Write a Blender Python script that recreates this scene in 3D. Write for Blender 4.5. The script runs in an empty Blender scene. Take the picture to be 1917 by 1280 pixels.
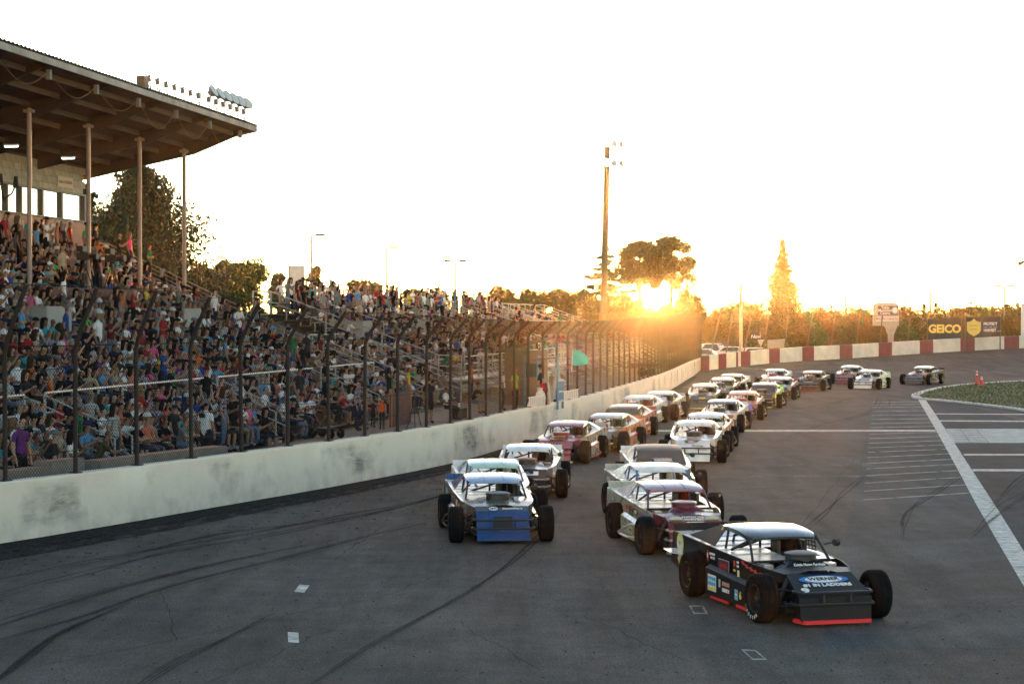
import bpy, bmesh, math, random
import numpy as np
from mathutils import Vector, Matrix
R = math.radians
random.seed(7)
S = bpy.context.scene
COL = S.collection

# ------------------------------------------------------------------ camera
CAM_H = 4.22          # metres above the racing surface
FPX = 3727.5          # focal length in pixels of the 1917 px wide photograph (70 mm)
HORIZ = 598.0         # image row of the horizon
cam = bpy.data.cameras.new('camera')
cam.sensor_width = 36.0
cam.lens = 70.0
cam.clip_start = 0.3
cam.clip_end = 6000.0
cam_ob = bpy.data.objects.new('camera', cam)
COL.objects.link(cam_ob)
cam_ob.location = (0, 0, CAM_H)
cam_ob.rotation_euler = (R(90) - math.atan(42.0 / FPX), 0, 0)
S.camera = cam_ob

# ------------------------------------------------------------------ sky, sun, exposure
SUN_AZ = R(4.1)       # to the right of straight ahead
SUN_EL = R(0.86)
w = bpy.data.worlds.new('World')
S.world = w
w.use_nodes = True
nt = w.node_tree
nt.nodes.clear()
sky = nt.nodes.new('ShaderNodeTexSky')
sky.sky_type = 'NISHITA'
sky.sun_disc = False
sky.sun_elevation = SUN_EL
sky.sun_rotation = SUN_AZ
sky.air_density = 0.52
sky.dust_density = 0.14
sky.ozone_density = 0.7
bg = nt.nodes.new('ShaderNodeBackground')
bg.inputs['Strength'].default_value = 0.15
wo = nt.nodes.new('ShaderNodeOutputWorld')
nt.links.new(sky.outputs[0], bg.inputs[0])
nt.links.new(bg.outputs[0], wo.inputs[0])
sun = bpy.data.lights.new('sun', 'SUN')
sun.energy = 4.5
sun.angle = R(0.5)
sun.color = (1.0, 0.44, 0.11)
sun_ob = bpy.data.objects.new('sun', sun)
COL.objects.link(sun_ob)
sd = Vector((math.sin(SUN_AZ) * math.cos(SUN_EL), math.cos(SUN_AZ) * math.cos(SUN_EL), math.sin(SUN_EL)))
sun_ob.rotation_euler = sd.to_track_quat('Z', 'Y').to_euler()
sun_ob.location = (20, 150, 60)
S.view_settings.view_transform = 'Standard'
S.view_settings.look = 'None'
S.view_settings.gamma = 1.0
S.view_settings.use_curve_mapping = False
S.view_settings.exposure = 3.0
S.render.engine = 'CYCLES'
S.cycles.use_denoising = True
S.cycles.max_bounces = 6
S.cycles.diffuse_bounces = 3
S.cycles.glossy_bounces = 3
S.cycles.transmission_bounces = 4
S.cycles.transparent_max_bounces = 24
S.cycles.volume_bounces = 0
S.cycles.caustics_reflective = False
S.cycles.caustics_refractive = False
S.cycles.use_light_tree = True

# ------------------------------------------------------------------ pixel helpers (survey of the photograph)
def at(px, py, z=0.0):
    """point on the level plane z seen at a pixel"""
    s = (py - HORIZ) / (CAM_H - z)
    return Vector(((px - 958.5) / s, FPX / s, z))
def atY(px, py, Y):
    s = FPX / Y
    return Vector(((px - 958.5) / s, Y, CAM_H - (py - HORIZ) / s))

# ------------------------------------------------------------------ materials
MATS = {}
def _pr(m):
    return m.node_tree.nodes['Principled BSDF']
def mat(name, col, rough=0.6, metal=0.0, var=0.0, vscale=3.0, bump=0.0, bscale=40.0, spec=0.5, coat=0.0, emit=None, estr=0.0, trans=0.0, alpha=1.0, rvar=0.0, sss=0.0):
    if name in MATS:
        return MATS[name]
    m = bpy.data.materials.new(name)
    m.use_nodes = True
    t = m.node_tree
    p = _pr(m)
    p.inputs['Base Color'].default_value = (*col, 1)
    p.inputs['Roughness'].default_value = rough
    p.inputs['Metallic'].default_value = metal
    p.inputs['Specular IOR Level'].default_value = spec
    if coat:
        p.inputs['Coat Weight'].default_value = coat
        p.inputs['Coat Roughness'].default_value = 0.06
    if trans:
        p.inputs['Transmission Weight'].default_value = trans
        p.inputs['IOR'].default_value = 1.45
    if emit:
        p.inputs['Emission Color'].default_value = (*emit, 1)
        p.inputs['Emission Strength'].default_value = estr
    if alpha < 1:
        p.inputs['Alpha'].default_value = alpha
    if var or bump or rvar:
        tc = t.nodes.new('ShaderNodeTexCoord')
        n = t.nodes.new('ShaderNodeTexNoise')
        n.inputs['Scale'].default_value = vscale
        n.inputs['Detail'].default_value = 5
        n.inputs['Roughness'].default_value = 0.65
        t.links.new(tc.outputs['Object'], n.inputs['Vector'])
        if var:
            mp = t.nodes.new('ShaderNodeMapRange')
            mp.inputs[1].default_value = 0.3
            mp.inputs[2].default_value = 0.7
            mp.inputs[3].default_value = 1 - var
            mp.inputs[4].default_value = 1 + var * 0.6
            t.links.new(n.outputs[0], mp.inputs[0])
            mx = t.nodes.new('ShaderNodeVectorMath')
            mx.operation = 'SCALE'
            mx.inputs[0].default_value = col
            t.links.new(mp.outputs[0], mx.inputs['Scale'])
            t.links.new(mx.outputs[0], p.inputs['Base Color'])
        if rvar:
            mr = t.nodes.new('ShaderNodeMapRange')
            mr.inputs[1].default_value = 0.3
            mr.inputs[2].default_value = 0.7
            mr.inputs[3].default_value = max(0.02, rough - rvar)
            mr.inputs[4].default_value = rough + rvar
            t.links.new(n.outputs[0], mr.inputs[0])
            t.links.new(mr.outputs[0], p.inputs['Roughness'])
        if bump:
            b = t.nodes.new('ShaderNodeBump')
            b.inputs['Strength'].default_value = bump
            b.inputs['Distance'].default_value = 0.02
            n2 = t.nodes.new('ShaderNodeTexNoise')
            n2.inputs['Scale'].default_value = bscale
            n2.inputs['Detail'].default_value = 3
            t.links.new(tc.outputs['Object'], n2.inputs['Vector'])
            t.links.new(n2.outputs[0], b.inputs['Height'])
            t.links.new(b.outputs[0], p.inputs['Normal'])
    MATS[name] = m
    return m

def paint(name, col, rough=0.3):
    return mat('paint_' + name, col, rough, 0.0, var=0.24, vscale=3.5, coat=0.25, rvar=0.08, spec=0.4)

# ------------------------------------------------------------------ mesh builder
class MB:
    def __init__(self):
        self.v = []; self.f = []; self.m = []
        self.mi = 0
    def mat(self, i):
        self.mi = i
        return self
    def add(self, vs, fs):
        o = len(self.v)
        self.v += [tuple(p) for p in vs]
        for q in fs:
            self.f.append(tuple(i + o for i in q)); self.m.append(self.mi)
        return self
    def quad(self, *p):
        return self.add(p, [tuple(range(len(p)))])
    def box(self, c, s, M=None):
        cx, cy, cz = c; a, b, d = s[0] / 2, s[1] / 2, s[2] / 2
        vs = [Vector((x, y, z)) for z in (-d, d) for y in (-b, b) for x in (-a, a)]
        if M is not None:
            vs = [M @ p for p in vs]
        vs = [p + Vector(c) for p in vs]
        return self.add(vs, [(0, 2, 3, 1), (4, 5, 7, 6), (0, 1, 5, 4), (2, 6, 7, 3), (0, 4, 6, 2), (1, 3, 7, 5)])
    def beam(self, p0, p1, w, h, up=(0, 0, 1)):
        p0 = Vector(p0); p1 = Vector(p1)
        d = (p1 - p0).normalized()
        s = d.cross(Vector(up))
        if s.length < 1e-4:
            s = Vector((1, 0, 0))
        s.normalize()
        u = s.cross(d).normalized()
        s = s * (w / 2); u = u * (h / 2)
        vs = [p0 - s - u, p0 + s - u, p0 + s + u, p0 - s + u, p1 - s - u, p1 + s - u, p1 + s + u, p1 - s + u]
        return self.add(vs, [(0, 3, 2, 1), (4, 5, 6, 7), (0, 1, 5, 4), (1, 2, 6, 5), (2, 3, 7, 6), (3, 0, 4, 7)])
    def tube(self, pts, r, n=8, caps=True):
        pts = [Vector(p) for p in pts]
        rs = r if isinstance(r, (list, tuple)) else [r] * len(pts)
        rings = []
        ref = Vector((0.31, 0.17, 0.93))
        for i, p in enumerate(pts):
            a = pts[max(i - 1, 0)]; b = pts[min(i + 1, len(pts) - 1)]
            d = (b - a).normalized()
            s = d.cross(ref)
            if s.length < 0.05:
                s = d.cross(Vector((1, 0, 0)))
            s.normalize(); u = s.cross(d)
            rings.append([p + (s * math.cos(2 * math.pi * k / n) + u * math.sin(2 * math.pi * k / n)) * rs[i] for k in range(n)])
        vs = [q for g in rings for q in g]
        fs = []
        for i in range(len(pts) - 1):
            for k in range(n):
                k2 = (k + 1) % n
                fs.append((i * n + k, i * n + k2, (i + 1) * n + k2, (i + 1) * n + k))
        if caps:
            fs.append(tuple(range(n - 1, -1, -1)))
            fs.append(tuple((len(pts) - 1) * n + k for k in range(n)))
        return self.add(vs, fs)
    def lathe(self, prof, n=24, M=None):
        """profile of (radius, height) round local z"""
        vs = []
        for r, h in prof:
            for k in range(n):
                a = 2 * math.pi * k / n
                p = Vector((r * math.cos(a), r * math.sin(a), h))
                vs.append(M @ p if M is not None else p)
        fs = []
        for i in range(len(prof) - 1):
            for k in range(n):
                k2 = (k + 1) % n
                fs.append((i * n + k, i * n + k2, (i + 1) * n + k2, (i + 1) * n + k))
        return self.add(vs, fs)
    def plate(self, poly, thick):
        """polygon of 3-D points extruded by the vector thick"""
        n = len(poly); t = Vector(thick)
        vs = [Vector(p) for p in poly] + [Vector(p) + t for p in poly]
        fs = [tuple(range(n - 1, -1, -1)), tuple(range(n, 2 * n))]
        for i in range(n):
            j = (i + 1) % n
            fs.append((i, j, n + j, n + i))
        return self.add(vs, fs)
    def grid(self, rows, close=False):
        n = len(rows[0])
        vs = [p for r in rows for p in r]
        fs = []
        for i in range(len(rows) - 1):
            for k in range(n - 1):
                fs.append((i * n + k, i * n + k + 1, (i + 1) * n + k + 1, (i + 1) * n + k))
        return self.add(vs, fs)
    def mesh(self, name, mats, smooth=40):
        me = bpy.data.meshes.new(name)
        me.from_pydata(self.v, [], self.f)
        for m in (mats if isinstance(mats, (list, tuple)) else [mats]):
            me.materials.append(m)
        if any(self.m):
            me.polygons.foreach_set('material_index', self.m)
        bm = bmesh.new(); bm.from_mesh(me)
        bmesh.ops.recalc_face_normals(bm, faces=bm.faces)
        bm.to_mesh(me); bm.free()
        if smooth:
            me.polygons.foreach_set('use_smooth', [True] * len(me.polygons))
            me.set_sharp_from_angle(angle=R(smooth))
        me.update()
        return me
    def build(self, name, mats, parent=None, loc=None, rz=0, smooth=40):
        return link(name, self.mesh(name, mats, smooth), parent, loc, rz)

def link(name, data, parent=None, loc=None, rz=0, mats=None):
    o = bpy.data.objects.new(name, data)
    COL.objects.link(o)
    if parent is not None:
        o.parent = parent
    if loc is not None:
        o.location = loc
    if rz:
        o.rotation_euler = (0, 0, rz)
    if mats:
        for i, m in enumerate(mats):
            o.material_slots[i].link = 'OBJECT'
            o.material_slots[i].material = m
    return o
def tag(o, label, cat, group=None, kind=None):
    o['label'] = label
    o['category'] = cat
    if group: o['group'] = group
    if kind: o['kind'] = kind
    return o
def thing(name, label, cat, loc=(0, 0, 0), rz=0, group=None):
    return tag(link(name, None, None, loc, rz), label, cat, group)
def struct(o):
    o['kind'] = 'structure'
    return o

TMP = bpy.data.scenes.new('workshop')      # text and skin meshes are evaluated apart from the big scene
def tmp_dg():
    with bpy.context.temp_override(scene=TMP, view_layer=TMP.view_layers[0]):
        return bpy.context.evaluated_depsgraph_get()
def text_mesh(txt, size, depth=0.004, bold=0.0, shear=0.0, sx=1.0, spacing=1.0):
    cu = bpy.data.curves.new('lettering', 'FONT')
    cu.body = txt; cu.size = size; cu.extrude = depth; cu.offset = bold
    cu.align_x = 'CENTER'; cu.align_y = 'CENTER'; cu.shear = shear
    cu.space_character = spacing
    cu.resolution_u = 3
    o = bpy.data.objects.new('lettering', cu)
    TMP.collection.objects.link(o)
    dg = tmp_dg()
    me = bpy.data.meshes.new_from_object(o.evaluated_get(dg))
    bpy.data.objects.remove(o)
    bpy.data.curves.remove(cu)
    if sx != 1.0:
        me.transform(Matrix.Diagonal((sx, 1, 1, 1)))
    return me
def letter(txt, size, m, parent, origin, right, up, name='lettering', **kw):
    """lettering whose baseline runs along right and whose tops point to up"""
    me = text_mesh(txt, size, **kw)
    me.materials.clear(); me.materials.append(m)
    r = Vector(right).normalized(); u = Vector(up); n = r.cross(u).normalized(); u = n.cross(r)
    M = Matrix((r, u, n)).transposed().to_4x4()
    M.translation = Vector(origin)
    me.transform(M)
    return link(name, me, parent)

def catmull(pts, step):
    pts = [Vector(p) for p in pts]
    P = [pts[0] * 2 - pts[1]] + pts + [pts[-1] * 2 - pts[-2]]
    out = []
    for i in range(1, len(P) - 2):
        p0, p1, p2, p3 = P[i - 1], P[i], P[i + 1], P[i + 2]
        for k in range(12):
            t = k / 12
            out.append(0.5 * ((2 * p1) + (p2 - p0) * t + (2 * p0 - 5 * p1 + 4 * p2 - p3) * t * t + (3 * p1 - p0 - 3 * p2 + p3) * t ** 3))
    out.append(P[-2])
    res = [out[0]]; acc = 0.0
    for a, b in zip(out, out[1:]):
        L = (b - a).length
        while acc + L >= step:
            a = a + (b - a) * ((step - acc) / L)
            res.append(a.copy()); L = (b - a).length; acc = 0.0
        acc += L
    return res
# ------------------------------------------------------------------ the racing surface
def asphalt():
    m = bpy.data.materials.new('asphalt'); m.use_nodes = True
    t = m.node_tree; p = _pr(m); N = t.nodes.new; L = t.links.new
    tc = N('ShaderNodeTexCoord')
    def noise(scale, det=4, rough=0.6, vec=None):
        n = N('ShaderNodeTexNoise'); n.inputs['Scale'].default_value = scale
        n.inputs['Detail'].default_value = det; n.inputs['Roughness'].default_value = rough
        L(vec if vec else tc.outputs['Object'], n.inputs['Vector']); return n.outputs[0]
    def ramp(x, lo, hi, a, b):
        n = N('ShaderNodeMapRange'); n.inputs[1].default_value = lo; n.inputs[2].default_value = hi
        n.inputs[3].default_value = a; n.inputs[4].default_value = b; L(x, n.inputs[0]); return n.outputs[0]
    def mul(a, b):
        n = N('ShaderNodeMath'); n.operation = 'MULTIPLY'; L(a, n.inputs[0]); L(b, n.inputs[1]); return n.outputs[0]
    mp = N('ShaderNodeMapping'); mp.inputs['Rotation'].default_value = (0, 0, R(-10)); mp.inputs['Scale'].default_value = (1.0, 0.10, 1)
    L(tc.outputs['Object'], mp.inputs['Vector'])
    big = ramp(noise(0.12, 5), 0.3, 0.7, 0.72, 1.25)
    streak = ramp(noise(1.3, 5, 0.65, mp.outputs[0]), 0.32, 0.68, 0.72, 1.2)
    mid = ramp(noise(1.6, 5, 0.7), 0.3, 0.7, 0.82, 1.15)
    fine = ramp(noise(30, 3, 0.8), 0.28, 0.72, 0.40, 1.75)
    vo = N('ShaderNodeTexVoronoi'); vo.inputs['Scale'].default_value = 55
    L(tc.outputs['Object'], vo.inputs['Vector'])
    spk = ramp(vo.outputs['Color'], 0.0, 1.0, 0.7, 1.35)
    f = mul(mul(mul(big, streak), mul(mid, fine)), spk)
    warm = N('ShaderNodeMix'); warm.data_type = 'RGBA'
    warm.inputs[6].default_value = (0.076, 0.069, 0.063, 1)
    warm.inputs[7].default_value = (0.098, 0.082, 0.069, 1)
    L(noise(0.25, 3), warm.inputs[0])
    sc = N('ShaderNodeVectorMath'); sc.operation = 'SCALE'
    L(warm.outputs[2], sc.inputs[0]); L(f, sc.inputs['Scale']); L(sc.outputs[0], p.inputs['Base Color'])
    L(ramp(noise(0.7, 4), 0.3, 0.7, 0.75, 0.95), p.inputs['Roughness'])
    p.inputs['Specular IOR Level'].default_value = 0.06
    b = N('ShaderNodeBump'); b.inputs['Strength'].default_value = 0.55; b.inputs['Distance'].default_value = 0.012
    L(noise(70, 4, 0.7), b.inputs['Height']); L(b.outputs[0], p.inputs['Normal'])
    return m
ASPHALT = asphalt()

def worn(name, col, cover=0.75, scale=1.2, rough=0.7, edge=0.12, stretch=None, amax=1.0):
    """worn paint or rubber: the coat is missing where the noise is low"""
    m = bpy.data.materials.new(name); m.use_nodes = True
    t = m.node_tree; p = _pr(m); N = t.nodes.new; L = t.links.new
    tc = N('ShaderNodeTexCoord')
    n = N('ShaderNodeTexNoise'); n.inputs['Scale'].default_value = scale; n.inputs['Detail'].default_value = 8; n.inputs['Roughness'].default_value = 0.75
    v = tc.outputs['Object']
    if stretch:
        mp = N('ShaderNodeMapping'); mp.inputs['Scale'].default_value = stretch; mp.inputs['Rotation'].default_value = (0, 0, R(-12))
        L(v, mp.inputs['Vector']); v = mp.outputs[0]
    L(v, n.inputs['Vector'])
    mr = N('ShaderNodeMapRange'); c = 0.5 + (0.5 - cover) * 0.5
    mr.inputs[1].default_value = c - edge; mr.inputs[2].default_value = c + edge
    mr.inputs[4].default_value = amax
    L(n.outputs[0], mr.inputs[0]); L(mr.outputs[0], p.inputs['Alpha'])
    n2 = N('ShaderNodeTexNoise'); n2.inputs['Scale'].default_value = 5; n2.inputs['Detail'].default_value = 5
    L(v, n2.inputs['Vector'])
    m2 = N('ShaderNodeMapRange'); m2.inputs[1].default_value = 0.3; m2.inputs[2].default_value = 0.7; m2.inputs[3].default_value = 0.7; m2.inputs[4].default_value = 1.1
    L(n2.outputs[0], m2.inputs[0])
    sc = N('ShaderNodeVectorMath'); sc.operation = 'SCALE'; sc.inputs[0].default_value = col
    L(m2.outputs[0], sc.inputs['Scale']); L(sc.outputs[0], p.inputs['Base Color'])
    p.inputs['Roughness'].default_value = rough
    p.inputs['Specular IOR Level'].default_value = 0.05
    return m

# the wall's foot, surveyed in the photograph: front stretch first, then the banked turn
FRONT = [at(*q) for q in ((-260, 1058), (0, 1018), (200, 985), (400, 950), (640, 908), (850, 866), (980, 828), (1100, 794), (1239, 738), (1294, 706), (1317, 694))]
WALL_H = 1.15
def lerp_tab(x, tab):
    if x <= tab[0][0]: return tab[0][1]
    for (a, b), (c, d) in zip(tab, tab[1:]):
        if x <= c: return b + (d - b) * (x - a) / (c - a)
    return tab[-1][1] + (x - tab[-1][0]) * (tab[-1][1] - tab[-2][1]) / (tab[-1][0] - tab[-2][0])
BASE_Y = [(1317, 694), (1380, 686), (1440, 680), (1500, 675.6), (1572, 671.7), (1644, 667), (1720, 662), (1799, 657), (1879, 653), (1960, 649)]
def turn_pt(px):
    h = 27.5 - (px - 1317) / 600 * 4.2
    s = h / WALL_H
    return Vector(((px - 958.5) / s, FPX / s, CAM_H - (lerp_tab(px, BASE_Y) - HORIZ) / s))
TURN_PX = [1317, 1328, 1345, 1360, 1378, 1382, 1387, 1405, 1440, 1460, 1502, 1524, 1572, 1596, 1645, 1670, 1722, 1747, 1798, 1825, 1880, 1908, 1965, 1995, 2060, 2090, 2180]
TURN = [turn_pt(p) for p in TURN_PX]

def track_end(X):
    if X <= TURN[0].x:
        return 160.0, 0.0
    for a, b in zip(TURN, TURN[1:]):
        if X <= b.x:
            t = (X - a.x) / (b.x - a.x)
            return a.y + (b.y - a.y) * t, a.z + (b.z - a.z) * t
    return TURN[-1].y, TURN[-1].z
def bank(X, Y):
    ye, ze = track_end(X)
    t = max(0.0, min(1.0, (Y - (ye - 40)) / 40))
    return ze * t ** 1.4
def ground_at(px, py, lift=0.0):
    z = 0.0
    for _ in range(12):
        p = at(px, py, z); z = bank(p.x, p.y)
    p.z += lift
    return p
b = MB()
rows = []
xs = [-60, -40, -25, -12, -6, 0, 4, 8, 11, 13.5, 15.6, 17, 19, 21, 24, 27, 30, 34, 38, 43, 48, 55, 62, 70]
for X in xs:
    ye, ze = track_end(X)
    ys = [3, 40, 80, 100] + [ye - 45 + 45.12 * k / 14 for k in range(15)]
    rows.append([(X, y, bank(X, y)) for y in ys])
b.grid(rows)
struct(b.build('racing_surface', ASPHALT, smooth=60))

# wide ground to the horizon
m = mat('dry_ground', (0.16, 0.125, 0.08), 0.95, var=0.35, vscale=0.06, spec=0.1)
b = MB(); b.quad((-4000, -50, -0.12), (4000, -50, -0.12), (4000, 5000, -0.12), (-4000, 5000, -0.12))
struct(b.build('ground', m, smooth=0))

# concourse behind the front wall
m = mat('concourse_paving', (0.27, 0.20, 0.155), 0.9, var=0.3, vscale=0.7, bump=0.2, bscale=15, spec=0.2)
WALK_Z = 0.3
b = MB()
off = []
for i, p in enumerate(FRONT):
    a = FRONT[max(i - 1, 0)]; c = FRONT[min(i + 1, len(FRONT) - 1)]
    d = (c - a).normalized(); off.append(Vector((-d.y, d.x, 0)))
for (p, n), (q, k) in zip(zip(FRONT, off), zip(FRONT[1:], off[1:])):
    b.quad(p + n * 0.3 + Vector((0, 0, WALK_Z)), q + k * 0.3 + Vector((0, 0, WALK_Z)), q + k * 60 + Vector((0, 0, WALK_Z)), p + n * 60 + Vector((0, 0, WALK_Z)))
struct(b.build('concourse', m, smooth=0))

# ------------------------------------------------------------------ front wall (white, scuffed)
def wall_paint():
    m = bpy.data.materials.new('wall_paint'); m.use_nodes = True
    t = m.node_tree; p = _pr(m); N = t.nodes.new; L = t.links.new
    tc = N('ShaderNodeTexCoord')
    def noise(scale, det=5, rough=0.65, st=None):
        v = tc.outputs['UV']
        if st:
            mp = N('ShaderNodeMapping'); mp.inputs['Scale'].default_value = st; L(v, mp.inputs['Vector']); v = mp.outputs[0]
        n = N('ShaderNodeTexNoise'); n.inputs['Scale'].default_value = scale; n.inputs['Detail'].default_value = det; n.inputs['Roughness'].default_value = rough
        L(v, n.inputs['Vector']); return n.outputs[0]
    def ramp(x, lo, hi, a, b):
        n = N('ShaderNodeMapRange'); n.inputs[1].default_value = lo; n.inputs[2].default_value = hi
        n.inputs[3].default_value = a; n.inputs[4].default_value = b; L(x, n.inputs[0]); return n.outputs[0]
    def mth(op, a, b):
        n = N('ShaderNodeMath'); n.operation = op
        for i, q in enumerate((a, b)):
            if hasattr(q, 'links'): L(q, n.inputs[i])
            else: n.inputs[i].default_value = q
        return n.outputs[0]
    # tyre scuffs: big patches gated by scratchy streaks along the wall
    patch = ramp(noise(0.30, 4, 0.6), 0.50, 0.64, 0, 1)
    scr = ramp(noise(1.6, 9, 0.85, (1.0, 4.0, 1)), 0.34, 0.60, 0.1, 1)
    sep = N('ShaderNodeSeparateXYZ'); L(tc.outputs['UV'], sep.inputs[0])
    band = mth('MULTIPLY', ramp(sep.outputs[1], 0.15, 0.35, 0, 1), ramp(sep.outputs[1], 0.95, 1.1, 1, 0))
    scuff = mth('MULTIPLY', mth('MULTIPLY', patch, scr), mth('MULTIPLY', band, 1.0))
    lines = ramp(noise(3.0, 8, 0.85, (0.6, 9.0, 1)), 0.66, 0.72, 0, 0.55)
    chips = ramp(noise(9, 6, 0.8), 0.68, 0.73, 0, 0.8)
    dirt = mth('MULTIPLY', ramp(noise(1.4, 6, 0.7), 0.4, 0.7, 0, 0.45), ramp(sep.outputs[1], 0.0, 0.6, 1, 0.2))
    tot = mth('MINIMUM', mth('ADD', mth('ADD', scuff, lines), mth('ADD', chips, dirt)), 1.0)
    mx = N('ShaderNodeMix'); mx.data_type = 'RGBA'
    mx.inputs[6].default_value = (0.70, 0.62, 0.50, 1)
    mx.inputs[7].default_value = (0.085, 0.082, 0.078, 1)
    L(tot, mx.inputs[0]); L(mx.outputs[2], p.inputs['Base Color'])
    p.inputs['Roughness'].default_value = 0.7
    bp = N('ShaderNodeBump'); bp.inputs['Strength'].default_value = 0.35; bp.inputs['Distance'].default_value = 0.02
    L(noise(14, 5), bp.inputs['Height']); L(bp.outputs[0], p.inputs['Normal'])
    return m
WALLPATH = catmull(FRONT, 0.6)
def path_normals(path):
    out = []
    for i, p in enumerate(path):
        a = path[max(i - 1, 0)]; c = path[min(i + 1, len(path) - 1)]
        d = (c - a); d.z = 0; d.normalize(); out.append(Vector((-d.y, d.x, 0)))
    return out
WALLN = path_normals(WALLPATH)
def wall_mesh(name, path, nrm, mats, face_mat=None, top_rough=0.0, h=WALL_H, th=0.32):
    me = bpy.data.meshes.new(name)
    bm = bmesh.new(); uv = bm.loops.layers.uv.new('UVMap')
    rnd = random.Random(3)
    prof = [(0, -0.15), (0.0, 0.0), (0.0, h * 0.5), (0.006, h - 0.03), (0.03, h), (th - 0.03, h), (th, h - 0.03), (th, -0.15)]
    rings = []; dist = 0
    for i, (p, n) in enumerate(zip(path, nrm)):
        if i: dist += (p - path[i - 1]).length
        j = [rnd.uniform(-1, 1) * top_rough for _ in prof]
        rings.append((dist, [bm.verts.new(p + n * (o + (j[k] if 0 < k < 7 else 0)) + Vector((0, 0, z + (j[k] if 3 <= k <= 6 else 0)))) for k, (o, z) in enumerate(prof)]))
    for (d0, a), (d1, c) in zip(rings, rings[1:]):
        for k in range(len(prof) - 1):
            f = bm.faces.new((a[k], c[k], c[k + 1], a[k + 1]))
            for lp, (dd, kk) in zip(f.loops, ((d0, k), (d1, k), (d1, k + 1), (d0, k + 1))):
                lp[uv].uv = (dd, prof[kk][1] + (prof[kk][0] if kk > 3 else 0))
    bm.faces.new(rings[0][1]); bm.faces.new(rings[-1][1])
    bmesh.ops.recalc_face_normals(bm, faces=bm.faces)
    bm.to_mesh(me); bm.free()
    for q in mats: me.materials.append(q)
    me.polygons.foreach_set('use_smooth', [True] * len(me.polygons)); me.set_sharp_from_angle(angle=R(35))
    return me
WALLPAINT = wall_paint()
o = link('front_wall', wall_mesh('front_wall', WALLPATH, WALLN, [WALLPAINT], top_rough=0.008))
tag(o, 'long white scuffed concrete wall under the catch fence along the stands', 'wall')

# ------------------------------------------------------------------ turn wall: red and white blocks
tw = thing('turn_wall', 'red and white painted concrete wall round the far banked turn', 'wall')
WHITE_B = mat('wall_white', (0.66, 0.60, 0.50), 0.7, var=0.2, vscale=1.3, bump=0.2, bscale=12)
RED_B = mat('wall_red', (0.20, 0.035, 0.035), 0.65, var=0.25, vscale=1.3, bump=0.2, bscale=12)
for i, (a, c) in enumerate(zip(TURN, TURN[1:])):
    red = i % 2 == 0
    d = (c - a); d.z = 0; d.normalize(); n = Vector((-d.y, d.x, 0))
    pts = [a + (c - a) * k / 3 for k in range(4)]
    if red:
        pts = [p + n * -0.003 for p in pts]
    link('painted_block', wall_mesh('painted_block', pts, [n] * 4, [RED_B if red else WHITE_B], h=WALL_H + (0.003 if red else 0), top_rough=0.0), tw)

# ------------------------------------------------------------------ paving lanes of other age, joints and sealed cracks
def old_asphalt(name, c):
    m = ASPHALT.copy(); m.name = name
    mx = [n for n in m.node_tree.nodes if n.type == 'MIX'][0]
    mx.inputs[6].default_value = (*c, 1); mx.inputs[7].default_value = tuple(q * 1.12 for q in c) + (1,)
    return m
def lane(name, quads, m, lift):
    b = MB()
    for q in quads:
        b.quad(*[ground_at(x, y, lift) for x, y in q])
    o = b.build(name, m, smooth=0); o['kind'] = 'structure'
lane('old_paving_lane', [((1634, 752), (1722, 752), (1790, 870), (1610, 870)), ((1610, 870), (1790, 870), (1870, 1020), (1580, 1020)), ((1580, 1020), (1870, 1020), (1990, 1215), (1540, 1215))], old_asphalt('weathered_asphalt', (0.066, 0.067, 0.068)), 0.0020)
lane('pit_paving', [((1735, 751), (1800, 756), (1980, 806), (1772, 806)), ((1772, 806), (3000, 806), (3000, 1035), (1920, 1035))], old_asphalt('pit_asphalt', (0.046, 0.049, 0.054)), 0.0026)
CRK = worn('crack_sealer', (0.016, 0.016, 0.018), 0.6, 2.0, 0.8, edge=.25, amax=.7)
b = MB(); rc = random.Random(77)
for (x0, y0, x1, y1) in ((0, 1262, 700, 1120), (700, 1120, 1020, 1010), (380, 1280, 620, 1180), (860, 1165, 1010, 1255), (1090, 1150, 1290, 1240), (1700, 1180, 1917, 1120), (1300, 960, 1560, 905), (1480, 1010, 1600, 860), (1380, 780, 1560, 742), (620, 1050, 720, 985), (300, 1105, 330, 1200)):
    n = 14; pts = []
    for i in range(n + 1):
        f = i / n; pts.append(ground_at(x0 + (x1 - x0) * f + rc.uniform(-5, 5), y0 + (y1 - y0) * f + rc.uniform(-3, 3), 0.0035))
    ns = path_normals(pts)
    b.grid([[p - k * .008, p + k * .008] for p, k in zip(pts, ns)])
o = b.build('crack_sealing', CRK, smooth=0); o['kind'] = 'stuff'

# ------------------------------------------------------------------ marks on the track
PAINTW = worn('line_paint', (0.66, 0.62, 0.55), 0.96, 2.5, edge=0.3)
PAINTF = worn('faded_line_paint', (0.50, 0.45, 0.37), 0.62, 2.0, edge=0.25)
def sheet(name, quads, m, lift=0.004, kind='structure'):
    b = MB()
    for q in quads:
        b.quad(*[ground_at(x, y, lift) for x, y in q])
    o = b.build(name, m, smooth=0); o['kind'] = kind
    return o
band_l = [(1716, 741), (1718, 746), (1752.6, 805), (1792, 876), (1826.6, 941), (1868, 1013), (1917, 1096), (1990, 1215), (2180, 1530), (2500, 2060)]
band_r = [(1722, 740), (1733, 748), (1771.6, 805), (1821, 881), (1869.5, 955), (1917, 1030.6), (1960, 1098), (2075, 1280), (2290, 1615), (2640, 2160)]
sheet('pit_lane_line', [(a, c, d, e) for a, c, e, d in zip(band_l, band_l[1:], band_r, band_r[1:])], PAINTW, 0.006)
sheet('finish_line', [((1222, 808), (1400, 808), (1400, 804.8), (1222, 804.8)), ((1400, 808), (1752, 807.5), (1752, 804.5), (1400, 804.8))], PAINTW)
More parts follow.
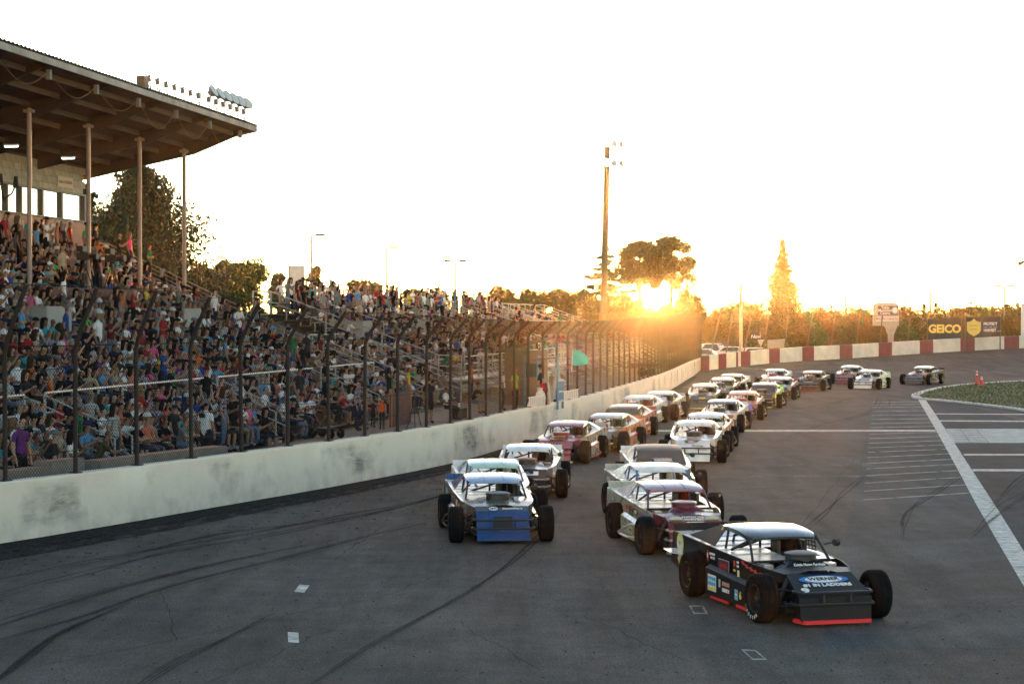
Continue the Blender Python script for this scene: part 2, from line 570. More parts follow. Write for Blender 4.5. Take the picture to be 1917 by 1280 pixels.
for (x0, y0, x1, y1, th) in ((1745, 774.6, 1955, 775.6, 1.6), (1755, 787.6, 2010, 788.9, 2.2), (1805, 851, 2300, 851, 3.0), (1821, 880, 2400, 881.5, 4.0)):
    sheet('pit_stall_line', [((x0, y0 + th / 2), (x1, y1 + th / 2), (x1, y1 - th / 2), (x0, y0 - th / 2))], PAINTW)
CHECKP = worn('checker_block_paint', (0.60, 0.565, 0.50), 0.93, 1.6, edge=0.3)
sheet('winner_box_paint', [((1787, 829), (2100, 829), (2080, 802.5), (1771, 802.5))], CHECKP, 0.005)
cm = worn('faded_box_lines', (0.20, 0.185, 0.165), 0.7, 3.0)
box_l = [((1775 + k * 2.1, 804.5 + k * 3.3), (1832 + k * 1.9, 804.5 + k * 3.3), (1832 + k * 1.9, 805.2 + k * 3.3), (1775 + k * 2.1, 805.2 + k * 3.3)) for k in range(8)]
box_l += [((1797, 803), (1798, 803), (1818, 829), (1816.5, 829)), ((1827, 803), (1828, 803), (1852, 829), (1850.5, 829))]
sheet('winner_box_joints', box_l, cm, 0.009)
hash_ = []
ys = [212, 226, 240, 262, 283, 305, 328, 350, 385, 410, 435, 460, 485, 513, 545, 575, 612, 652, 696, 744]
for i, z in enumerate(ys):
    y = 680 + z / 2.909
    xl = 1634 - (z - 212) * 0.033; xr = 1718 + max(0, (y - 745)) * 0.585
    rise = 1.0 + max(0, z - 300) / 444 * 13
    th = 0.6 + z / 744 * 1.0
    hash_.append(((xl, y + th / 2), (xr, y - rise + th / 2), (xr, y - rise - th / 2), (xl, y - th / 2)))
sheet('faded_grid_lines', hash_, PAINTF, 0.004)
fa = []
for x0, x1, y, th in ((1405, 1640, 853, 1.3), (1420, 1670, 869.5, 1.7), (1405, 1640, 891.5, 1.5), (1590, 1640, 908, 1.2), (1570, 1600, 930, 1.2), (1440, 1560, 838, 0.8), (1610, 1660, 862, 1.4)):
    fa.append(((x0, y + th), (x1, y + th - 1), (x1, y - 1), (x0, y)))
sheet('old_line_traces', fa, worn('old_line_paint', (0.30, 0.28, 0.25), 0.42, 1.5, edge=0.2), 0.004)
sheet('lane_dash', [((1545, 692.4), (1566, 691.8), (1566, 690.6), (1546, 691.2))], PAINTW)
sheet('lane_dash', [((1846, 691.2), (1862, 690.8), (1862, 689.4), (1847, 689.8))], PAINTW)
sheet('groove_line', [((1380, 687.8), (1500, 697.6), (1500, 696.6), (1380, 687))], PAINTF)
sheet('groove_line', [((1255, 723), (1310, 727.5), (1310, 726.3), (1256, 722))], PAINTF)
# square marker plates painted on the near asphalt
sheet('restart_mark', [((550, 1108), (569, 1109.5), (579, 1096), (560, 1094.5))], PAINTW)
sheet('restart_mark', [((539, 1203), (559, 1204), (558, 1185), (538, 1183.5))], PAINTW)
for (x, y, wd, ht, sk) in ((1308, 1141.5, 27, 16, 9), (1412, 1225.5, 44, 19, -20)):
    q = [(x - wd / 2 - sk / 2, y - ht / 2), (x + wd / 2 - sk / 2, y - ht / 2), (x + wd / 2 + sk / 2 - 0, y + ht / 2), (x - wd / 2 + sk / 2, y + ht / 2)]
    if sk < 0:
        q = [(1388, 1216), (1415, 1217), (1438, 1236), (1409, 1236)]
    inn = [((a * 0.72 + sum(p[0] for p in q) / 4 * 0.28), (c * 0.72 + sum(p[1] for p in q) / 4 * 0.28)) for a, c in q]
    sheet('hollow_mark', [(q[k], q[(k + 1) % 4], inn[(k + 1) % 4], inn[k]) for k in range(4)], PAINTF)

# dark rubber that gathers along the foot of the wall
RUB = worn('rubber_marbles', (0.022, 0.022, 0.024), 0.86, 3.0, 0.9, edge=0.16)
b = MB()
rnd = random.Random(5)
rows = []
for i, (p, n) in enumerate(zip(WALLPATH, WALLN)):
    f = min(1.0, max(0.25, 1.35 - p.y / 70))
    rows.append([p + n * 0.02 + Vector((0, 0, 0.006)), p - n * 0.6 * f + Vector((0, 0, 0.006)), p - n * (1.25 + rnd.uniform(-.12, .12)) * f + Vector((0, 0, 0.006))])
b.grid(rows)
o = b.build('rubber_strip', RUB, smooth=0); o['kind'] = 'structure'
RUB2 = worn('rubber_fringe', (0.026, 0.025, 0.026), 0.55, 2.5, 0.9, edge=0.12, stretch=(1, 0.4, 1))
b = MB()
rows = []
for p, n in zip(WALLPATH, WALLN):
    f = min(1.0, max(0.25, 1.35 - p.y / 70))
    rows.append([p - n * 1.1 * f + Vector((0, 0, 0.010)), p - n * 2.1 * f + Vector((0, 0, 0.010))])
b.grid(rows)
o = b.build('rubber_fringe', RUB2, smooth=0); o['kind'] = 'structure'
# tyre tracks laid down on the surface
SKID = worn('tyre_tracks', (0.018, 0.018, 0.020), 0.48, 1.1, 0.9, edge=0.30, stretch=(1, 0.12, 1), amax=0.75)
b = MB()
def skid(pts, wd, zl):
    pts = catmull([ground_at(x, y) for x, y in pts], 0.8)
    ns = path_normals(pts)
    m_ = len(pts) - 1
    wv = [wd * min(1.0, .15 + 3.0 * min(i, m_ - i) / max(1, m_)) for i in range(m_ + 1)]
    b.grid([[p - n * q / 2 + Vector((0, 0, zl)), p + n * q / 2 + Vector((0, 0, zl))] for p, n, q in zip(pts, ns, wv)])
SK = []
rs = random.Random(31)
base = [[(-60, 1100), (200, 1047), (420, 1003), (640, 969), (820, 930), (960, 880)], [(-60, 1128), (160, 1072), (330, 1032), (520, 1000), (760, 950)], [(-60, 1212), (130, 1160), (330, 1100), (520, 1050), (700, 1005), (820, 970)],
        [(-60, 1185), (200, 1105), (420, 1052), (640, 1008)], [(-30, 1300), (50, 1230), (120, 1182), (260, 1125)], [(240, 1300), (330, 1245), (400, 1205), (520, 1150)], [(560, 1300), (700, 1205), (880, 1105), (980, 1030), (1060, 950)],
        [(1500, 1000), (1545, 960), (1590, 915), (1640, 880)],
        [(1690, 1010), (1700, 965), (1735, 930), (1800, 890)], [(1440, 832), (1540, 800), (1630, 768), (1650, 738)], [(1400, 812), (1560, 790), (1652, 765), (1670, 742)], [(1380, 790), (1500, 770), (1590, 750), (1650, 732)],
        [(1820, 1010), (1880, 950), (1960, 905)], [(1850, 960), (1910, 900), (1970, 870)], [(1560, 735), (1700, 712), (1860, 706), (1960, 704)], [(1480, 742), (1640, 712), (1800, 698), (1960, 694)]]
for pts in base:
    for r_ in range(3):
        d = [(x + rs.uniform(-9, 9), y + rs.uniform(-5, 5)) for x, y in pts]
        SK.append((d, rs.choice((.03, .05, .08, .14)) * (1 if pts[0][0] < 900 else .6)))
for k, (pts, wd) in enumerate(SK):
    skid(pts, wd, 0.012 + 0.0004 * k)
o = b.build('tyre_tracks', SKID, smooth=0); o['kind'] = 'stuff'
# crumbs of rubber
b = MB(); rnd = random.Random(11)
for k in range(1500):
    i = rnd.randrange(0, 60)
    p = WALLPATH[i] - WALLN[i] * (0.3 + abs(rnd.gauss(0, 2.6)))
    s = rnd.uniform(.006, .022)
    M = Matrix.Rotation(rnd.uniform(0, 3), 3, 'Z')
    b.box((p.x, p.y, 0.012 + s * 0.3), (s * rnd.uniform(1, 3), s, s * .8), M)
for k in range(500):
    p = at(rnd.uniform(0, 1900), rnd.uniform(1000, 1280)); s = rnd.uniform(.004, .014)
    b.box((p.x, p.y, s * .4), (s * rnd.uniform(1, 3), s, s * .8), Matrix.Rotation(rnd.uniform(0, 3), 3, 'Z'))
o = b.build('rubber_crumbs', mat('crumb_rubber', (0.02, 0.02, 0.02), 0.9), smooth=0); o['kind'] = 'stuff'

# ------------------------------------------------------------------ infield grass with its kerb
gout = [(3100, 690), (2500, 700), (2020, 713), (1917, 715), (1850, 719), (1800, 723), (1762, 729), (1738, 735), (1722, 741), (1728, 747), (1760, 750), (1800, 754), (1850, 759.5), (1917, 768), (1960, 776), (2060, 793), (2400, 850), (3100, 960)]
def shrink(pts, f):
    c = (2000, 745)
    return [(x + (c[0] - x) * f, y + (c[1] - y) * f) for x, y in pts]
gp = catmull([ground_at(x, y) for x, y in gout], 1.0)
gn = path_normals(gp)
b = MB()
rows = [[p - n * 0.0 + Vector((0, 0, .004)), p - n * 0.02 + Vector((0, 0, .10)), p - n * 0.42 + Vector((0, 0, .105)), p - n * 0.45 + Vector((0, 0, 0.02))] for p, n in zip(gp, gn)]
b.grid(rows)
struct(b.build('infield_kerb', PAINTW if False else mat('kerb_paint', (0.60, 0.57, 0.51), 0.8, var=0.25, vscale=0.8), smooth=30))
grass_m = mat('grass_blades', (0.115, 0.125, 0.040), 0.7, var=0.5, vscale=0.35, spec=0.2)
b = MB(); poly = [p - n * 0.45 + Vector((0, 0, 0.06)) for p, n in zip(gp, gn)]
b.quad(*poly)
struct(b.build('infield_ground', mat('infield_soil', (0.075, 0.085, 0.025), 0.9, var=0.5, vscale=0.3), smooth=0))
# blades of grass
import itertools
b = MB(); rnd = random.Random(2)
pl = [(p.x, p.y) for p in poly]
def inside(x, y):
    c = False; j = len(pl) - 1
    for i in range(len(pl)):
        if (pl[i][1] > y) != (pl[j][1] > y) and x < (pl[j][0] - pl[i][0]) * (y - pl[i][1]) / (pl[j][1] - pl[i][1]) + pl[i][0]: c = not c
        j = i
    return c
x0 = min(p[0] for p in pl); x1 = 44; y0 = min(p[1] for p in pl); y1 = max(p[1] for p in pl)
n = 0
while n < 60000:
    x = rnd.uniform(x0, x1); y = rnd.uniform(y0, y1)
    n += 1
    if not inside(x, y): continue
    h = rnd.uniform(.05, .12); a = rnd.uniform(0, 6.28); wd = rnd.uniform(.02, .05)
    dx, dy = math.cos(a) * wd, math.sin(a) * wd; lx, ly = rnd.uniform(-.05, .05), rnd.uniform(-.05, .05)
    b.quad((x - dx, y - dy, .055), (x + dx, y + dy, .055), (x + lx, y + ly, .055 + h))
o = b.build('infield_grass', grass_m, smooth=0); o['kind'] = 'stuff'; o['label'] = 'dry green infield grass inside the white kerb'
# ------------------------------------------------------------------ grandstand frame: t runs along the stand (away), q towards the track
U = Vector((0.16, 0.987, 0)).normalized()
V = Vector((U.y, -U.x, 0))                 # towards the track
PO = Vector((-14.2, 86.3, 0))              # foot of the far roof post
def st(t, q, z=0.0):
    p = PO + U * t + V * q
    return Vector((p.x, p.y, z))
STAND_RZ = math.atan2(-U.x, U.y)           # local +y -> U, local +x -> V
ALU = mat('bleacher_aluminium', (0.42, 0.41, 0.39), 0.45, 0.6, var=0.2, vscale=2.0, rvar=0.1)
ALU_D = mat('bleacher_steel', (0.16, 0.155, 0.15), 0.6, 0.4, var=0.3, vscale=2.0)
CONC = mat('stand_concrete', (0.10, 0.095, 0.088), 0.9, var=0.3, vscale=1.1, bump=0.2, bscale=9)
RAIL = mat('rail_galvanised', (0.40, 0.39, 0.36), 0.5, 0.3, var=0.15, vscale=3)
WOOD_RED = mat('red_timber', (0.15, 0.05, 0.035), 0.8, var=0.3, vscale=2)
GREYCLOTH = mat('grey_tarp', (0.36, 0.345, 0.31), 0.85, var=0.2, vscale=1.5)
DARK = mat('near_black_steel', (0.02, 0.022, 0.025), 0.8)  # even near-black finish: under-structure, portal backs, horns, grille, hut window, door

# profiles: lists of (q_front, q_back, tread z) for each row
def profile(q0, z0, n, pitch, rise):
    return [(q0 - k * pitch, q0 - (k + 1) * pitch, z0 + k * rise) for k in range(n)]
A_LOW = profile(10.6, 0.52, 3, 0.70, 0.28)
A_AISLE_Q, A_AISLE_Z = (8.5, 7.3), 1.34
A_UP = profile(7.3, 1.62, 15, 0.72, 0.345)
A_TOP_Q = 7.3 - 15 * 0.72
BP = profile(9.5, 1.55, 12, 0.70, 0.265)
B_TOP_Q = 9.5 - 12 * 0.70

ROWS = []   # (stand, row index, q centre of bench, seat z, tread z, t0, t1)
SEAT = 0.42
def bleacher(parent, rows, t0, t1, stand, first, planks=True):
    for k, (qa, qb, z) in enumerate(rows):
        b = MB()
        b.box(((qa + qb) / 2, (t0 + t1) / 2, z - 0.03), (abs(qa - qb) - 0.02, t1 - t0, 0.05))      # footboard
        b.box((qb + 0.01, (t0 + t1) / 2, z - 0.17), (0.02, t1 - t0 - 0.02, 0.24))                     # riser
        link('tread', b.mesh('tread', CONC), parent)
        b = MB()
        bq = qb + 0.16
        b.box((bq, (t0 + t1) / 2, z + SEAT - 0.02), (0.26, t1 - t0 - 0.04, 0.04))
        n = max(2, int((t1 - t0) / 1.8))
        for i in range(n + 1):
            tt = t0 + 0.1 + (t1 - t0 - 0.2) * i / n
            b.box((bq, tt, z + SEAT / 2 - 0.03), (0.05, 0.05, SEAT - 0.03))
        link('bench', b.mesh('bench', ALU), parent)
        ROWS.append((stand, first + k, bq, z + SEAT, z, t0, t1))

def rail_run(parent, pts, post_h, rails, r=0.028, name='guard_rail', m=None, every=None):
    """pts: foot points in stand space (q, t, z); rails: heights; posts at the points"""
    b = MB()
    for h in rails:
        b.tube([Vector(p) + Vector((0, 0, h)) for p in pts], r, 6)
    for i in range(len(pts) - 1):
        a = Vector(pts[i]); c = Vector(pts[i + 1])
        n = max(1, int((c - a).length / (every or 1.8)))
        for k in range(n + (1 if i == len(pts) - 2 else 0)):
            p = a + (c - a) * k / n
            b.tube([p, p + Vector((0, 0, post_h))], r * 1.1, 6)
    return link(name, b.mesh(name, m or RAIL), parent)

# ---- section A: the big roofed stand
TA0, TA1 = -52.0, 0.6
sa = thing('roofed_grandstand', 'large roofed grandstand packed with spectators beside the front wall', 'grandstand', PO, STAND_RZ)
bleacher(sa, A_LOW, TA0, TA1, 'A', 1)
b = MB(); b.box(((A_AISLE_Q[0] + A_AISLE_Q[1]) / 2, (TA0 + TA1) / 2, A_AISLE_Z - 0.08), (1.2, TA1 - TA0, 0.14))
b.box((8.51, (TA0 + TA1) / 2, A_AISLE_Z - 0.30), (0.04, TA1 - TA0, 0.45))
link('cross_aisle', b.mesh('cross_aisle', CONC), sa)
bleacher(sa, A_UP, TA0, TA1, 'A', 4)
# solid under-structure so nothing shows through
b = MB()
poly = [(10.6, 0, 0.3), (7.4, 0, 0.9), (A_TOP_Q, 0, 6.0), (A_TOP_Q - 2.5, 0, 6.3), (A_TOP_Q - 2.5, 0, 0.3)]
b.plate([(q, TA0, z - 0.12) for q, _, z in poly], (0, TA1 - TA0 - 0.05, 0))
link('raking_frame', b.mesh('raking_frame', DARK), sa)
b = MB(); b.box((A_TOP_Q - 1.2, (TA0 + TA1) / 2, 6.5), (2.5, TA1 - TA0, 0.12)); link('top_deck', b.mesh('top_deck', CONC), sa)
# end guard rail of several pipes running down the slope
pts = [(A_TOP_Q - 0.2, TA1 + .05, 6.5), (7.3, TA1 + .05, 1.45)]
rail_run(sa, pts, 1.05, (0.15, 0.33, 0.51, 0.69, 0.87, 1.05), 0.026, m=mat('end_rail_pipe', (0.30, 0.285, 0.26), 0.5, 0.5), every=1.6)
pts = [(A_TOP_Q - 2.3, TA1, 6.55), (A_TOP_Q - 0.2, TA1 + .05, 6.5)]
rail_run(sa, pts, 1.05, (0.55, 1.05))
# aisle front rail, broken at the stairs
stairs = [-45.0, -36.5, -22.5, -9.5]
segs = [TA0] + stairs + [TA1]
for a, c in zip(segs, segs[1:]):
    rail_run(sa, [(8.42, a + 0.65, A_AISLE_Z), (8.42, c - 0.65, A_AISLE_Z)], 1.05, (0.55, 1.05), 0.03)
for s in stairs:
    for e in (-0.6, 0.6):
        rail_run(sa, [(8.42, s + e, A_AISLE_Z), (10.7, s + e, 0.35)], 1.0, (0.5, 1.0), 0.025, name='stair_rail', every=1.1)
    b = MB()
    for k in range(6):
        b.box((8.6 + k * 0.36, s, A_AISLE_Z - 0.12 - k * 0.17), (0.34, 1.15, 0.08))
    link('stair_flight', b.mesh('stair_flight', ALU), sa)
# portals: arched openings with grey cloth over their sides
def portal(parent, t, q, z, wd=2.0):
    b = MB(); n = 9; r = wd * 0.36
    outer = [(-wd / 2, 0), (-wd / 2, 1.35), (wd / 2, 1.35), (wd / 2, 0)]
    arc = [(r * math.cos(math.pi * k / (n - 1)), 0.15 + r * 1.05 * math.sin(math.pi * k / (n - 1))) for k in range(n)]
    poly = outer[:3] + [outer[3]] + [(r, 0)] + arc + [(-r, 0)]
    b.plate([(q, t + a, z + c) for a, c in poly], (-0.12, 0, 0))
    b.box((q - 0.7, t - wd / 2, z + 0.75), (1.4, 0.1, 1.25)); b.box((q - 0.7, t + wd / 2, z + 0.75), (1.4, 0.1, 1.25))
    b.box((q - 0.75, t, z + 1.38), (1.5, wd + 0.1, 0.06))
    link('portal', b.mesh('portal', GREYCLOTH), parent)
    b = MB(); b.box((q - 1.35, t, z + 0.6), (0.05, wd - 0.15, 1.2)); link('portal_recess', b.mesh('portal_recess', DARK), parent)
PORTALS_A = [(-35.5, 3.2), (-22.0, 3.2), (-8.5, 3.2)]
for t, q in PORTALS_A:
    portal(sa, t, q, 1.62 + (7.3 - q) / 0.72 * 0.345 - 0.35)
# camera platform under the press box
b = MB(); b.box((0.5, -14.5, 5.05), (1.6, 9.0, 0.14)); b.box((1.35, -14.5, 5.2), (0.1, 9.0, 0.28)); link('camera_platform', b.mesh('camera_platform', WOOD_RED), sa)
# roof posts
POST = mat('roof_post_paint', (0.34, 0.24, 0.20), 0.55, var=0.2, vscale=2)
for k in range(9):
    t = -5.6 * k
    b = MB(); b.tube([(0, t, 4.4), (0, t, 11.6)], 0.085, 10); b.box((0, t, 4.95), (0.3, 0.3, 0.04)); b.box((0, t, 11.5), (0.34, 0.22, 0.1))
    link('roof_post', b.mesh('roof_post', POST), sa)
# roof: sheet, purlins, rafters, fascia
def roof_z(q): return 12.02 + 0.215 * q
QF, QB = 2.95, -10.5
RT0, RT1 = -56.0, 0.9
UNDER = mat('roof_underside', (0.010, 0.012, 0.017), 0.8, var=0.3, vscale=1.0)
SHEETM = mat('roof_sheet', (0.20, 0.185, 0.17), 0.6, 0.3, var=0.25, vscale=1.5)
PURL = mat('purlin_timber', (0.075, 0.070, 0.066), 0.8, var=0.25, vscale=1.5)
FASC = mat('fascia_board', (0.34, 0.30, 0.25), 0.75, var=0.35, vscale=1.2)
b = MB(); n = 360
rows = []
for i in range(n + 1):
    t = RT0 + (RT1 - RT0) * i / n
    dz = 0.035 * (1 if i % 2 else -1)
    rows.append([(QF + 0.08, t, roof_z(QF + 0.08) + dz), (QB, t, roof_z(QB) + dz)])
b.grid(rows)
link('roof_sheet', b.mesh('roof_sheet', SHEETM, smooth=0), sa)
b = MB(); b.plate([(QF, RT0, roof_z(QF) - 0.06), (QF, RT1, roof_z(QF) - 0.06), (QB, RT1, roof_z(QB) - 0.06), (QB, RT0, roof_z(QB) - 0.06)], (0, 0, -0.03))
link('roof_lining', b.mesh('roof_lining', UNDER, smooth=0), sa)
k = 0
q = QF - 0.9
while q > QB:
    b = MB(); b.beam((q, RT0, roof_z(q) - 0.18), (q, RT1, roof_z(q) - 0.18), 0.09, 0.18)
    link('purlin', b.mesh('purlin', PURL), sa); q -= 1.12
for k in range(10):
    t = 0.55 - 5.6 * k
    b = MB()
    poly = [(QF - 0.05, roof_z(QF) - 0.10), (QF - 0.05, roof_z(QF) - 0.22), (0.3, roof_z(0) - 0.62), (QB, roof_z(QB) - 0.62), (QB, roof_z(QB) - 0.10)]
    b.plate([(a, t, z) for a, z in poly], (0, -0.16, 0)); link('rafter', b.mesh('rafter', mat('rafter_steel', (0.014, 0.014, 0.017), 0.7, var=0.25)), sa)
b = MB(); b.box((QF + 0.03, (RT0 + RT1) / 2, roof_z(QF) - 0.17), (0.05, RT1 - RT0, 0.22)); link('fascia', b.mesh('fascia', FASC), sa)
b = MB(); b.plate([(QF + .05, RT1, roof_z(QF) - 0.28), (QF + .05, RT1, roof_z(QF) - 0.02), (QB, RT1, roof_z(QB) - 0.02), (QB, RT1, roof_z(QB) - 0.28)], (0, 0.05, 0)); link('barge_board', b.mesh('barge_board', mat('barge_paint', (0.22, 0.12, 0.09), 0.7, var=0.2)), sa)
# conduit loops and small boxes hung below the front edge
for k in range(7):
    t = -0.6 - 4.2 * k
    b = MB(); b.box((QF - 0.25, t, roof_z(QF) - 0.52), (0.14, 0.16, 0.32)); link('junction_box', b.mesh('junction_box', mat('galv_box', (0.16, 0.16, 0.16), 0.7, 0.0)), sa)
    b = MB(); pts = []
    for i in range(11):
        f = i / 10
        pts.append((QF - 0.25 - f * 0.5, t - 0.1 - f * 2.4, roof_z(QF) - 0.45 - math.sin(f * math.pi) * (0.75 if k < 3 else 0.5)))
    b.tube(pts, 0.011, 5); link('cable', b.mesh('cable', mat('orange_cable', (0.20, 0.12, 0.06), 0.6)), sa)
# strip lamps under the roof (lit)
LITE = mat('strip_lamp_tube', (0.9, 0.9, 0.85), 0.4, emit=(1.0, 0.95, 0.82), estr=1.6)
for k, t in enumerate((-23.5, -17.9, -12.3, -6.7, -29.1, -34.7)):
    lamp = link('strip_lamp', MB().box((-2.6, t, roof_z(-2.6) - 0.72), (0.55, 0.16, 0.06)).mesh('strip_lamp', mat('lamp_casing', (0.5, 0.5, 0.5), 0.5)), sa)
    link('lamp_tube', MB().box((-2.6, t, roof_z(-2.6) - 0.775), (0.5, 0.09, 0.04)).mesh('lamp_tube', LITE), lamp)

# ---- press box at the back
bx = thing('press_box', 'concrete block press box with a window band at the top of the roofed stand', 'building', PO, STAND_RZ)
BQ, BT1 = -4.6, 0.1
BT0 = -54.0
BLOCK = [mat('block_%d' % i, c, 0.9, var=0.25, vscale=2.5, bump=0.3, bscale=14) for i, c in enumerate(((0.42, 0.36, 0.265), (0.38, 0.325, 0.24), (0.45, 0.385, 0.285)))]
FRAME = mat('window_frame_paint', (0.13, 0.115, 0.10), 0.6)
GLASS = mat('office_glass', (0.75, 0.74, 0.70), 0.08, 0.85)
z0, z1, z2, z3 = 6.5, 8.45, 9.62, 10.75
# rear carcass
b = MB(); b.box((BQ - 2.0, (BT0 + BT1) / 2, (z0 + z3) / 2), (3.7, BT1 - BT0 - 0.1, z3 - z0)); link('wall', b.mesh('wall', BLOCK[0]), bx)
shared = {}
def blk(sz, m):
    key = (round(sz, 2), m.name)
    if key not in shared:
        shared[key] = MB().box((0, 0, 0), (0.22, sz, 0.285)).mesh('block', m)
    return shared[key]
rnd = random.Random(4)
for c in range(4):                           # visible block courses above the windows
    z = z2 + 0.15 + c * 0.295
    t = BT1 - (0.0 if c % 2 else 0.3)
    while t > -26:
        o = link('block', blk(0.59, BLOCK[rnd.randrange(3)]), bx, (BQ - 0.03 + rnd.uniform(-.006, .006), t - 0.3, z)); t -= 0.605
b = MB(); b.box((BQ - 0.02, (BT0 + BT1) / 2, (z0 + z1) / 2), (0.25, BT1 - BT0, z1 - z0)); link('apron_wall', b.mesh('apron_wall', BLOCK[1]), bx)
b = MB(); b.box((BQ + 0.02, (BT0 + BT1) / 2, z1 + 0.02), (0.34, BT1 - BT0, 0.06)); b.box((BQ + 0.0, (BT0 + BT1) / 2, z2 + 0.0), (0.30, BT1 - BT0, 0.08)); link('window_band_trim', b.mesh('window_band_trim', FRAME), bx)
t = BT1 - 0.28
wid = [2.4, 1.9, 2.0, 1.2, 1.0, 2.4, 2.2, 2.0, 2.2]
for wv in wid:
    win = link('window', MB().box((BQ + 0.02, t - wv - 0.09, (z1 + z2) / 2), (0.22, 0.18, z2 - z1)).mesh('window', FRAME), bx)
    link('pane', MB().box((BQ + 0.0, t - wv / 2, (z1 + z2) / 2), (0.03, wv, z2 - z1)).mesh('pane', GLASS), win)
    t -= wv + 0.18
b = MB(); b.box((BQ + 0.02, BT1 - 0.14, (z1 + z2) / 2), (0.26, 0.28, z2 - z1)); link('corner_post', b.mesh('corner_post', FRAME), bx)
sg = thing('reserved_sign', 'small cream sign on the press box blocks above its end window', 'sign', st(-2.3, BQ + 0.10, 10.05), STAND_RZ)
link('board', MB().box((0, 0, 0), (0.04, 1.7, 0.46)).mesh('board', mat('cream_board', (0.55, 0.47, 0.36), 0.7)), sg)
letter('Section A RESERVED', 0.20, mat('faded_orange', (0.45, 0.20, 0.08), 0.7), sg, (0.03, 0, 0), (0, -1, 0) if False else (0, 1, 0), (0, 0, 1), sx=0.85)
bn = thing('oil_banner', 'long faded orange banner with pale lettering below the press box windows', 'banner', st(-12.0, BQ + 0.16, 7.85), STAND_RZ)
b = MB(); rows = []
for i in range(40):
    tt = -12 + 24 * i / 39
    rows.append([(0.02 * math.sin(i * 1.7), tt, -0.75), (0.03 * math.sin(i * 1.3 + 1), tt, 0), (0.01 * math.sin(i), tt, 0.55)])
b.grid(rows); link('cloth', b.mesh('cloth', mat('banner_orange', (0.52, 0.27, 0.16), 0.8, var=0.2, vscale=0.7)), bn)
letter('OIL LIVINGS M', 1.25, mat('banner_cream', (0.66, 0.60, 0.48), 0.8), bn, (0.07, 5.6, -0.12), (0, 1, 0), (0, 0, 1), sx=0.9, spacing=1.1)
# horn loudspeakers on the window mullion
hp = thing('horn_speaker_pair', 'pair of dark horn speakers on a bracket before the press box windows', 'speaker', st(-9.35, BQ + 0.3, 9.05), STAND_RZ)
for e in (-1, 1):
    b = MB(); b.tube([(0.1, 0, -0.15), (0.25, e * 0.45, 0.1), (0.3, e * 0.72, 0.45)], [0.04, 0.035, 0.035], 6); link('bracket', b.mesh('bracket', DARK), hp)
    b = MB(); b.tube([(0.3, e * 0.72, 0.35), (0.3, e * 0.74, 0.8)], [0.12, 0.07], 8); link('horn', b.mesh('horn', DARK), hp)

# ---- sections B, C, D: open bleachers on raised frames further along
for nm, t0, t1, lab in (('B', 9.2, 49.0, 'open aluminium bleacher with standing crowd beyond the roofed stand'), ('C', 51.5, 70.0, 'second open bleacher along the front stretch, behind the flag stand'), ('D', 72.5, 100.0, 'farthest open bleacher near the turn, almost empty')):
    s = thing('open_bleacher', lab, 'bleacher', PO, STAND_RZ, 'open bleachers along the front stretch')
    bleacher(s, BP, t0, t1, nm, 1)
    ZT = BP[-1][2]
    b = MB(); poly = [(10.5, 1.15), (9.5, 1.2), (B_TOP_Q, ZT - .35), (B_TOP_Q - .8, ZT - .35), (B_TOP_Q - .8, ZT - .9), (9.0, .75), (10.5, .75)]
    b.plate([(q, t0 + 0.05, z) for q, z in poly], (0, t1 - t0 - 0.1, 0)); link('raking_frame', b.mesh('raking_frame', ALU_D), s)
    n = int((t1 - t0) / 4)
    for k in range(n + 1):
        tt = t0 + .3 + (t1 - t0 - .6) * k / n
        for q, zt_ in ((10.3, 1.0), (6.5, 2.4), (2.0, 4.0)):
            link('frame_leg', MB().box((q, tt, (zt_ + .3) / 2), (.12, .12, zt_ - .3)).mesh('frame_leg', ALU_D), s)
        link('frame_brace', MB().beam((10.3, tt, .4), (2.0, tt, 3.4), .07, .07).mesh('frame_brace', ALU_D), s)
    b = MB(); b.box((B_TOP_Q - 0.4, (t0 + t1) / 2, ZT), (0.8, t1 - t0, 0.08)); link('top_deck', b.mesh('top_deck', ALU), s)
    b = MB(); b.box((10.05, (t0 + t1) / 2, 1.36), (1.1, t1 - t0, 0.08)); link('front_walkway', b.mesh('front_walkway', ALU), s)
    for e in (t0 - 0.05, t1 + 0.05):
        rail_run(s, [(B_TOP_Q - 0.75, e, ZT), (B_TOP_Q + 0.1, e, ZT), (9.4, e, 1.45), (10.5, e, 1.4)], 1.1, (0.6, 1.1), 0.034, every=2.2)
    rail_run(s, [(B_TOP_Q - 0.75, t0, ZT), (B_TOP_Q - 0.75, t1, ZT)], 1.1, (0.55, 1.1), 0.03, every=3)
    nst = 4 if nm == 'B' else 2
    cuts = [t0 + (t1 - t0) * (k + .5) / nst for k in range(nst)]
    for tt in cuts:
        rail_run(s, [(B_TOP_Q + 0.3, tt, ZT), (5.6, tt, 3.1)], 1.0, (0.5, 1.0), 0.03, every=2.2, name='aisle_rail')
        for e in (-.55, .55):
            rail_run(s, [(10.55, tt + e, 1.4), (12.4, tt + e, .35)], 1.0, (0.4, .7, 1.0), 0.028, every=1.3, name='stair_rail')
        b = MB()
        for k in range(6): b.box((10.7 + k * .3, tt, 1.25 - k * .17), (.28, 1.0, .05))
        link('stair_flight', b.mesh('stair_flight', ALU), s)
    edges = [t0] + cuts + [t1]
    for a, c in zip(edges, edges[1:]):
        rail_run(s, [(10.5, a + .65, 1.4), (10.5, c - .65, 1.4)], 1.05, (0.35, 0.7, 1.05), 0.03, every=2.5, name='walkway_rail')
    portal(s, t0 + 3.2, 5.2, 2.75)
    portal(s, t0 + (t1 - t0) * 0.42, 5.2, 2.75)

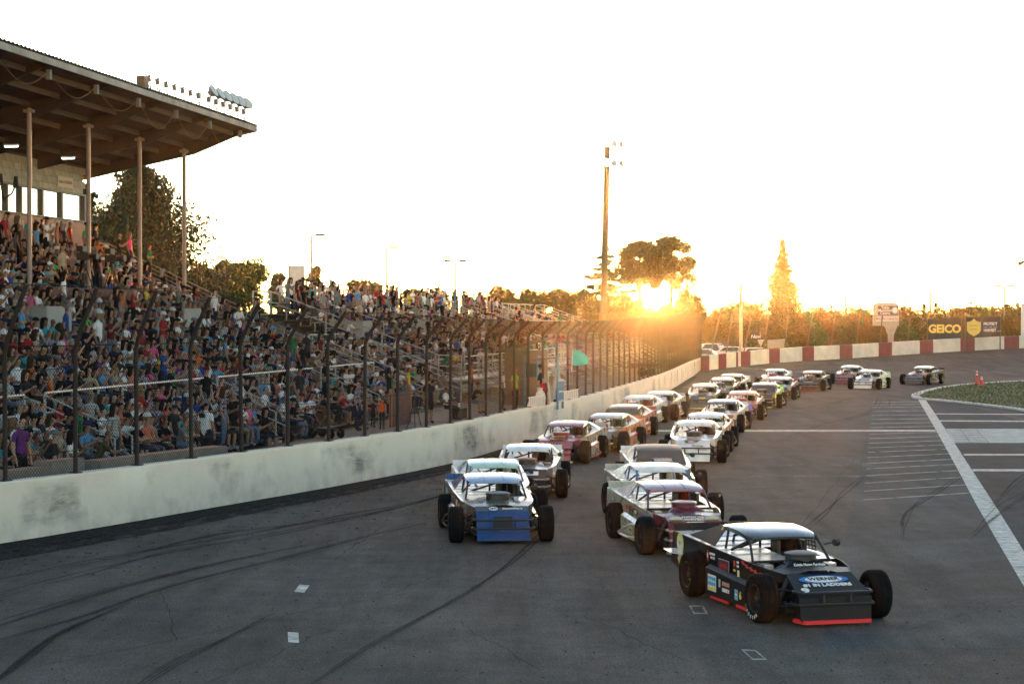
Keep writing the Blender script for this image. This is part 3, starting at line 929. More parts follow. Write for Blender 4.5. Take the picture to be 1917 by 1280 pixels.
# ---- low infill bleacher joining the roofed stand and the open ones
s = thing('low_bleacher', 'low packed bleacher joining the roofed stand to the open bleachers', 'bleacher', PO, STAND_RZ)
LP_ = profile(10.4, 0.62, 7, 0.72, 0.30)
bleacher(s, LP_, 1.4, 8.4, 'L', 1)
b = MB(); b.plate([(10.4, 1.45, 0.2), (5.4, 1.45, 2.2), (5.0, 1.45, 2.2), (5.0, 1.45, 0.2)], (0, 6.9, 0)); link('raking_frame', b.mesh('raking_frame', ALU_D), s)
for e in (1.2, 8.5):
    rail_run(s, [(5.4, e, 2.5), (10.6, e, 0.4)], 1.05, (0.55, 0.8, 1.05), 0.03, every=1.8)
rail_run(s, [(5.2, 1.4, 2.5), (5.2, 8.3, 2.5)], 1.05, (0.55, 1.05), 0.03, every=2.2)
# ------------------------------------------------------------------ catch fence on the front wall
POSTM = mat('fence_post_rust', (0.034, 0.025, 0.022), 0.75, 0.0, var=0.4, vscale=4, spec=.25)
WIRE = mat('fence_wire', (0.022, 0.017, 0.015), 0.8, 0.0, spec=0.08)
FSTEP = 2.28
FP = catmull(FRONT, FSTEP)
# shift so that a post falls where the photograph has one (px 265)
p265 = at(265, 973)
d0 = min(range(len(FP)), key=lambda i: (FP[i] - p265).length)
fine = catmull(FRONT, 0.05)
i265 = min(range(len(fine)), key=lambda i: (fine[i] - p265).length)
stepn = int(FSTEP / 0.05)
FP = [fine[i] for i in range(i265 % stepn, len(fine), stepn)]
FN = path_normals(FP)
fence = thing('catch_fence', 'tall rusty catch fence with chain link leaning over the track', 'fence')
VH, OV = 2.55, [(0.0, 2.55), (0.10, 2.85), (0.36, 3.22), (0.80, 3.72)]
def wire_mesh_flat(w, h, pitch=0.09, r=0.0036):
    """diagonal chain-link strands in the local xz plane, as short three-sided bars"""
    b = MB(); nseg = 0
    k = -int(h / pitch) - 1
    def strand(x0, sgn):
        # x = x0 + sgn * z
        lo, hi = 0.0, h
        if sgn > 0:
            lo = max(lo, -x0); hi = min(hi, w - x0)
        else:
            lo = max(lo, x0 - w); hi = min(hi, x0)
        if hi - lo < 0.03: return
        n = max(1, int((hi - lo) / 0.55))
        vs = []; fs = []
        for i in range(n + 1):
            z = lo + (hi - lo) * i / n; x = x0 + sgn * z; y = 0.004 * sgn
            vs += [(x - r, y, z), (x + r, y, z), (x, y + r * 1.7, z)]
        for i in range(n):
            a = i * 3
            for e in range(3):
                fs.append((a + e, a + (e + 1) % 3, a + 3 + (e + 1) % 3, a + 3 + e))
        b.add(vs, fs)
    for i in range(-int(h / pitch) - 1, int(w / pitch) + 2): strand(i * pitch, 1)
    for i in range(0, int((w + h) / pitch) + 2): strand(i * pitch, -1)
    b.tube([(0, 0, h), (w, 0, h)], 0.010, 5)
    return b
wm_v = wire_mesh_flat(FSTEP, VH).mesh('wire_mesh', WIRE, smooth=0)
wm_o = wire_mesh_flat(FSTEP, 1.42).mesh('wire_mesh', WIRE, smooth=0)
wm_vf = wire_mesh_flat(FSTEP, VH, .17, .0036).mesh('wire_mesh', WIRE, smooth=0)
wm_of = wire_mesh_flat(FSTEP, 1.42, .15, .0036).mesh('wire_mesh', WIRE, smooth=0)
cab = MB()
for h in (0.45, 1.0, 1.55, 2.1): cab.tube([(0, -0.01, h), (FSTEP * 0.5, -0.01, h - 0.012), (FSTEP, -0.01, h)], 0.008, 5)
cab = cab.mesh('cable', mat('fence_cable', (0.03, 0.024, 0.02), 0.8, 0.0, spec=.1))
RISE = [(36, 1.2), (42, 1.12), (45.5, .92), (50, .70), (56, .60), (66, .46), (75, .42), (85, .50), (97, .62), (120, .85), (150, 1.0)]
def post_b(rise, run):
    pm = MB()
    pm.tube([(0, 0, -0.25), (0, 0, VH - .12), (0, -run * .12, VH + rise * .10), (0, -run * .45, VH + rise * .46), (0, -run, VH + rise)], 0.046, 8)
    pm.box((0, 0, 0.01), (0.2, 0.2, 0.02))
    return pm.mesh('post', POSTM)
FOFF = 0.16
GATE_A, GATE_B = at(998, 823), at(1050, 808)
for i, (p, n) in enumerate(zip(FP, FN)):
    base = p + n * FOFF + Vector((0, 0, WALL_H))
    rz = math.atan2(n.y, n.x) - math.pi / 2          # local +y = away from the track
    rise = lerp_tab(p.y, RISE); run = .52
    o = link('post', post_b(rise, run), fence, base, rz)
    o.rotation_euler = (R(random.uniform(-.6, .6)), R(random.uniform(-.6, .6)), rz)
    if i + 1 < len(FP):
        q = FP[i + 1] + FN[i + 1] * FOFF + Vector((0, 0, WALL_H))
        d = q - base; L = d.length
        a = math.atan2(d.y, d.x)
        open_bay = 69.6 < p.y < 75.2
        if not open_bay:
            m1 = link('wire_mesh', wm_v if p.y < 74 else wm_vf, fence, base, a); m1.scale = (L / FSTEP, 1, 1); m1['kind'] = 'stuff'
            m3 = link('cable', cab, fence, base, a); m3.scale = (L / FSTEP, 1, 1)
        ang = math.atan2(run, rise); ln = math.hypot(run, rise)
        m2 = link('wire_mesh', wm_o if p.y < 74 else wm_of, fence, base + Vector((0, 0, VH)), a); m2.scale = (L / FSTEP, 1, ln / 1.42); m2['kind'] = 'stuff'
        m2.rotation_euler = (ang, 0, a)
# fence round the turn: lighter posts leaning outwards
tf = thing('turn_fence', 'thin chain link fence with leaning posts behind the striped turn wall', 'fence')
TP = [turn_pt(p) for p in (1333, 1365, 1397, 1435, 1476, 1516, 1562, 1610, 1655, 1705)]
tn = path_normals(TP)
tops = [(1352, 575), (1372, 592), (1407, 594), (1440, 590), (1476, 590), (1522, 588), (1565, 585), (1612, 580), (1653, 590), (1705, 596)]
for i, (p, n) in enumerate(zip(TP, tn)):
    a = p + n * 0.5 + Vector((0, 0, 0.2))
    s = FPX / a.y
    top = Vector(((tops[i][0] - 958.5) / s, a.y + 0.3, CAM_H - (tops[i][1] - HORIZ) / s))
    b = MB(); b.tube([a, top], 0.06, 7); link('post', b.mesh('post', mat('turn_post', (0.13, 0.09, 0.06), 0.7, 0.2)), tf)
    if i + 1 < len(TP):
        q = TP[i + 1] + tn[i + 1] * 0.5
        d = q - a; L = Vector((d.x, d.y, 0)).length
        m1 = link('wire_mesh', wm_v, tf, a + Vector((0, 0, 0.9)), math.atan2(d.y, d.x)); m1.scale = (L / FSTEP, 1, 0.95); m1['kind'] = 'stuff'
# ------------------------------------------------------------------ race cars (open-wheel modifieds); local -y is forward, +x the driver's side
RUBBER = mat('tyre_rubber', (0.009, 0.009, 0.010), 0.8, var=0.4, vscale=6, spec=0.04)
RIMB = mat('rim_black', (0.02, 0.02, 0.022), 0.45, 0.2, spec=.3)
STEEL = mat('bare_steel', (0.30, 0.29, 0.28), 0.4, 0.8, var=0.2)
CHROME = mat('bright_tube', (0.62, 0.60, 0.57), 0.3, 0.7)
BLACKP = mat('black_plastic', (0.018, 0.018, 0.02), 0.45)
CHASS = mat('chassis_black', (0.02, 0.02, 0.021), 0.6, 0.2)
ALUSH = mat('sheet_aluminium', (0.72, 0.71, 0.69), 0.32, 0.25, var=0.08, vscale=1.5, rvar=0.08)
WHITE_L = mat('white_vinyl', (0.75, 0.74, 0.70), 0.5)
TINT = mat('tinted_windscreen', (0.06, 0.065, 0.07), 0.05, 0.0, coat=0.6)
HWT = [(-1.35, .50), (-0.8, .70), (0.8, .76), (2.5, .79)]
ZTT = [(-1.35, .655), (-0.8, .715), (0.0, .76), (2.5, .885)]
def hw(y): return lerp_tab(y, HWT)
def zt(y): return lerp_tab(y, ZTT)
CM = {}     # shared car meshes
def cmesh(key, fn, mats):
    if key not in CM:
        CM[key] = fn().mesh(key.split('|')[0], mats)
    return CM[key]

def tyre_b():
    b = MB(); w = .135; Ro = .342; r0 = .19
    prof = [(r0, -w * .82), (r0 + .03, -w * .95), (.26, -w * 1.04), (Ro - .05, -w * 1.0), (Ro - .015, -w * .86), (Ro, -w * .62)]
    for gx in (-.33, .33):
        prof += [(Ro, gx * w - .005), (Ro - .007, gx * w - .004), (Ro - .007, gx * w + .004), (Ro, gx * w + .005)]
    prof += [(Ro, w * .62), (Ro - .015, w * .86), (Ro - .05, w * 1.0), (.26, w * 1.04), (r0 + .03, w * .95), (r0, w * .82)]
    b.lathe(prof, 36, Matrix.Rotation(R(90), 3, 'Y'))
    return b
def rim_b():
    b = MB(); M = Matrix.Rotation(R(90), 3, 'Y')
    b.lathe([(.195, -.115), (.20, -.12), (.185, -.10), (.17, 0.02), (.12, .045), (.07, .055), (.06, .085), (.0, .09)], 28, M)
    b.lathe([(.195, -.115), (.185, .115), (.20, .12), (.205, .115)], 28, M)
    for k in range(8):
        a = k * math.pi / 4
        b.box((.05, .125 * math.cos(a), .125 * math.sin(a)), (.012, .035, .05), Matrix.Rotation(a, 3, 'X'))
    for k in range(5):
        a = k * 2 * math.pi / 5
        b.box((.085, .045 * math.cos(a), .045 * math.sin(a)), (.02, .016, .016))
    return b
def chassis_b():
    b = MB()
    b.box((0, .35, .16), (1.05, 3.5, .06))
    for s in (-1, 1):
        b.tube([(s * .42, -1.75, .24), (s * .48, -.9, .2), (s * .58, 0, .16), (s * .58, 1.0, .18), (s * .42, 2.1, .35)], .035, 6)
        # front suspension: two arms, upright, shock, brake
        b.tube([(s * .40, -1.50, .24), (s * .76, -1.37, .22)], .018, 6); b.tube([(s * .40, -1.18, .24), (s * .76, -1.37, .22)], .018, 6)
        b.tube([(s * .42, -1.48, .44), (s * .74, -1.37, .46)], .015, 6); b.tube([(s * .42, -1.22, .44), (s * .74, -1.37, .46)], .015, 6)
        b.tube([(s * .76, -1.37, .18), (s * .74, -1.37, .5)], .03, 6)
        b.tube([(s * .66, -1.42, .24), (s * .44, -1.36, .62)], .042, 8)
        b.lathe([(.0, -.01), (.15, -.01), (.15, .01), (.0, .01)], 16, Matrix.Rotation(R(90), 3, 'Y'))
    b.tube([(-.74, 1.375, .34), (.74, 1.375, .34)], .05, 8)
    b.lathe([(.001, -.15), (.12, -.1), (.15, 0), (.12, .1), (.001, .15)], 10)
    b.box((0, -1.45, .34), (.72, .1, .34))       # radiator
    return b
def engine_b():
    b = MB()
    b.box((0, -.75, .42), (.5, .62, .34)); b.mat(1)
    for s in (-1, 1):
        b.box((s * .21, -.75, .62), (.13, .58, .09), Matrix.Rotation(s * .4, 3, 'Y'))
        for k in range(4):
            y = -.97 + k * .15
            b.tube([(s * .27, y, .54), (s * .42, y + .03, .50), (s * .47, y + .12, .36), (s * .44, -.3, .24)], .022, 6)
    b.mat(2)
    b.tube([(-.2, -1.1, .55), (-.33, -1.25, .58), (-.3, -1.5, .52)], .03, 6)
    b.tube([(.25, -1.0, .6), (.42, -.9, .66), (.5, -.6, .62)], .016, 6)
    b.lathe([(.001, 0), (.09, 0), (.09, .14), (.001, .15)], 12, Matrix.Translation((.50, -.52, .60)).to_3x3())
    b.box((.48, -.62, .66), (.16, .2, .1)); b.box((-.46, -.55, .64), (.14, .22, .12))
    return b
def aircl_b():
    b = MB(); T = Vector((0, -.72, 0))
    vs = [(.10, .70), (.235, .72), (.24, .735), (.225, .745), (.225, .845), (.24, .855), (.235, .875), (.16, .895), (.05, .90), (.0, .905)]
    b.lathe(vs, 28)
    b.v = [(x, y - .72, z) for x, y, z in b.v]
    return b
def scoop_b():
    b = MB()
    fr = [(-.24, -1.0, .72), (.24, -1.0, .72), (.20, -1.0, .86), (-.20, -1.0, .86)]
    bk = [(-.28, -.48, .74), (.28, -.48, .74), (.24, -.50, .90), (-.24, -.50, .90)]
    b.add(fr + bk, [(0, 1, 2, 3), (7, 6, 5, 4), (0, 4, 5, 1), (1, 5, 6, 2), (2, 6, 7, 3), (3, 7, 4, 0)])
    return b
def sidepanel_b(s):
    b = MB()
    def prof(y): return hw(y)
    ys_top = [-.98, -.6, -.2, .2, .6, 1.0, 1.4, 1.8, 2.5]
    poly = [(y, zt(y)) for y in ys_top] + [(2.58, .40), (1.86, .22), (1.80, .45), (1.62, .64), (1.375, .71), (1.13, .64), (.97, .45), (.93, .12), (.2, .12), (-.95, .13)]
    pts = [(s * prof(y), y, z) for y, z in poly]
    # fan from several strips instead of one n-gon: use an n-gon plate, flat enough
    b.plate(pts, (-s * .02, 0, 0))
    return b
def skirt_b(s):
    """lower side panel standing proud, with its sloping ledge"""
    b = MB()
    rows = []
    for y in (-.78, -.3, .2, .6, .90):
        h = hw(y)
        zr = .34 + (.90 - y) * .05 if False else .40 + (y + .78) * .06
        rows.append([(s * (h + .004), y, zr + .05), (s * (h + .085), y, zr), (s * (h + .085), y, .10), (s * (h + .004), y, .10)])
    b.grid(rows)
    for r in (rows[0], rows[-1]): b.quad(*r)
    return b
def fender_b(s):
    b = MB()
    a = [(s * hw(-1.35), -1.35, zt(-1.35)), (s * hw(-.98), -.98, zt(-.98)), (s * hw(-.98), -.98, .45), (s * hw(-1.35), -1.35, .55)]
    b.plate(a, (-s * .015, 0, 0))
    return b
def deck_b():
    b = MB()
    def strip(x0f, x1f, y0, y1, n=6):
        rows = []
        for k in range(n + 1):
            y = y0 + (y1 - y0) * k / n
            z = zt(y) - .006
            rows.append([(x0f(y), y, z), (x1f(y), y, z)])
        b.grid(rows)
        rows2 = [[(p[0], p[1], p[2] - .012) for p in r] for r in rows]
        b.grid(rows2)
    strip(lambda y: -hw(y) + .022, lambda y: .02, -.38, 2.49)
    strip(lambda y: .02, lambda y: hw(y) - .022, .78, 2.49)
    strip(lambda y: .60, lambda y: hw(y) - .022, -.38, .78)
    strip(lambda y: .02, lambda y: .60, -.38, -.12, 2)
    for y in (.2, .62, 1.02, 1.42, 1.85):      # lapped sheet joints
        b.box((-.36 if y < .78 else 0, y, zt(y) + .002), (.70 if y < .78 else 1.46, .025, .01))
    b.box((.31, .33, .5), (.58, .9, .02))
    return b
def hood_b(full=True):
    b = MB()
    y0 = -.38 if full else -1.02
    rows = []
    n = 6
    for k in range(n + 1):
        y = -1.35 + (y0 + 1.35) * k / n
        h = hw(y) - .02; z = zt(y) - .004
        rows.append([(-h, y, z), (-h * .62, y, z + .012), (-h * .3, y, z + .045), (h * .3, y, z + .045), (h * .62, y, z + .012), (h, y, z)])
    b.grid(rows)
    if full:
        # cowl humps either side of the air cleaner
        for s in (-1, 1):
            b.add([(s * .30, -1.0, .72), (s * .42, -.95, .70), (s * .40, -.55, .73), (s * .28, -.52, .745), (s * .30, -.80, .80), (s * .36, -.78, .80)],
                  [(0, 1, 5, 4), (1, 2, 5), (2, 3, 4, 5), (3, 0, 4)])
    else:
        b.plate([(-.30, -1.02, .70), (.30, -1.02, .70), (.33, -.98, .71), (.22, -.93, .79), (-.22, -.93, .79), (-.33, -.98, .71)], (0, .1, .01))
    return b
def nose_b(seg, mi=0):
    """seg: list of (y, z, half width)"""
    b = MB()
    for (y0, z0, h0), (y1, z1, h1) in zip(seg, seg[1:]):
        b.add([(-h0, y0, z0), (h0, y0, z0), (h1, y1, z1), (-h1, y1, z1)], [(0, 1, 2, 3)])
        for s in (-1, 1):
            b.add([(s * h0, y0, z0), (s * h1, y1, z1), (s * (h1 - .05), y1 + .35, z1 + .03), (s * (h0 - .03), y0 + .25, z0 - .03)], [(0, 1, 2, 3)])
    return b
ROOFY = [(-.12, 1.035, .53), (-.05, 1.065, .545), (.1, 1.105, .555), (.35, 1.135, .555), (.7, 1.15, .55), (1.0, 1.14, .53), (1.08, 1.125, .52)]
def roof_b():
    b = MB(); rows = []
    for y, z, h in ROOFY:
        rows.append([(-h, y, z - .075), (-h + .006, y, z - .035), (-h * .9, y, z - .012), (-h * .5, y, z), (0, y, z + .005), (h * .5, y, z), (h * .9, y, z - .012), (h - .006, y, z - .035), (h, y, z - .075)])
    b.grid(rows)
    b.add(rows[0] + [(x, y + .0, z - .03) for x, y, z in rows[0]], [(k, k + 1, 10 + k, 9 + k) for k in range(8)])
    rows = [[(x * .98, y, z - .02) for x, y, z in r] for r in rows]
    b.grid(rows)
    return b
def rib_b(x):
    b = MB()
    pts = [(x, y, z + .006) for y, z, h in ROOFY[1:-1]]
    for p, q in zip(pts, pts[1:]): b.beam(p, q, .022, .018)
    return b
def cage_b():
    b = MB(); r = .021
    for s in (-1, 1):
        b.tube([(s * .60, -.40, .70), (s * .525, -.08, 1.03), (s * .53, .75, 1.10)], r, 6)
        b.tube([(s * .58, .76, .45), (s * .57, .76, .8), (s * .52, .76, 1.10)], r, 6)
        b.tube([(s * .52, .78, 1.09), (s * .50, 1.12, 1.09), (s * .46, 1.75, .80)], r, 6)
    b.tube([(-.525, -.08, 1.02), (.525, -.08, 1.02)], r, 6); b.tube([(-.52, .76, 1.10), (.52, .76, 1.10)], r, 6)
    b.tube([(.52, .76, 1.09), (.05, .78, .92), (-.40, .78, .78)], r, 6)
    b.tube([(-.10, .76, 1.09), (-.32, 1.05, .95), (-.22, 1.35, .82)], r, 6)
    b.tube([(-.02, .76, 1.10), (-.02, .76, .78)], r, 6)
    b.tube([(-.45, -.05, 1.02), (-.58, .50, .80)], r, 6)
    b.tube([(-.60, -.40, .72), (.60, -.40, .72)], r, 6)
    b.tube([(.22, -.40, .73), (.24, -.1, 1.02)], .012, 6)
    return b
def seat_b():
    b = MB()
    b.box((.31, .55, .52), (.46, .1, .5), Matrix.Rotation(-.15, 3, 'X')); b.box((.31, .30, .32), (.46, .5, .1))
    b.box((.10, .42, .82), (.05, .22, .22)); b.box((.52, .42, .82), (.05, .22, .22)); b.box((.31, .58, .86), (.44, .07, .26))
    return b
def net_b():
    b = MB()
    for k in range(6):
        b.beam((.575, .05 + k * .12, .80), (.545, .05 + k * .12, 1.06), .02, .006, (1, 0, 0))
    for k in range(5):
        b.beam((.575 - k * .007, .02, .81 + k * .06), (.575 - k * .007, .70, .81 + k * .06), .006, .02, (0, 0, 1))
    return b
def sail_b(s, cut=False):
    b = MB()
    poly = [(s * .545, .80, 1.09), (s * .525, 1.07, 1.11), (s * .70, 2.02, zt(2.0) + .01), (s * .71, .88, zt(.88) + .01)]
    if cut:
        poly = [(s * .545, .80, 1.09), (s * .525, 1.07, 1.11), (s * .70, 2.02, zt(2.0) + .01), (s * .705, 1.55, zt(1.5) + .01), (s * .63, 1.35, .95), (s * .58, 1.05, 1.02)]
    b.plate(poly, (-s * .012, 0, 0))
    return b
def spoiler_b():
    b = MB()
    b.plate([(-.76, 2.49, .88), (.76, 2.49, .88), (.76, 2.54, 1.0), (-.76, 2.54, 1.0)], (0, .01, 0))
    for x in (-.5, 0, .5): b.beam((x, 2.53, .98), (x, 2.36, .885), .015, .015)
    return b
def tail_b():
    b = MB()
    b.plate([(-.765, 2.52, .40), (.765, 2.52, .40), (.765, 2.485, .87), (-.765, 2.485, .87)], (0, .014, 0))
    b.tube([(-.62, 2.3, .40), (-.55, 2.6, .40), (.55, 2.6, .40), (.62, 2.3, .40)], .022, 6)
    return b
def bumper_b():
    b = MB(); r = .021
    for z, w_ in ((.47, .57), (.31, .60)):
        b.tube([(-w_ + .08, -1.62, z), (-w_, -1.80, z), (-w_ + .05, -2.0, z), (w_ - .05, -2.0, z), (w_, -1.80, z), (w_ - .08, -1.62, z)], r, 7)
    for x in (-.2, .2): b.tube([(x, -2.0, .31), (x, -2.0, .47)], r * .8, 6)
    return b
def nerf_b(s):
    b = MB(); r = .021
    b.tube([(s * .70, -.74, .46), (s * .95, -.66, .47), (s * .99, -.50, .44), (s * .99, .45, .22), (s * .93, .62, .20), (s * .74, .68, .22)], r, 7)
    b.tube([(s * .72, -.55, .2), (s * .97, -.3, .2), (s * .98, .4, .2)], r, 6)
    return b
def lip_b(w_=.56):
    b = MB()
    b.plate([(-w_, -1.80, .05), (-w_ + .08, -2.02, .045), (w_ - .06, -2.02, .045), (w_, -1.80, .05), (w_, -1.76, .05), (-w_, -1.76, .05)], (0, 0, .05))
    return b
def screen_b():
    b = MB()
    b.add([(-.60, -.40, .735), (.60, -.40, .735), (.525, -.09, 1.035), (-.525, -.09, 1.035), (0, -.47, .74), (0, -.15, 1.05)], [(0, 4, 5, 3), (4, 1, 2, 5)])
    return b
def rearglass_b():
    b = MB(); b.quad((-.5, 1.07, 1.10), (.5, 1.07, 1.10), (.62, 1.75, .83), (-.62, 1.75, .83)); return b
def mirror_b():
    b = MB(); b.tube([(.60, -.18, .92), (.76, -.22, .95)], .01, 6); b.tube([(.74, -.25, .95), (.80, -.22, .95)], [.05, .06], 8); return b
def headlight_b(s):
    b = MB(); x = s * .33
    ring = [(x + .13 * math.cos(a) , math.sin(a) * .045) for a in [k * math.pi / 6 for k in range(12)]]
    b.plate([(px, -1.515 - (z) * -.0, .645 + z) for px, z in ring], (0, -.01, 0)); return b

NOSE_SLOPE = [(-1.34, .665, .49), (-1.88, .44, .54), (-1.93, .40, .54), (-1.97, .08, .52)]
NOSE_UP = [(-1.34, .675, .50), (-1.60, .61, .50)]
NOSE_UP2 = [(-1.60, .61, .50), (-1.93, .08, .50)]
CARS = {}
def gloss(m):
    p = _pr(m); p.inputs['Coat Weight'].default_value = 0.9; p.inputs['Coat Roughness'].default_value = 0.12
def race_car(key, label, px, py, yaw, side, nose, roof, deck=None, hoodc=None, cage=None, bumper=None, spoiler=None, sail=None, nosetype='slope', nose2=None, screen=False, scoop=False, open_hood=False, lip=None, ribs=True, nerf=True, rim=None, net=False, skirtc=None, top=None, lights=False, airc=None, dull=False):
    pos = ground_at(px, py)
    th = R(yaw)
    # the survey pixel is the ground under the middle of the front axle
    pos = pos + Vector((-math.sin(th) * 1.375, math.cos(th) * 1.375, 0))
    pos.z = bank(pos.x, pos.y)
    c = thing('race_car', label, 'race car', pos, th, 'modified race cars on the track')
    deck = deck or ALUSH; hoodc = hoodc or nose; cage = cage or CHASS; bumper = bumper or STEEL
    def part(name, k, fn, *ms, parent=None):
        return link(name, cmesh(name + '|' + k, fn, [None] * len(ms)), parent or c, mats=ms)
    part('chassis', '', chassis_b, CHASS)
    part('engine', '', engine_b, BLACKP, STEEL, CHROME)
    for s, nm in ((-1, 'r'), (1, 'l')):
        part('side_panel', nm, lambda: sidepanel_b(s), side)
        part('side_skirt', nm, lambda: skirt_b(s), skirtc or side)
        part('fender', nm, lambda: fender_b(s), hoodc)
        part('sail_panel', nm, lambda: sail_b(s), sail or side) if s < 0 else part('sail_panel', 'cut', lambda: sail_b(s, True), sail or side)
        if nerf: part('nerf_bar', nm, lambda: nerf_b(s), bumper)
        for y, fr in ((-1.375, 1), (1.375, 0)):
            wv = link('wheel', None, c, (s * .86, y, .342))
            steer = R(random.uniform(-4, 4)) if fr else 0
            wv.rotation_euler = (random.uniform(0, 6), 0, (math.pi if s < 0 else 0) + steer)
            wv.rotation_mode = 'XYZ'
            part('tyre', '', tyre_b, RUBBER, parent=wv)
            part('rim', '', rim_b, rim or RIMB, parent=wv)
    part('deck', '', deck_b, deck)
    if open_hood: part('hood', 'open', lambda: hood_b(False), hoodc)
    else: part('hood', 'full', lambda: hood_b(True), hoodc)
    if nosetype == 'slope': part('nose', 's', lambda: nose_b(NOSE_SLOPE), nose)
    else:
        part('nose', 'u', lambda: nose_b(NOSE_UP), nose); part('valance', 'u', lambda: nose_b(NOSE_UP2), nose2 or nose)
    rf = part('roof', '', roof_b, roof)
    if not dull: gloss(roof)
    if ribs:
        part('roof_rib', 'a', lambda: rib_b(-.19), top or roof, parent=rf); part('roof_rib', 'b', lambda: rib_b(.19), top or roof, parent=rf)
    part('roll_cage', '', cage_b, cage)
    part('seat', '', seat_b, BLACKP)
    if scoop: part('hood_scoop', '', scoop_b, hoodc)
    else: part('air_cleaner', '', aircl_b, airc or BLACKP)
    if screen: part('windscreen', '', screen_b, TINT)
    part('spoiler', '', spoiler_b, spoiler or side)
    part('tail_panel', '', tail_b, side)
    part('front_bumper', '', bumper_b, bumper)
    if lip: part('front_lip', '', lip_b, lip)
    if net: part('window_net', '', net_b, CHASS)
    part('mirror', '', mirror_b, BLACKP)
    if lights:
        for s in (-1, 1): part('headlight_decal', 'h%d' % s, lambda: headlight_b(s), mat('headlight_decal', (0.55, 0.55, 0.40), 0.4))
    CARS[key] = c
    return c

P = paint
BLK = mat('paint_black', (0.007, 0.009, 0.012), 0.4, var=0.1, spec=0.16); WHT = P('white', (0.68, 0.67, 0.64)); MAR = P('maroon', (0.12, 0.014, 0.025)); RED = P('red', (0.30, 0.025, 0.03))
BLU = P('blue', (0.008, 0.05, 0.17)); NAVY = P('navy', (0.02, 0.035, 0.10)); GRN = P('green', (0.08, 0.42, 0.12)); LIME = P('lime', (0.35, 0.62, 0.06)); ORG = P('orange', (0.55, 0.13, 0.03))
GRY = P('grey', (0.12, 0.12, 0.13)); SIL = P('silver', (0.38, 0.38, 0.39)); YEL = P('yellow', (0.62, 0.52, 0.05)); PUR = P('purple', (0.10, 0.05, 0.16)); CRM = P('cream', (0.42, 0.37, 0.27)); REDB = mat('bright_red_trim', (0.72, 0.02, 0.03), 0.4)
race_car('lead', 'black race car number 9 with red lower lip leading the field', 1534, 1161, 15, BLK, BLK, P('black_roof', (0.02, 0.024, 0.028), 0.22), bumper=BLACKP, open_hood=True, lip=REDB, ribs=False, nerf=False, net=True)
race_car('blue', 'blue nosed race car with light blue roof heading the row by the wall', 938, 1014, 6, GRY, BLK, P('pale_blue', (0.22, 0.29, 0.46)), hoodc=P('bronze', (0.10, 0.085, 0.065)), bumper=mat('brown_tube', (0.035, 0.028, 0.026), 0.6, spec=.3), nosetype='up', nose2=BLU, spoiler=BLU, sail=PUR)
race_car('green', 'race car with green edged white roof right behind the blue nosed car', 935, 974, 5, WHT, WHT, P('green_roof', (0.42, 0.58, 0.44)), cage=GRY)
race_car('row3', 'white roofed race car third in the row beside the wall', 984, 931, -3, WHT, BLK, WHT, bumper=STEEL, hoodc=GRY)
race_car('maroon', 'maroon race car with silver bumper bars behind the leading black car', 1296, 1036, 8.5, CRM, MAR, P('maroon_roof', (0.30, 0.13, 0.14)), hoodc=MAR, bumper=CHROME, nosetype='up', nose2=MAR, open_hood=True, lights=True, sail=MAR, cage=P('cage_maroon', (0.07, 0.02, 0.025)), lip=CHROME, airc=MAR)
race_car('white6', 'white roofed race car with blue roll bars tucked behind the maroon car', 1262, 985, 7, CRM, WHT, WHT, cage=P('cage_blue', (0.02, 0.09, 0.25)), ribs=False)
race_car('scoop7', 'black bodied race car with big hood scoop and tinted windscreen', 1245, 933, 1, WHT, BLK, mat('satin_grey', (0.035, 0.04, 0.045), 0.42, spec=.4), hoodc=P('steel_grey', (0.05, 0.055, 0.06)), screen=True, scoop=True, dull=True, ribs=False, nerf=False)
race_car('white8', 'all white race car with black bird emblem on its hood', 1297, 866, -8, WHT, WHT, WHT, bumper=CHASS, sail=WHT)
race_car('white9', 'white ribbed roof race car with orange sides behind the all white car', 1314, 845, -10, ORG, WHT, WHT, bumper=CHASS)
race_car('navy10', 'navy roofed race car with windscreen and white fenders in the inner row', 1344, 809, -12, WHT, WHT, NAVY, hoodc=WHT, screen=False, ribs=False, bumper=CHASS)
race_car('orange11', 'race car with orange roll bars and purple nose in the inner row', 1386, 786, -10, PUR, P('purple_nose', (0.12, 0.08, 0.28)), P('peach_roof', (0.55, 0.33, 0.22)), hoodc=RED, cage=ORG, airc=RED)
race_car('green12', 'black and lime green race car with tinted windscreen in the inner row', 1425, 764, -12, LIME, BLK, GRY, hoodc=BLK, screen=True, scoop=True, lip=LIME, ribs=False)
race_car('black13', 'black race car with red seat parts behind the lime green one', 1456, 748, -12, RED, BLK, WHT, hoodc=CRM, lip=WHT, ribs=False)
race_car('white14', 'white bodied race car at the back of the inner row', 1444, 727, -15, WHT, WHT, WHT, hoodc=WHT, airc=RED)
race_car('smile15', 'black race car with white crescent on its nose coming off the turn', 1514, 732, -16, BLK, BLK, CRM, hoodc=BLK, ribs=False, lip=RED)
race_car('maroon16', 'dark red race car half hidden behind a white and green one', 1583, 719, -19, GRY, P('dark_red', (0.16, 0.02, 0.03)), WHT, hoodc=SIL, lip=RED)
race_car('white17', 'white race car with lime flashes on its side in the turn', 1619, 729, -22, P('lime_white', (0.50, 0.62, 0.36)), WHT, WHT, hoodc=SIL, ribs=False, bumper=CHASS)
race_car('black18', 'black race car with white roof, last in the turn by the cones', 1715, 720, -28, BLK, P('slate', (0.06, 0.06, 0.075)), WHT, hoodc=P('pink_grey', (0.35, 0.22, 0.2)), ribs=False, rim=STEEL)
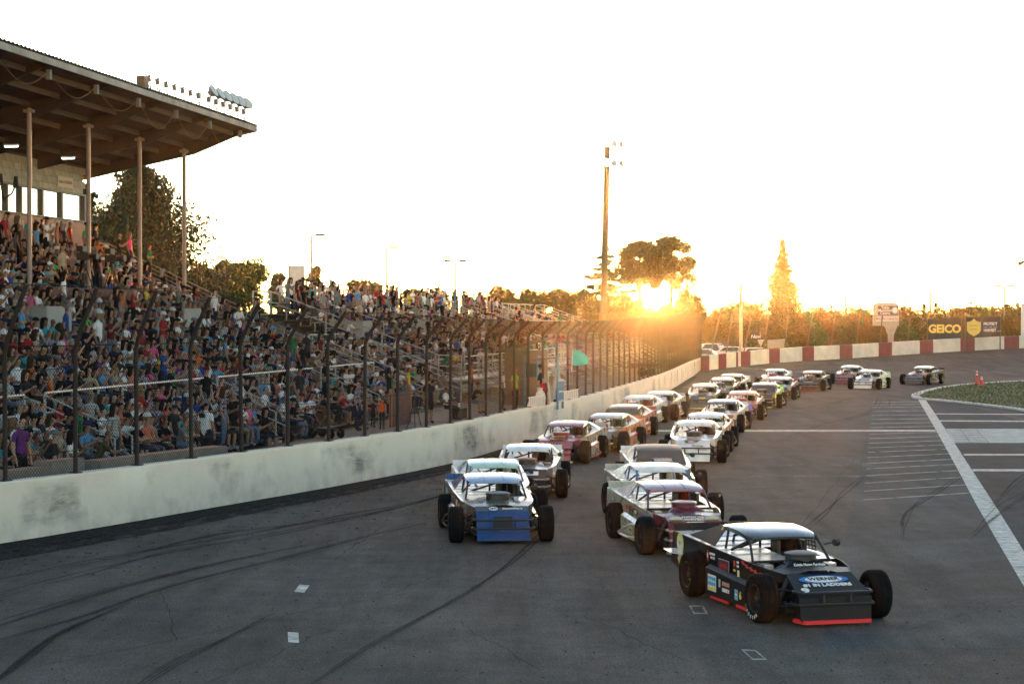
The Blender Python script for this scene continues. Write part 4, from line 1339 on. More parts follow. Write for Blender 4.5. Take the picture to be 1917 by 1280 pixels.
race_car('red19', 'red race car with green hood lettering in the row by the wall', 1042, 867, -13, CRM, RED, P('red_roof', (0.33, 0.07, 0.075)), hoodc=RED, bumper=P('red_tube', (0.2, 0.03, 0.03)), lip=WHT, ribs=False, airc=RED)
race_car('black20', 'black and silver race car right behind the red one by the wall', 1118, 846, -15, ORG, P('dark_silver', (0.08, 0.075, 0.08)), SIL, hoodc=GRY, airc=RED, ribs=False)
race_car('red21', 'red sided race car with tinted windscreen beside the flag stand', 1153, 822, -14, P('brick_red', (0.34, 0.06, 0.03)), P('brick_red', (0.34, 0.06, 0.03)), P('dusty_red', (0.20, 0.07, 0.06)), screen=True, ribs=False, nerf=False)
race_car('red22', 'white sided race car with red roll bars in the row by the wall', 1182, 797, -14, WHT, WHT, WHT, hoodc=RED, cage=RED)
race_car('dark23', 'dark race car with white ribbed roof seventh along the wall', 1225, 786, -13, SIL, P('dark_maroon', (0.05, 0.02, 0.025)), WHT)
race_car('yellow24', 'charcoal race car with yellow nose oval and yellow lip', 1315, 766, -8, GRY, P('charcoal', (0.05, 0.05, 0.055)), WHT, hoodc=CRM, lip=YEL, bumper=CHASS, ribs=False)
race_car('cream25', 'grey race car tucked behind the one with yellow lip', 1348, 750, -10, GRY, P('charcoal', (0.05, 0.05, 0.055)), WHT, ribs=False)
race_car('white26', 'white race car at the tail of the row along the wall', 1362, 740, -14, WHT, P('charcoal', (0.05, 0.05, 0.055)), WHT, ribs=False, hoodc=WHT)

# ---- lettering and emblems, placed on the cars
def disc(parent, m, c, right, up, rx, ry, d=.003, n=24, name='emblem'):
    r = Vector(right).normalized(); u = Vector(up); nn = r.cross(u).normalized(); u = nn.cross(r)
    b = MB(); b.plate([Vector(c) + r * (rx * math.cos(2 * math.pi * k / n)) + u * (ry * math.sin(2 * math.pi * k / n)) + nn * .001 for k in range(n)], nn * d)
    return link(name, b.mesh(name, m, smooth=0), parent)
def panel(parent, m, c, right, up, wx, wy, d=.003, name='decal'):
    r = Vector(right).normalized(); u = Vector(up); nn = r.cross(u).normalized(); u = nn.cross(r); c = Vector(c)
    b = MB(); b.plate([c + r * sx * wx / 2 + u * sy * wy / 2 + nn * .001 for sx, sy in ((-1, -1), (1, -1), (1, 1), (-1, 1))], nn * d)
    return link(name, b.mesh(name, m, smooth=0), parent)
INK = mat('black_ink', (0.01, 0.01, 0.012), 0.5); VBLUE = mat('vinyl_blue', (0.02, 0.15, 0.42), 0.5); VYEL = mat('vinyl_yellow', (0.70, 0.56, 0.08), 0.5); VRED = mat('vinyl_red', (0.45, 0.03, 0.03), 0.5); VPINK = mat('vinyl_salmon', (0.62, 0.25, 0.16), 0.5); VCY = mat('vinyl_sky', (0.08, 0.36, 0.58), 0.5); VGRN = mat('vinyl_green', (0.35, 0.70, 0.12), 0.5); VGRY = mat('vinyl_grey', (0.42, 0.42, 0.42), 0.5); VMAR = mat('vinyl_dark_red', (0.10, 0.012, 0.03), 0.5)
c = CARS['lead']
sl = (Vector((0, -1.34, .665)) - Vector((0, -1.88, .44))); X = (1, 0, 0)
def on_nose(f, lift=.004):
    n = Vector((0, -sl.z, sl.y)).normalized()
    if n.z < 0: n = -n
    return Vector((0, -1.88, .44)) + sl * f + n * lift
disc(c, VBLUE, on_nose(.66), X, sl, .37, .105); disc(c, WHITE_L, on_nose(.66, .006), X, sl, .28, .083)
letter('WERNER', .115, INK, c, on_nose(.66, .014), X, sl, bold=.0, sx=.98)
letter('#1 IN LADDERS', .10, WHITE_L, c, on_nose(.40, .006), X, sl, bold=.003, sx=1.05)
letter('9', .17, WHITE_L, c, on_nose(.16, .006) + Vector((-.38, 0, 0)), X, sl, bold=.006, sx=1.4)
letter('Kristie Hamm Furginele', .058, WHITE_L, c, (0.0, -1.045, .742), X, (0, .35, 1), bold=.001, sx=.86)
sx_ = lambda y, e=.006: -(hw(y) + e)
RT = (0, -1, 0); UP = (0, 0, 1)       # on the car's right side lettering runs towards the nose
letter('9', .60, mat('nine_outline', (0.55, 0.55, 0.10), 0.5), c, (sx_(2.2, .006), 2.16, .62), RT, UP, bold=.028, sx=.95)
letter('9', .50, mat('nine_fill', (0.55, 0.53, 0.49), 0.5), c, (sx_(2.2, .014), 2.16, .62), RT, UP, bold=.014, sx=.95)
SKX = lambda y: -(hw(y) + .09)
panel(c, WHITE_L, (SKX(.62), .62, .30), RT, UP, .34, .24); panel(c, VCY, (SKX(.62) - .004, .62, .325), RT, UP, .31, .13); panel(c, VYEL, (SKX(.62) - .004, .62, .215), RT, UP, .29, .045)
letter('Cal-Chemex', .055, WHITE_L, c, (SKX(.62) - .009, .62, .33), RT, UP, sx=.95)
letter('DIAMOND', .085, VPINK, c, (SKX(.12) - .004, .10, .335), RT, UP, bold=.003, sx=.72); letter('PRODUCTS', .075, WHITE_L, c, (SKX(.12) - .004, .10, .245), RT, UP, bold=.002, sx=.72); panel(c, VGRY, (SKX(.32), .335, .33), RT, UP, .07, .12)
panel(c, VCY, (SKX(-.28), -.28, .24), RT, UP, .13, .15); letter('6', .15, VYEL, c, (SKX(-.42), -.42, .24), RT, UP, bold=.004); letter('NAME', .03, WHITE_L, c, (SKX(-.28) - .004, -.28, .24), RT, UP)
for z in (.08,):
    b = MB(); b.box((-.80, .42, z), (.03, .72, .045)); b.box((-.795, -.45, z), (.03, .36, .045)); link('red_side_strip', b.mesh('red_side_strip', REDB), c)
letter('SANTA FE', .05, WHITE_L, c, (sx_(.80), .82, .70), RT, UP, bold=.001); letter('RACING', .05, WHITE_L, c, (sx_(.80), .80, .645), RT, UP); disc(c, VRED, (sx_(1.0), .99, .66), RT, UP, .035, .09); disc(c, WHITE_L, (sx_(1.0, .010), .99, .665), RT, UP, .016, .04)
panel(c, VGRY, (sx_(.38), .38, .56), RT, UP, .44, .22); panel(c, VMAR, (sx_(.38, .009), .38, .56), RT, UP, .42, .20); letter('Jerry’s', .11, VRED, c, (sx_(.38, .013), .38, .575), RT, UP, bold=.002); letter('WELDING', .03, WHITE_L, c, (sx_(.38, .013), .37, .49), RT, UP)
for (y, z, m, a, d) in ((-.02, .66, VRED, .07, .09), (-.14, .66, WHITE_L, .08, .09), (-.02, .56, VYEL, .08, .03), (-.16, .53, WHITE_L, .07, .09), (-.02, .46, WHITE_L, .06, .05), (-.16, .43, WHITE_L, .07, .08)):
    panel(c, m, (sx_(y), y, z), RT, UP, a, d)
letter('MSD', .045, INK, c, (sx_(-.14, .010), -.14, .66), RT, UP); letter('Z', .06, VYEL, c, (sx_(-.16, .010), -.16, .53), RT, UP, bold=.003); letter('Hoosier', .06, WHITE_L, c, (sx_(-.1), -.10, .35), RT, UP, shear=.3)
b = MB()
for i, (y, z) in enumerate(((-.32, .70), (-.45, .665), (-.60, .645), (-.75, .625), (-.88, .60))):
    b.plate([(sx_(y, .004), y + .09, z + .015), (sx_(y, .004), y, z + .035), (sx_(y, .004), y - .10, z - .01), (sx_(y, .004), y, z - .03)], (-.002, 0, 0))
link('flame_stripe', b.mesh('flame_stripe', VRED), c)
disc(c, VYEL, (-.565, .93, 1.04), (0, -1, 0), (.35, 0, 1), .035, .055); panel(c, VRED, (-.615, .95, .93), (0, -1, 0), (.35, 0, 1), .09, .10); panel(c, WHITE_L, (-.622, .92, .91), (0, -1, 0), (.35, 0, 1), .05, .06)
b = MB(); b.plate([(-.80, 1.90, .56), (-1.02, 2.0, .60), (-1.02, 2.30, .62), (-.79, 2.36, .62)], (0, 0, .01)); link('rear_winglet', b.mesh('rear_winglet', WHT), c)
# raised sidewall lettering on the leading car's tyre
for k, ch in enumerate('HOOSIER'):
    a = R(-150 + k * 16)
    letter(ch, .065, VGRY, c, (-(.86 + .146), -1.375 - .265 * math.cos(a) * 1, .342 + .265 * math.sin(a)), (0, math.sin(a) * -1 if False else -math.sin(-a) , math.cos(a)) if False else Vector((0, -math.cos(a + R(90)), math.sin(a + R(90)))), Vector((0, math.cos(a), -math.sin(a))), bold=.002, name='tyre_lettering')
letter('SCORPIONS', .05, WHITE_L, c, (0, -.145, 1.015), X, (0, .1, 1), name='lettering') if False else None
c = CARS['blue']
sl = Vector((0, -1.34, .675)) - Vector((0, -1.60, .61)); n = Vector((0, -.25, 1)).normalized()
disc(c, WHITE_L, Vector((-.16, -1.49, .6375)) + n * .004, X, sl, .085, .10); letter('ion', .12, INK, c, Vector((-.16, -1.49, .6375)) + n * .012, X, sl, sx=.8, bold=.002)
letter('shoot/share', .13, WHITE_L, c, Vector((.20, -1.49, .6375)) + n * .005, X, sl, sx=.62, bold=.001)
panel(c, INK, (0, -1.735, .395), X, (0, .33, .53), .36, .26, name='radiator_opening'); panel(c, BLU, (.24, -1.74, .395), X, (0, .33, .53), .10, .22, name='brake_duct')
letter('43', .3, WHITE_L, c, (sx_(1.0), 1.9, .58), RT, UP, bold=.01)
letter('Racing', .14, mat('vinyl_rose', (0.25, 0.03, 0.06), 0.5), c, (sx_(.3), .3, .58), RT, UP, shear=.3)
c = CARS['maroon']
sl = Vector((0, -1.34, .675)) - Vector((0, -1.60, .61))
letter('PROTECT THE', .10, WHITE_L, c, Vector((0, -1.42, .656)) + n * .006, X, sl, sx=.62, bold=.002); letter('HARVEST', .12, WHITE_L, c, Vector((0, -1.54, .626)) + n * .006, X, sl, sx=.72, bold=.002)
up2 = Vector((0, .33, .53)); n2 = Vector((0, -.53, .33)).normalized()
f2 = lambda f: Vector((0, -1.93, .08)) + up2 * f + n2 * .005
disc(c, VRED, f2(.86), X, up2, .34, .075); letter('STP', .15, INK, c, f2(.86) + n2 * .006, X, up2, bold=.014, sx=1.5); letter('STP', .15, WHITE_L, c, f2(.86) + n2 * .011, X, up2, bold=.006, sx=1.5)
letter('17', .40, VMAR, c, (sx_(.3), .45, .50), RT, UP, bold=.012); letter('Speed', .10, VBLUE, c, (sx_(-.6), -.72, .62), RT, UP, shear=.3)
c = CARS['white8']
sl = Vector((0, -1.34, .665)) - Vector((0, -1.88, .44)); nn = Vector((0, -.4, .9)).normalized()
q = Vector((0, -1.6, .556)) + nn * .01
disc(c, INK, q + Vector((-.05, .14, .06)), (1, .1, 0), sl, .19, .07); disc(c, WHITE_L, q + Vector((-.02, .12, .056)), (1, .1, 0), sl, .12, .035, d=.008); disc(c, INK, q + Vector((.12, .16, .07)), (1, .8, 0), sl, .12, .03); letter('Fortyings', .13, INK, c, q + Vector((.16, -.10, -.042)), X, sl, sx=.7, shear=.2)
c = CARS['red19']
letter('DYNO', .13, VGRN, c, (0, -1.0, .765), X, (0, 1, .12), bold=.004); letter('FERRARI', .13, mat('vinyl_peach', (0.55, 0.25, 0.15), 0.5), c, on_nose(.55, .008), X, sl, spacing=1.15)
c = CARS['black20']; letter('Pistol', .17, WHITE_L, c, on_nose(.62, .008), X, sl, bold=.004, shear=.2)
c = CARS['yellow24']; disc(c, YEL, on_nose(.40, .006), X, sl, .18, .09)
c = CARS['smile15']; b = MB()
pts = [(-.34, .62), (-.2, .44), (0, .38), (.2, .44), (.34, .62), (.18, .54), (0, .50), (-.18, .54)]
b.plate([on_nose(f, .006) + Vector((x, 0, 0)) for x, f in pts], (0, -.002, .003)); link('crescent_decal', b.mesh('crescent_decal', WHITE_L), c)
c = CARS['orange11']; letter('33', .2, WHITE_L, c, on_nose(.5, .008), X, sl, bold=.004)
LT = (0, 1, 0); lx = lambda y, e=.006: hw(y) + e
for k, txt, mm in (('red21', '11', WHITE_L), ('red22', '7', INK), ('white17', '5', INK), ('black18', '8', YEL), ('white26', '28', INK), ('black13', '2', WHITE_L), ('white14', '4', INK), ('smile15', '51', WHITE_L), ('navy10', '21', INK), ('white9', '3', WHITE_L), ('white8', '40', INK), ('dark23', '16', INK), ('black20', '44', WHITE_L)):
    letter(txt, .42, mm, CARS[k], (lx(.2), .15, .50), LT, UP, bold=.012)
for k in ('black18', 'white17', 'smile15', 'green12', 'black13'):
    for j, (y, z, m) in enumerate(((1.95, .6, VRED), (-.5, .55, WHITE_L), (-.35, .4, VYEL), (.7, .6, VCY))): panel(CARS[k], m, (lx(y), y, z), LT, UP, .18, .12)
for k in ('green', 'row3', 'white6'):
    for j, (y, z, m) in enumerate(((1.9, .6, VYEL), (-.4, .5, INK), (.5, .55, VRED), (.1, .4, VBLUE))): panel(CARS[k], m, (sx_(y), y, z), RT, UP, .22, .14)

rdc = random.Random(5)
WORDS = ['RACING', 'OIL', 'TIRES', 'AUTO', 'PARTS', 'SPEED', 'FUEL', 'MOTOR']
DM = [WHITE_L, VYEL, VRED, VBLUE, VCY, INK, VGRY]
for k in ('blue', 'green', 'maroon', 'white6', 'row3', 'scoop7'):
    for (y, z, wv, hv) in ((1.95, .70, .34, .10), (.75, .66, .22, .08), (.45, .68, .20, .06), (.05, .62, .24, .12), (-.35, .60, .18, .10), (-.6, .48, .16, .08), (.62, .30, .30, .10), (.1, .28, .36, .12), (-.4, .25, .22, .10)):
        m1 = rdc.choice(DM); sk = SKX(y) if z < .4 else sx_(y)
        panel(CARS[k], m1, (sk, y, z), RT, UP, wv, hv)
        letter(rdc.choice(WORDS), hv * .8, rdc.choice([q for q in DM if q is not m1]), CARS[k], (sk - .005, y, z), RT, UP, sx=.7)
for k in ('red19', 'black20', 'red21', 'red22', 'dark23', 'white8', 'white9', 'navy10', 'orange11'):
    for (y, z, wv, hv) in ((1.95, .62, .32, .16), (.9, .66, .22, .10), (-.45, .56, .24, .14), (-.2, .30, .3, .12), (.55, .30, .26, .12)):
        m1 = rdc.choice(DM); sk = hw(y) + (.092 if z < .4 else .006)
        panel(CARS[k], m1, (sk, y, z), LT, UP, wv, hv)
for k, (m1, m2) in {'row3': (WHITE_L, INK), 'white6': (VRED, WHITE_L), 'red22': (VRED, WHITE_L), 'dark23': (VGRY, INK), 'white9': (VBLUE, WHITE_L), 'white14': (VRED, WHITE_L), 'white17': (INK, WHITE_L), 'cream25': (VGRY, INK), 'white26': (VYEL, INK)}.items():
    panel(CARS[k], m1, on_nose(.62, .005), X, sl, .62, .20); letter(rdc.choice(WORDS), .15, m2, CARS[k], on_nose(.62, .012), X, sl, bold=.003)
    letter(str(rdc.randrange(2, 99)), .16, m2 if m2 is not WHITE_L else INK, CARS[k], on_nose(.2, .008) + Vector((-.34, 0, 0)), X, sl, bold=.004)
# ------------------------------------------------------------------ people: one continuous skinned body per pose, shared by many persons
# bone table: joints with (x, y, z, rx, ry); local -y is where the person faces
SK_SKIN, SK_SHIRT, SK_PANTS, SK_SHOE, SK_HAIR = 0, 1, 2, 3, 4
def arm(s, sh, el, wr, tip, k=1.0):
    n = 'l' if s > 0 else 'r'
    th = Vector(wr) * .55 + Vector(tip) * .45 + Vector((-s * .035, -.015, .0))
    return {n + 'sh': (*sh, .062 * k, .060 * k), n + 'el': (*el, .047 * k, .045 * k), n + 'wr': (*wr, .033 * k, .030 * k), n + 'pm': (*(Vector(wr) * .45 + Vector(tip) * .55), .042, .022), n + 'tp': (*tip, .026, .014), n + 'th': (*th, .014, .014)}, [(n + 'sh', n + 'el', SK_SHIRT, .62, SK_SKIN), (n + 'el', n + 'wr', SK_SKIN), (n + 'wr', n + 'pm', SK_SKIN), (n + 'pm', n + 'tp', SK_SKIN), (n + 'wr', n + 'th', SK_SKIN)]
def leg(s, hip, kn, an, toe, shorts=False, k=1.0):
    n = 'L' if s > 0 else 'R'
    low = SK_SKIN if shorts else SK_PANTS
    heel = Vector(an) + (Vector(an) - Vector(toe)) * .22 + Vector((0, 0, -.045))
    return {n + 'hp': (*hip, .090 * k, .095 * k), n + 'md': (*((Vector(hip) + Vector(kn)) / 2), .082 * k, .082 * k), n + 'kn': (*kn, .060 * k, .060 * k), n + 'cf': (*(Vector(kn) * .6 + Vector(an) * .4), .058 * k, .056 * k), n + 'an': (*an, .042, .042), n + 'ft': (*((Vector(an) + Vector(toe)) / 2 + Vector((0, 0, -.02))), .045, .04), n + 'to': (*toe, .04, .03)}, [(n + 'hp', n + 'md', SK_PANTS), (n + 'md', n + 'kn', SK_PANTS), (n + 'kn', n + 'cf', low), (n + 'cf', n + 'an', low), (n + 'an', n + 'ft', SK_SHOE), (n + 'ft', n + 'to', SK_SHOE)]
def body(pose, fem=False, shorts=False, heavy=1.0):
    J = {}; E = []
    sit = pose.startswith('sit')
    lean = {'sit_lean': -.26, 'sit_clap': -.05, 'sit_cross': .02, 'sit_lap': .0, 'sit_phone': .02, 'sit_drive': .05}.get(pose, 0.0)
    base = .52 if sit else .95
    k = heavy * (0.92 if fem else 1.0); sw = .165 if fem else .19
    def sp(z, y=0.0):      # spine point, leaning forward with height
        return (0, y + lean * (z / .5), base + z * (1 - abs(lean) * .3))
    J['pel'] = (*sp(0), .15 * k, .115 * k); J['wst'] = (*sp(.17), .135 * k, .105 * k); J['cst'] = (*sp(.36), .155 * k, .110 * k); J['nkb'] = (*sp(.50), .075, .070)
    hy = J['nkb'][1]; hz = J['nkb'][2]
    J['nek'] = (0, hy - .01, hz + .065, .050, .052); J['jaw'] = (0, hy - .035, hz + .125, .064, .074); J['hd'] = (0, hy - .022, hz + .20, .077, .094); J['crn'] = (0, hy - .012, hz + .27, .066, .080)
    J['nos'] = (0, hy - .125, hz + .165, .014, .014)
    E += [('pel', 'wst', SK_SHIRT), ('wst', 'cst', SK_SHIRT), ('cst', 'nkb', SK_SHIRT), ('nkb', 'nek', SK_SKIN), ('nek', 'jaw', SK_SKIN), ('jaw', 'hd', SK_SKIN), ('hd', 'crn', SK_HAIR), ('hd', 'nos', SK_SKIN)]
    cz = J['cst'][2]; cy = J['cst'][1]; shz = cz + .085
    tip = {}
    for s in (-1, 1):
        sh = (s * sw, cy + lean * .12, shz)
        if pose in ('sit_lap', 'sit_drive'):
            el, wr, tp = (s * (sw + .05), cy - .06, shz - .27), (s * .13, cy - .28, base + .13), (s * .06, cy - .36, base + .14)
            if pose == 'sit_drive': el, wr, tp = (s * (sw + .05), cy - .14, shz - .24), (s * .14, cy - .38, shz - .16), (s * .09, cy - .43, shz - .12)
        elif pose == 'sit_lean':
            el, wr, tp = (s * (sw + .02), cy - .22, base + .20), (s * .07, cy - .40, base + .26), (s * .02, cy - .47, base + .22)
        elif pose in ('sit_cross', 'stand_cross'):
            el, wr, tp = (s * (sw + .06), cy - .05, shz - .26), (-s * .02, cy - .20 - .03 * s, shz - .20), (-s * .13, cy - .19 - .03 * s, shz - .17)
        elif pose in ('sit_clap', 'stand_clap'):
            el, wr, tp = (s * (sw + .07), cy - .10, shz - .24), (s * .05, cy - .30, shz - .10), (s * .02, cy - .36, shz - .02)
        elif pose in ('sit_phone', 'stand_phone'):
            if s < 0: el, wr, tp = (s * (sw + .05), cy - .15, shz - .20), (s * .10, cy - .26, shz + .05), (s * .06, cy - .31, shz + .13)
            else: el, wr, tp = (s * (sw + .05), cy - .04, shz - .27), (s * .13, cy - .25, base + .14), (s * .07, cy - .33, base + .13)
        elif pose == 'stand_hip':
            el, wr, tp = (s * (sw + .17), cy + .05, shz - .24), (s * (sw - .01), cy - .02, base + .09), (s * .10, cy - .07, base + .06)
        elif pose == 'stand_flag' and s > 0:
            el, wr, tp = (s * (sw + .22), cy - .08, shz + .02), (s * (sw + .40), cy - .12, shz + .22), (s * (sw + .46), cy - .13, shz + .30)
        else:
            el, wr, tp = (s * (sw + .06), cy + .02, shz - .30), (s * (sw + .05), cy - .06, shz - .55), (s * (sw + .03), cy - .10, shz - .70)
        j, e = arm(s, sh, el, wr, tp, .92 if fem else 1.0)
        J.update(j); E += [('cst', ('l' if s > 0 else 'r') + 'sh', SK_SHIRT)] + e
        if sit:
            sp_ = .11 if fem else .15
            kx = (s * sp_, -.45, base - .03); an = (s * sp_ * .95, -.40 - (.08 if pose == 'sit_cross' else 0), .10); to = (s * sp_ * 1.05, an[1] - .17, .05)
            if pose == 'sit_drive': kx = (s * .12, -.44, base + .10); an = (s * .12, -.80, base - .14); to = (s * .12, -.92, base - .04)
            hip = (s * .085, -.03, base - .01)
        else:
            st_ = .10 if not fem else .085
            kx = (s * st_, -.015, .50); an = (s * st_ * 1.05, .03, .09); to = (s * st_ * 1.3, -.13, .04); hip = (s * .085, 0, base - .05)
        j, e = leg(s, hip, kx, an, to, shorts, k if heavy > 1 else 1.0)
        J.update(j); E += [('pel', ('L' if s > 0 else 'R') + 'hp', SK_PANTS)] + e
    return J, E
def body_mesh(name, pose, level, **kw):
    J, E = body(pose, **kw)
    names = list(J); idx = {n: i for i, n in enumerate(names)}
    me = bpy.data.meshes.new(name)
    me.from_pydata([J[n][:3] for n in names], [(idx[e[0]], idx[e[1]]) for e in E], [])
    o = bpy.data.objects.new(name, me); TMP.collection.objects.link(o)
    md = o.modifiers.new('skin', 'SKIN'); md.branch_smoothing = 0.6
    for n, sv in zip(names, me.skin_vertices[0].data):
        sv.radius = (J[n][3], J[n][4]); sv.use_root = (n == 'pel')
    if level:
        ss = o.modifiers.new('sub', 'SUBSURF'); ss.levels = level; ss.render_levels = level
    if level == 1 and name == 'crowd':
        dc = o.modifiers.new('dec', 'DECIMATE'); dc.ratio = 0.42
    dg = tmp_dg()
    out = bpy.data.meshes.new_from_object(o.evaluated_get(dg))
    bpy.data.objects.remove(o); bpy.data.meshes.remove(me)
    out.name = name
    # which bone owns each face
    co = np.empty(len(out.vertices) * 3); out.vertices.foreach_get('co', co); co = co.reshape(-1, 3)
    cen = np.array([p.center for p in out.polygons])
    best = np.full(len(cen), 1e9); tagm = np.zeros(len(cen), int)
    for e in E:
        a = np.array(J[e[0]][:3]); b_ = np.array(J[e[1]][:3]); ra = (J[e[0]][3] + J[e[0]][4]) / 2; rb = (J[e[1]][3] + J[e[1]][4]) / 2
        d = b_ - a; t = np.clip(((cen - a) @ d) / max(1e-9, d @ d), 0, 1)
        dist = np.linalg.norm(cen - (a + t[:, None] * d), axis=1) - (ra + (rb - ra) * t) * .85
        m = np.full(len(cen), e[2])
        if len(e) > 3: m = np.where(t > e[3], e[4], e[2])
        w_ = dist < best; best[w_] = dist[w_]; tagm[w_] = m[w_]
    hd = np.array(J['hd'][:3])
    rel = cen - hd
    ishead = (np.linalg.norm(rel * np.array([1, 1, .8]), axis=1) < .17) & (rel[:, 2] > -.12)
    tagm[ishead & ((rel[:, 2] > .045 - rel[:, 1] * .2) | ((rel[:, 1] > .02) & (rel[:, 2] > -.06)))] = SK_HAIR
    tagm[ishead & (rel[:, 1] < -.04) & (rel[:, 2] < .055)] = SK_SKIN
    for m in range(5): out.materials.append(None)
    out.polygons.foreach_set('material_index', tagm.astype(np.int32))
    out.polygons.foreach_set('use_smooth', [True] * len(out.polygons))
    out.update()
    return out, J
POSES = {}
def pose(key, *a, **kw):
    POSES[key] = body_mesh('person', *a, **kw)
LV = 2
pose('sit_lap_m', 'sit_lap', LV); pose('sit_lap_f', 'sit_lap', LV, fem=True); pose('sit_lean_m', 'sit_lean', LV, shorts=True); pose('sit_cross_m', 'sit_cross', LV, heavy=1.15)
pose('sit_clap_f', 'sit_clap', LV, fem=True, shorts=True); pose('sit_clap_m', 'sit_clap', LV); pose('sit_phone_m', 'sit_phone', LV, shorts=True); pose('sit_phone_f', 'sit_phone', LV, fem=True)
pose('stand_m', 'stand', LV); pose('stand_sh', 'stand', LV, shorts=True, heavy=1.12); pose('stand_f', 'stand', LV, fem=True); pose('stand_clap_m', 'stand_clap', LV); pose('stand_cross_m', 'stand_cross', LV, heavy=1.1, shorts=True); pose('stand_hip_f', 'stand_hip', LV, fem=True, shorts=True); pose('stand_phone_m', 'stand_phone', LV); pose('stand_flag', 'stand_flag', LV, shorts=False)
pose('drive', 'sit_drive', 1)
SITS = ['sit_lap_m', 'sit_lap_f', 'sit_lean_m', 'sit_cross_m', 'sit_clap_f', 'sit_clap_m', 'sit_phone_m', 'sit_phone_f']
STANDS = ['stand_m', 'stand_sh', 'stand_f', 'stand_clap_m', 'stand_cross_m', 'stand_hip_f', 'stand_phone_m']
# hats and hair, centred on the head joint
def cap_b():
    b = MB()
    rows = [[(.098 * math.cos(a) * f, .115 * math.sin(a) * f + .005, z) for a in [2 * math.pi * k / 14 for k in range(15)]] for f, z in ((1.0, .035), (1.0, .07), (.88, .115), (.55, .142), (.05, .15))]
    b.grid(rows)
    rows = [[(.085 * math.cos(a), -.02 + .105 * math.sin(a) * 1.0, .045) for a in [math.pi + math.pi * k / 8 for k in range(9)]], [(.075 * math.cos(a), -.05 + .17 * math.sin(a), .03) for a in [math.pi + math.pi * k / 8 for k in range(9)]]]
    b.grid(rows)
    return b
def hair_b():
    b = MB()
    rows = []
    for f, z, y in ((.1, .135, .0), (.75, .115, .01), (1.0, .06, .012), (1.02, 0, .02), (1.0, -.07, .03), (.95, -.15, .04), (.75, -.22, .045)):
        a0, a1 = R(-35), R(215)
        if z > .05: a0, a1 = R(-60), R(240)
        rows.append([(.10 * f * math.cos(a0 + (a1 - a0) * k / 12), .118 * f * math.sin(a0 + (a1 - a0) * k / 12) + y, z) for k in range(13)])
    b.grid(rows)
    return b
def helmet_b():
    b = MB(); b.lathe([(.09, -.14), (.125, -.10), (.135, 0), (.125, .08), (.08, .135), (.001, .15)], 16); return b
CAP = cap_b().mesh('cap', None); HAIR = hair_b().mesh('long_hair', None); HELM = helmet_b().mesh('helmet', None)
for q in (CAP, HAIR, HELM):
    if not len(q.materials): q.materials.append(None)
SKINS = [mat('skin_%d' % i, c, 0.6, spec=.2) for i, c in enumerate(((0.38, 0.205, 0.135), (0.30, 0.155, 0.10), (0.22, 0.11, 0.068), (0.42, 0.24, 0.165), (0.16, 0.078, 0.05)))]
HAIRS = [mat('hair_%d' % i, c, 0.7, spec=.12) for i, c in enumerate(((0.007, 0.006, 0.005), (0.015, 0.010, 0.007), (0.04, 0.024, 0.013), (0.20, 0.13, 0.06), (0.34, 0.33, 0.31)))]
HAIRN = ['black', 'dark brown', 'brown', 'blonde', 'grey']
def cloth(name, c): return mat('cloth_' + name, c, 0.9, var=0.25, vscale=9, spec=0.06)
def pattern(name, c1, c2, scale, kind='BANDS'):
    m = mat('cloth_' + name, c1, 0.85, spec=0.2)
    t = m.node_tree; tc = t.nodes.new('ShaderNodeTexCoord')
    if kind == 'CHECK':
        n = t.nodes.new('ShaderNodeTexChecker'); n.inputs['Color1'].default_value = (*c1, 1); n.inputs['Color2'].default_value = (*c2, 1); n.inputs['Scale'].default_value = scale
        t.links.new(tc.outputs['Object'], n.inputs['Vector']); t.links.new(n.outputs[0], _pr(m).inputs['Base Color'])
    else:
        n = t.nodes.new('ShaderNodeTexWave' if kind == 'BANDS' else 'ShaderNodeTexNoise')
        if kind == 'BANDS': n.bands_direction = 'Z'
        n.inputs['Scale'].default_value = scale
        t.links.new(tc.outputs['Object'], n.inputs['Vector'])
        r_ = t.nodes.new('ShaderNodeValToRGB'); r_.color_ramp.elements[0].position = .45; r_.color_ramp.elements[1].position = .55
        r_.color_ramp.elements[0].color = (*c1, 1); r_.color_ramp.elements[1].color = (*c2, 1)
        t.links.new(n.outputs['Fac' if kind != 'BANDS' else 'Fac'], r_.inputs[0]); t.links.new(r_.outputs[0], _pr(m).inputs['Base Color'])
    return m
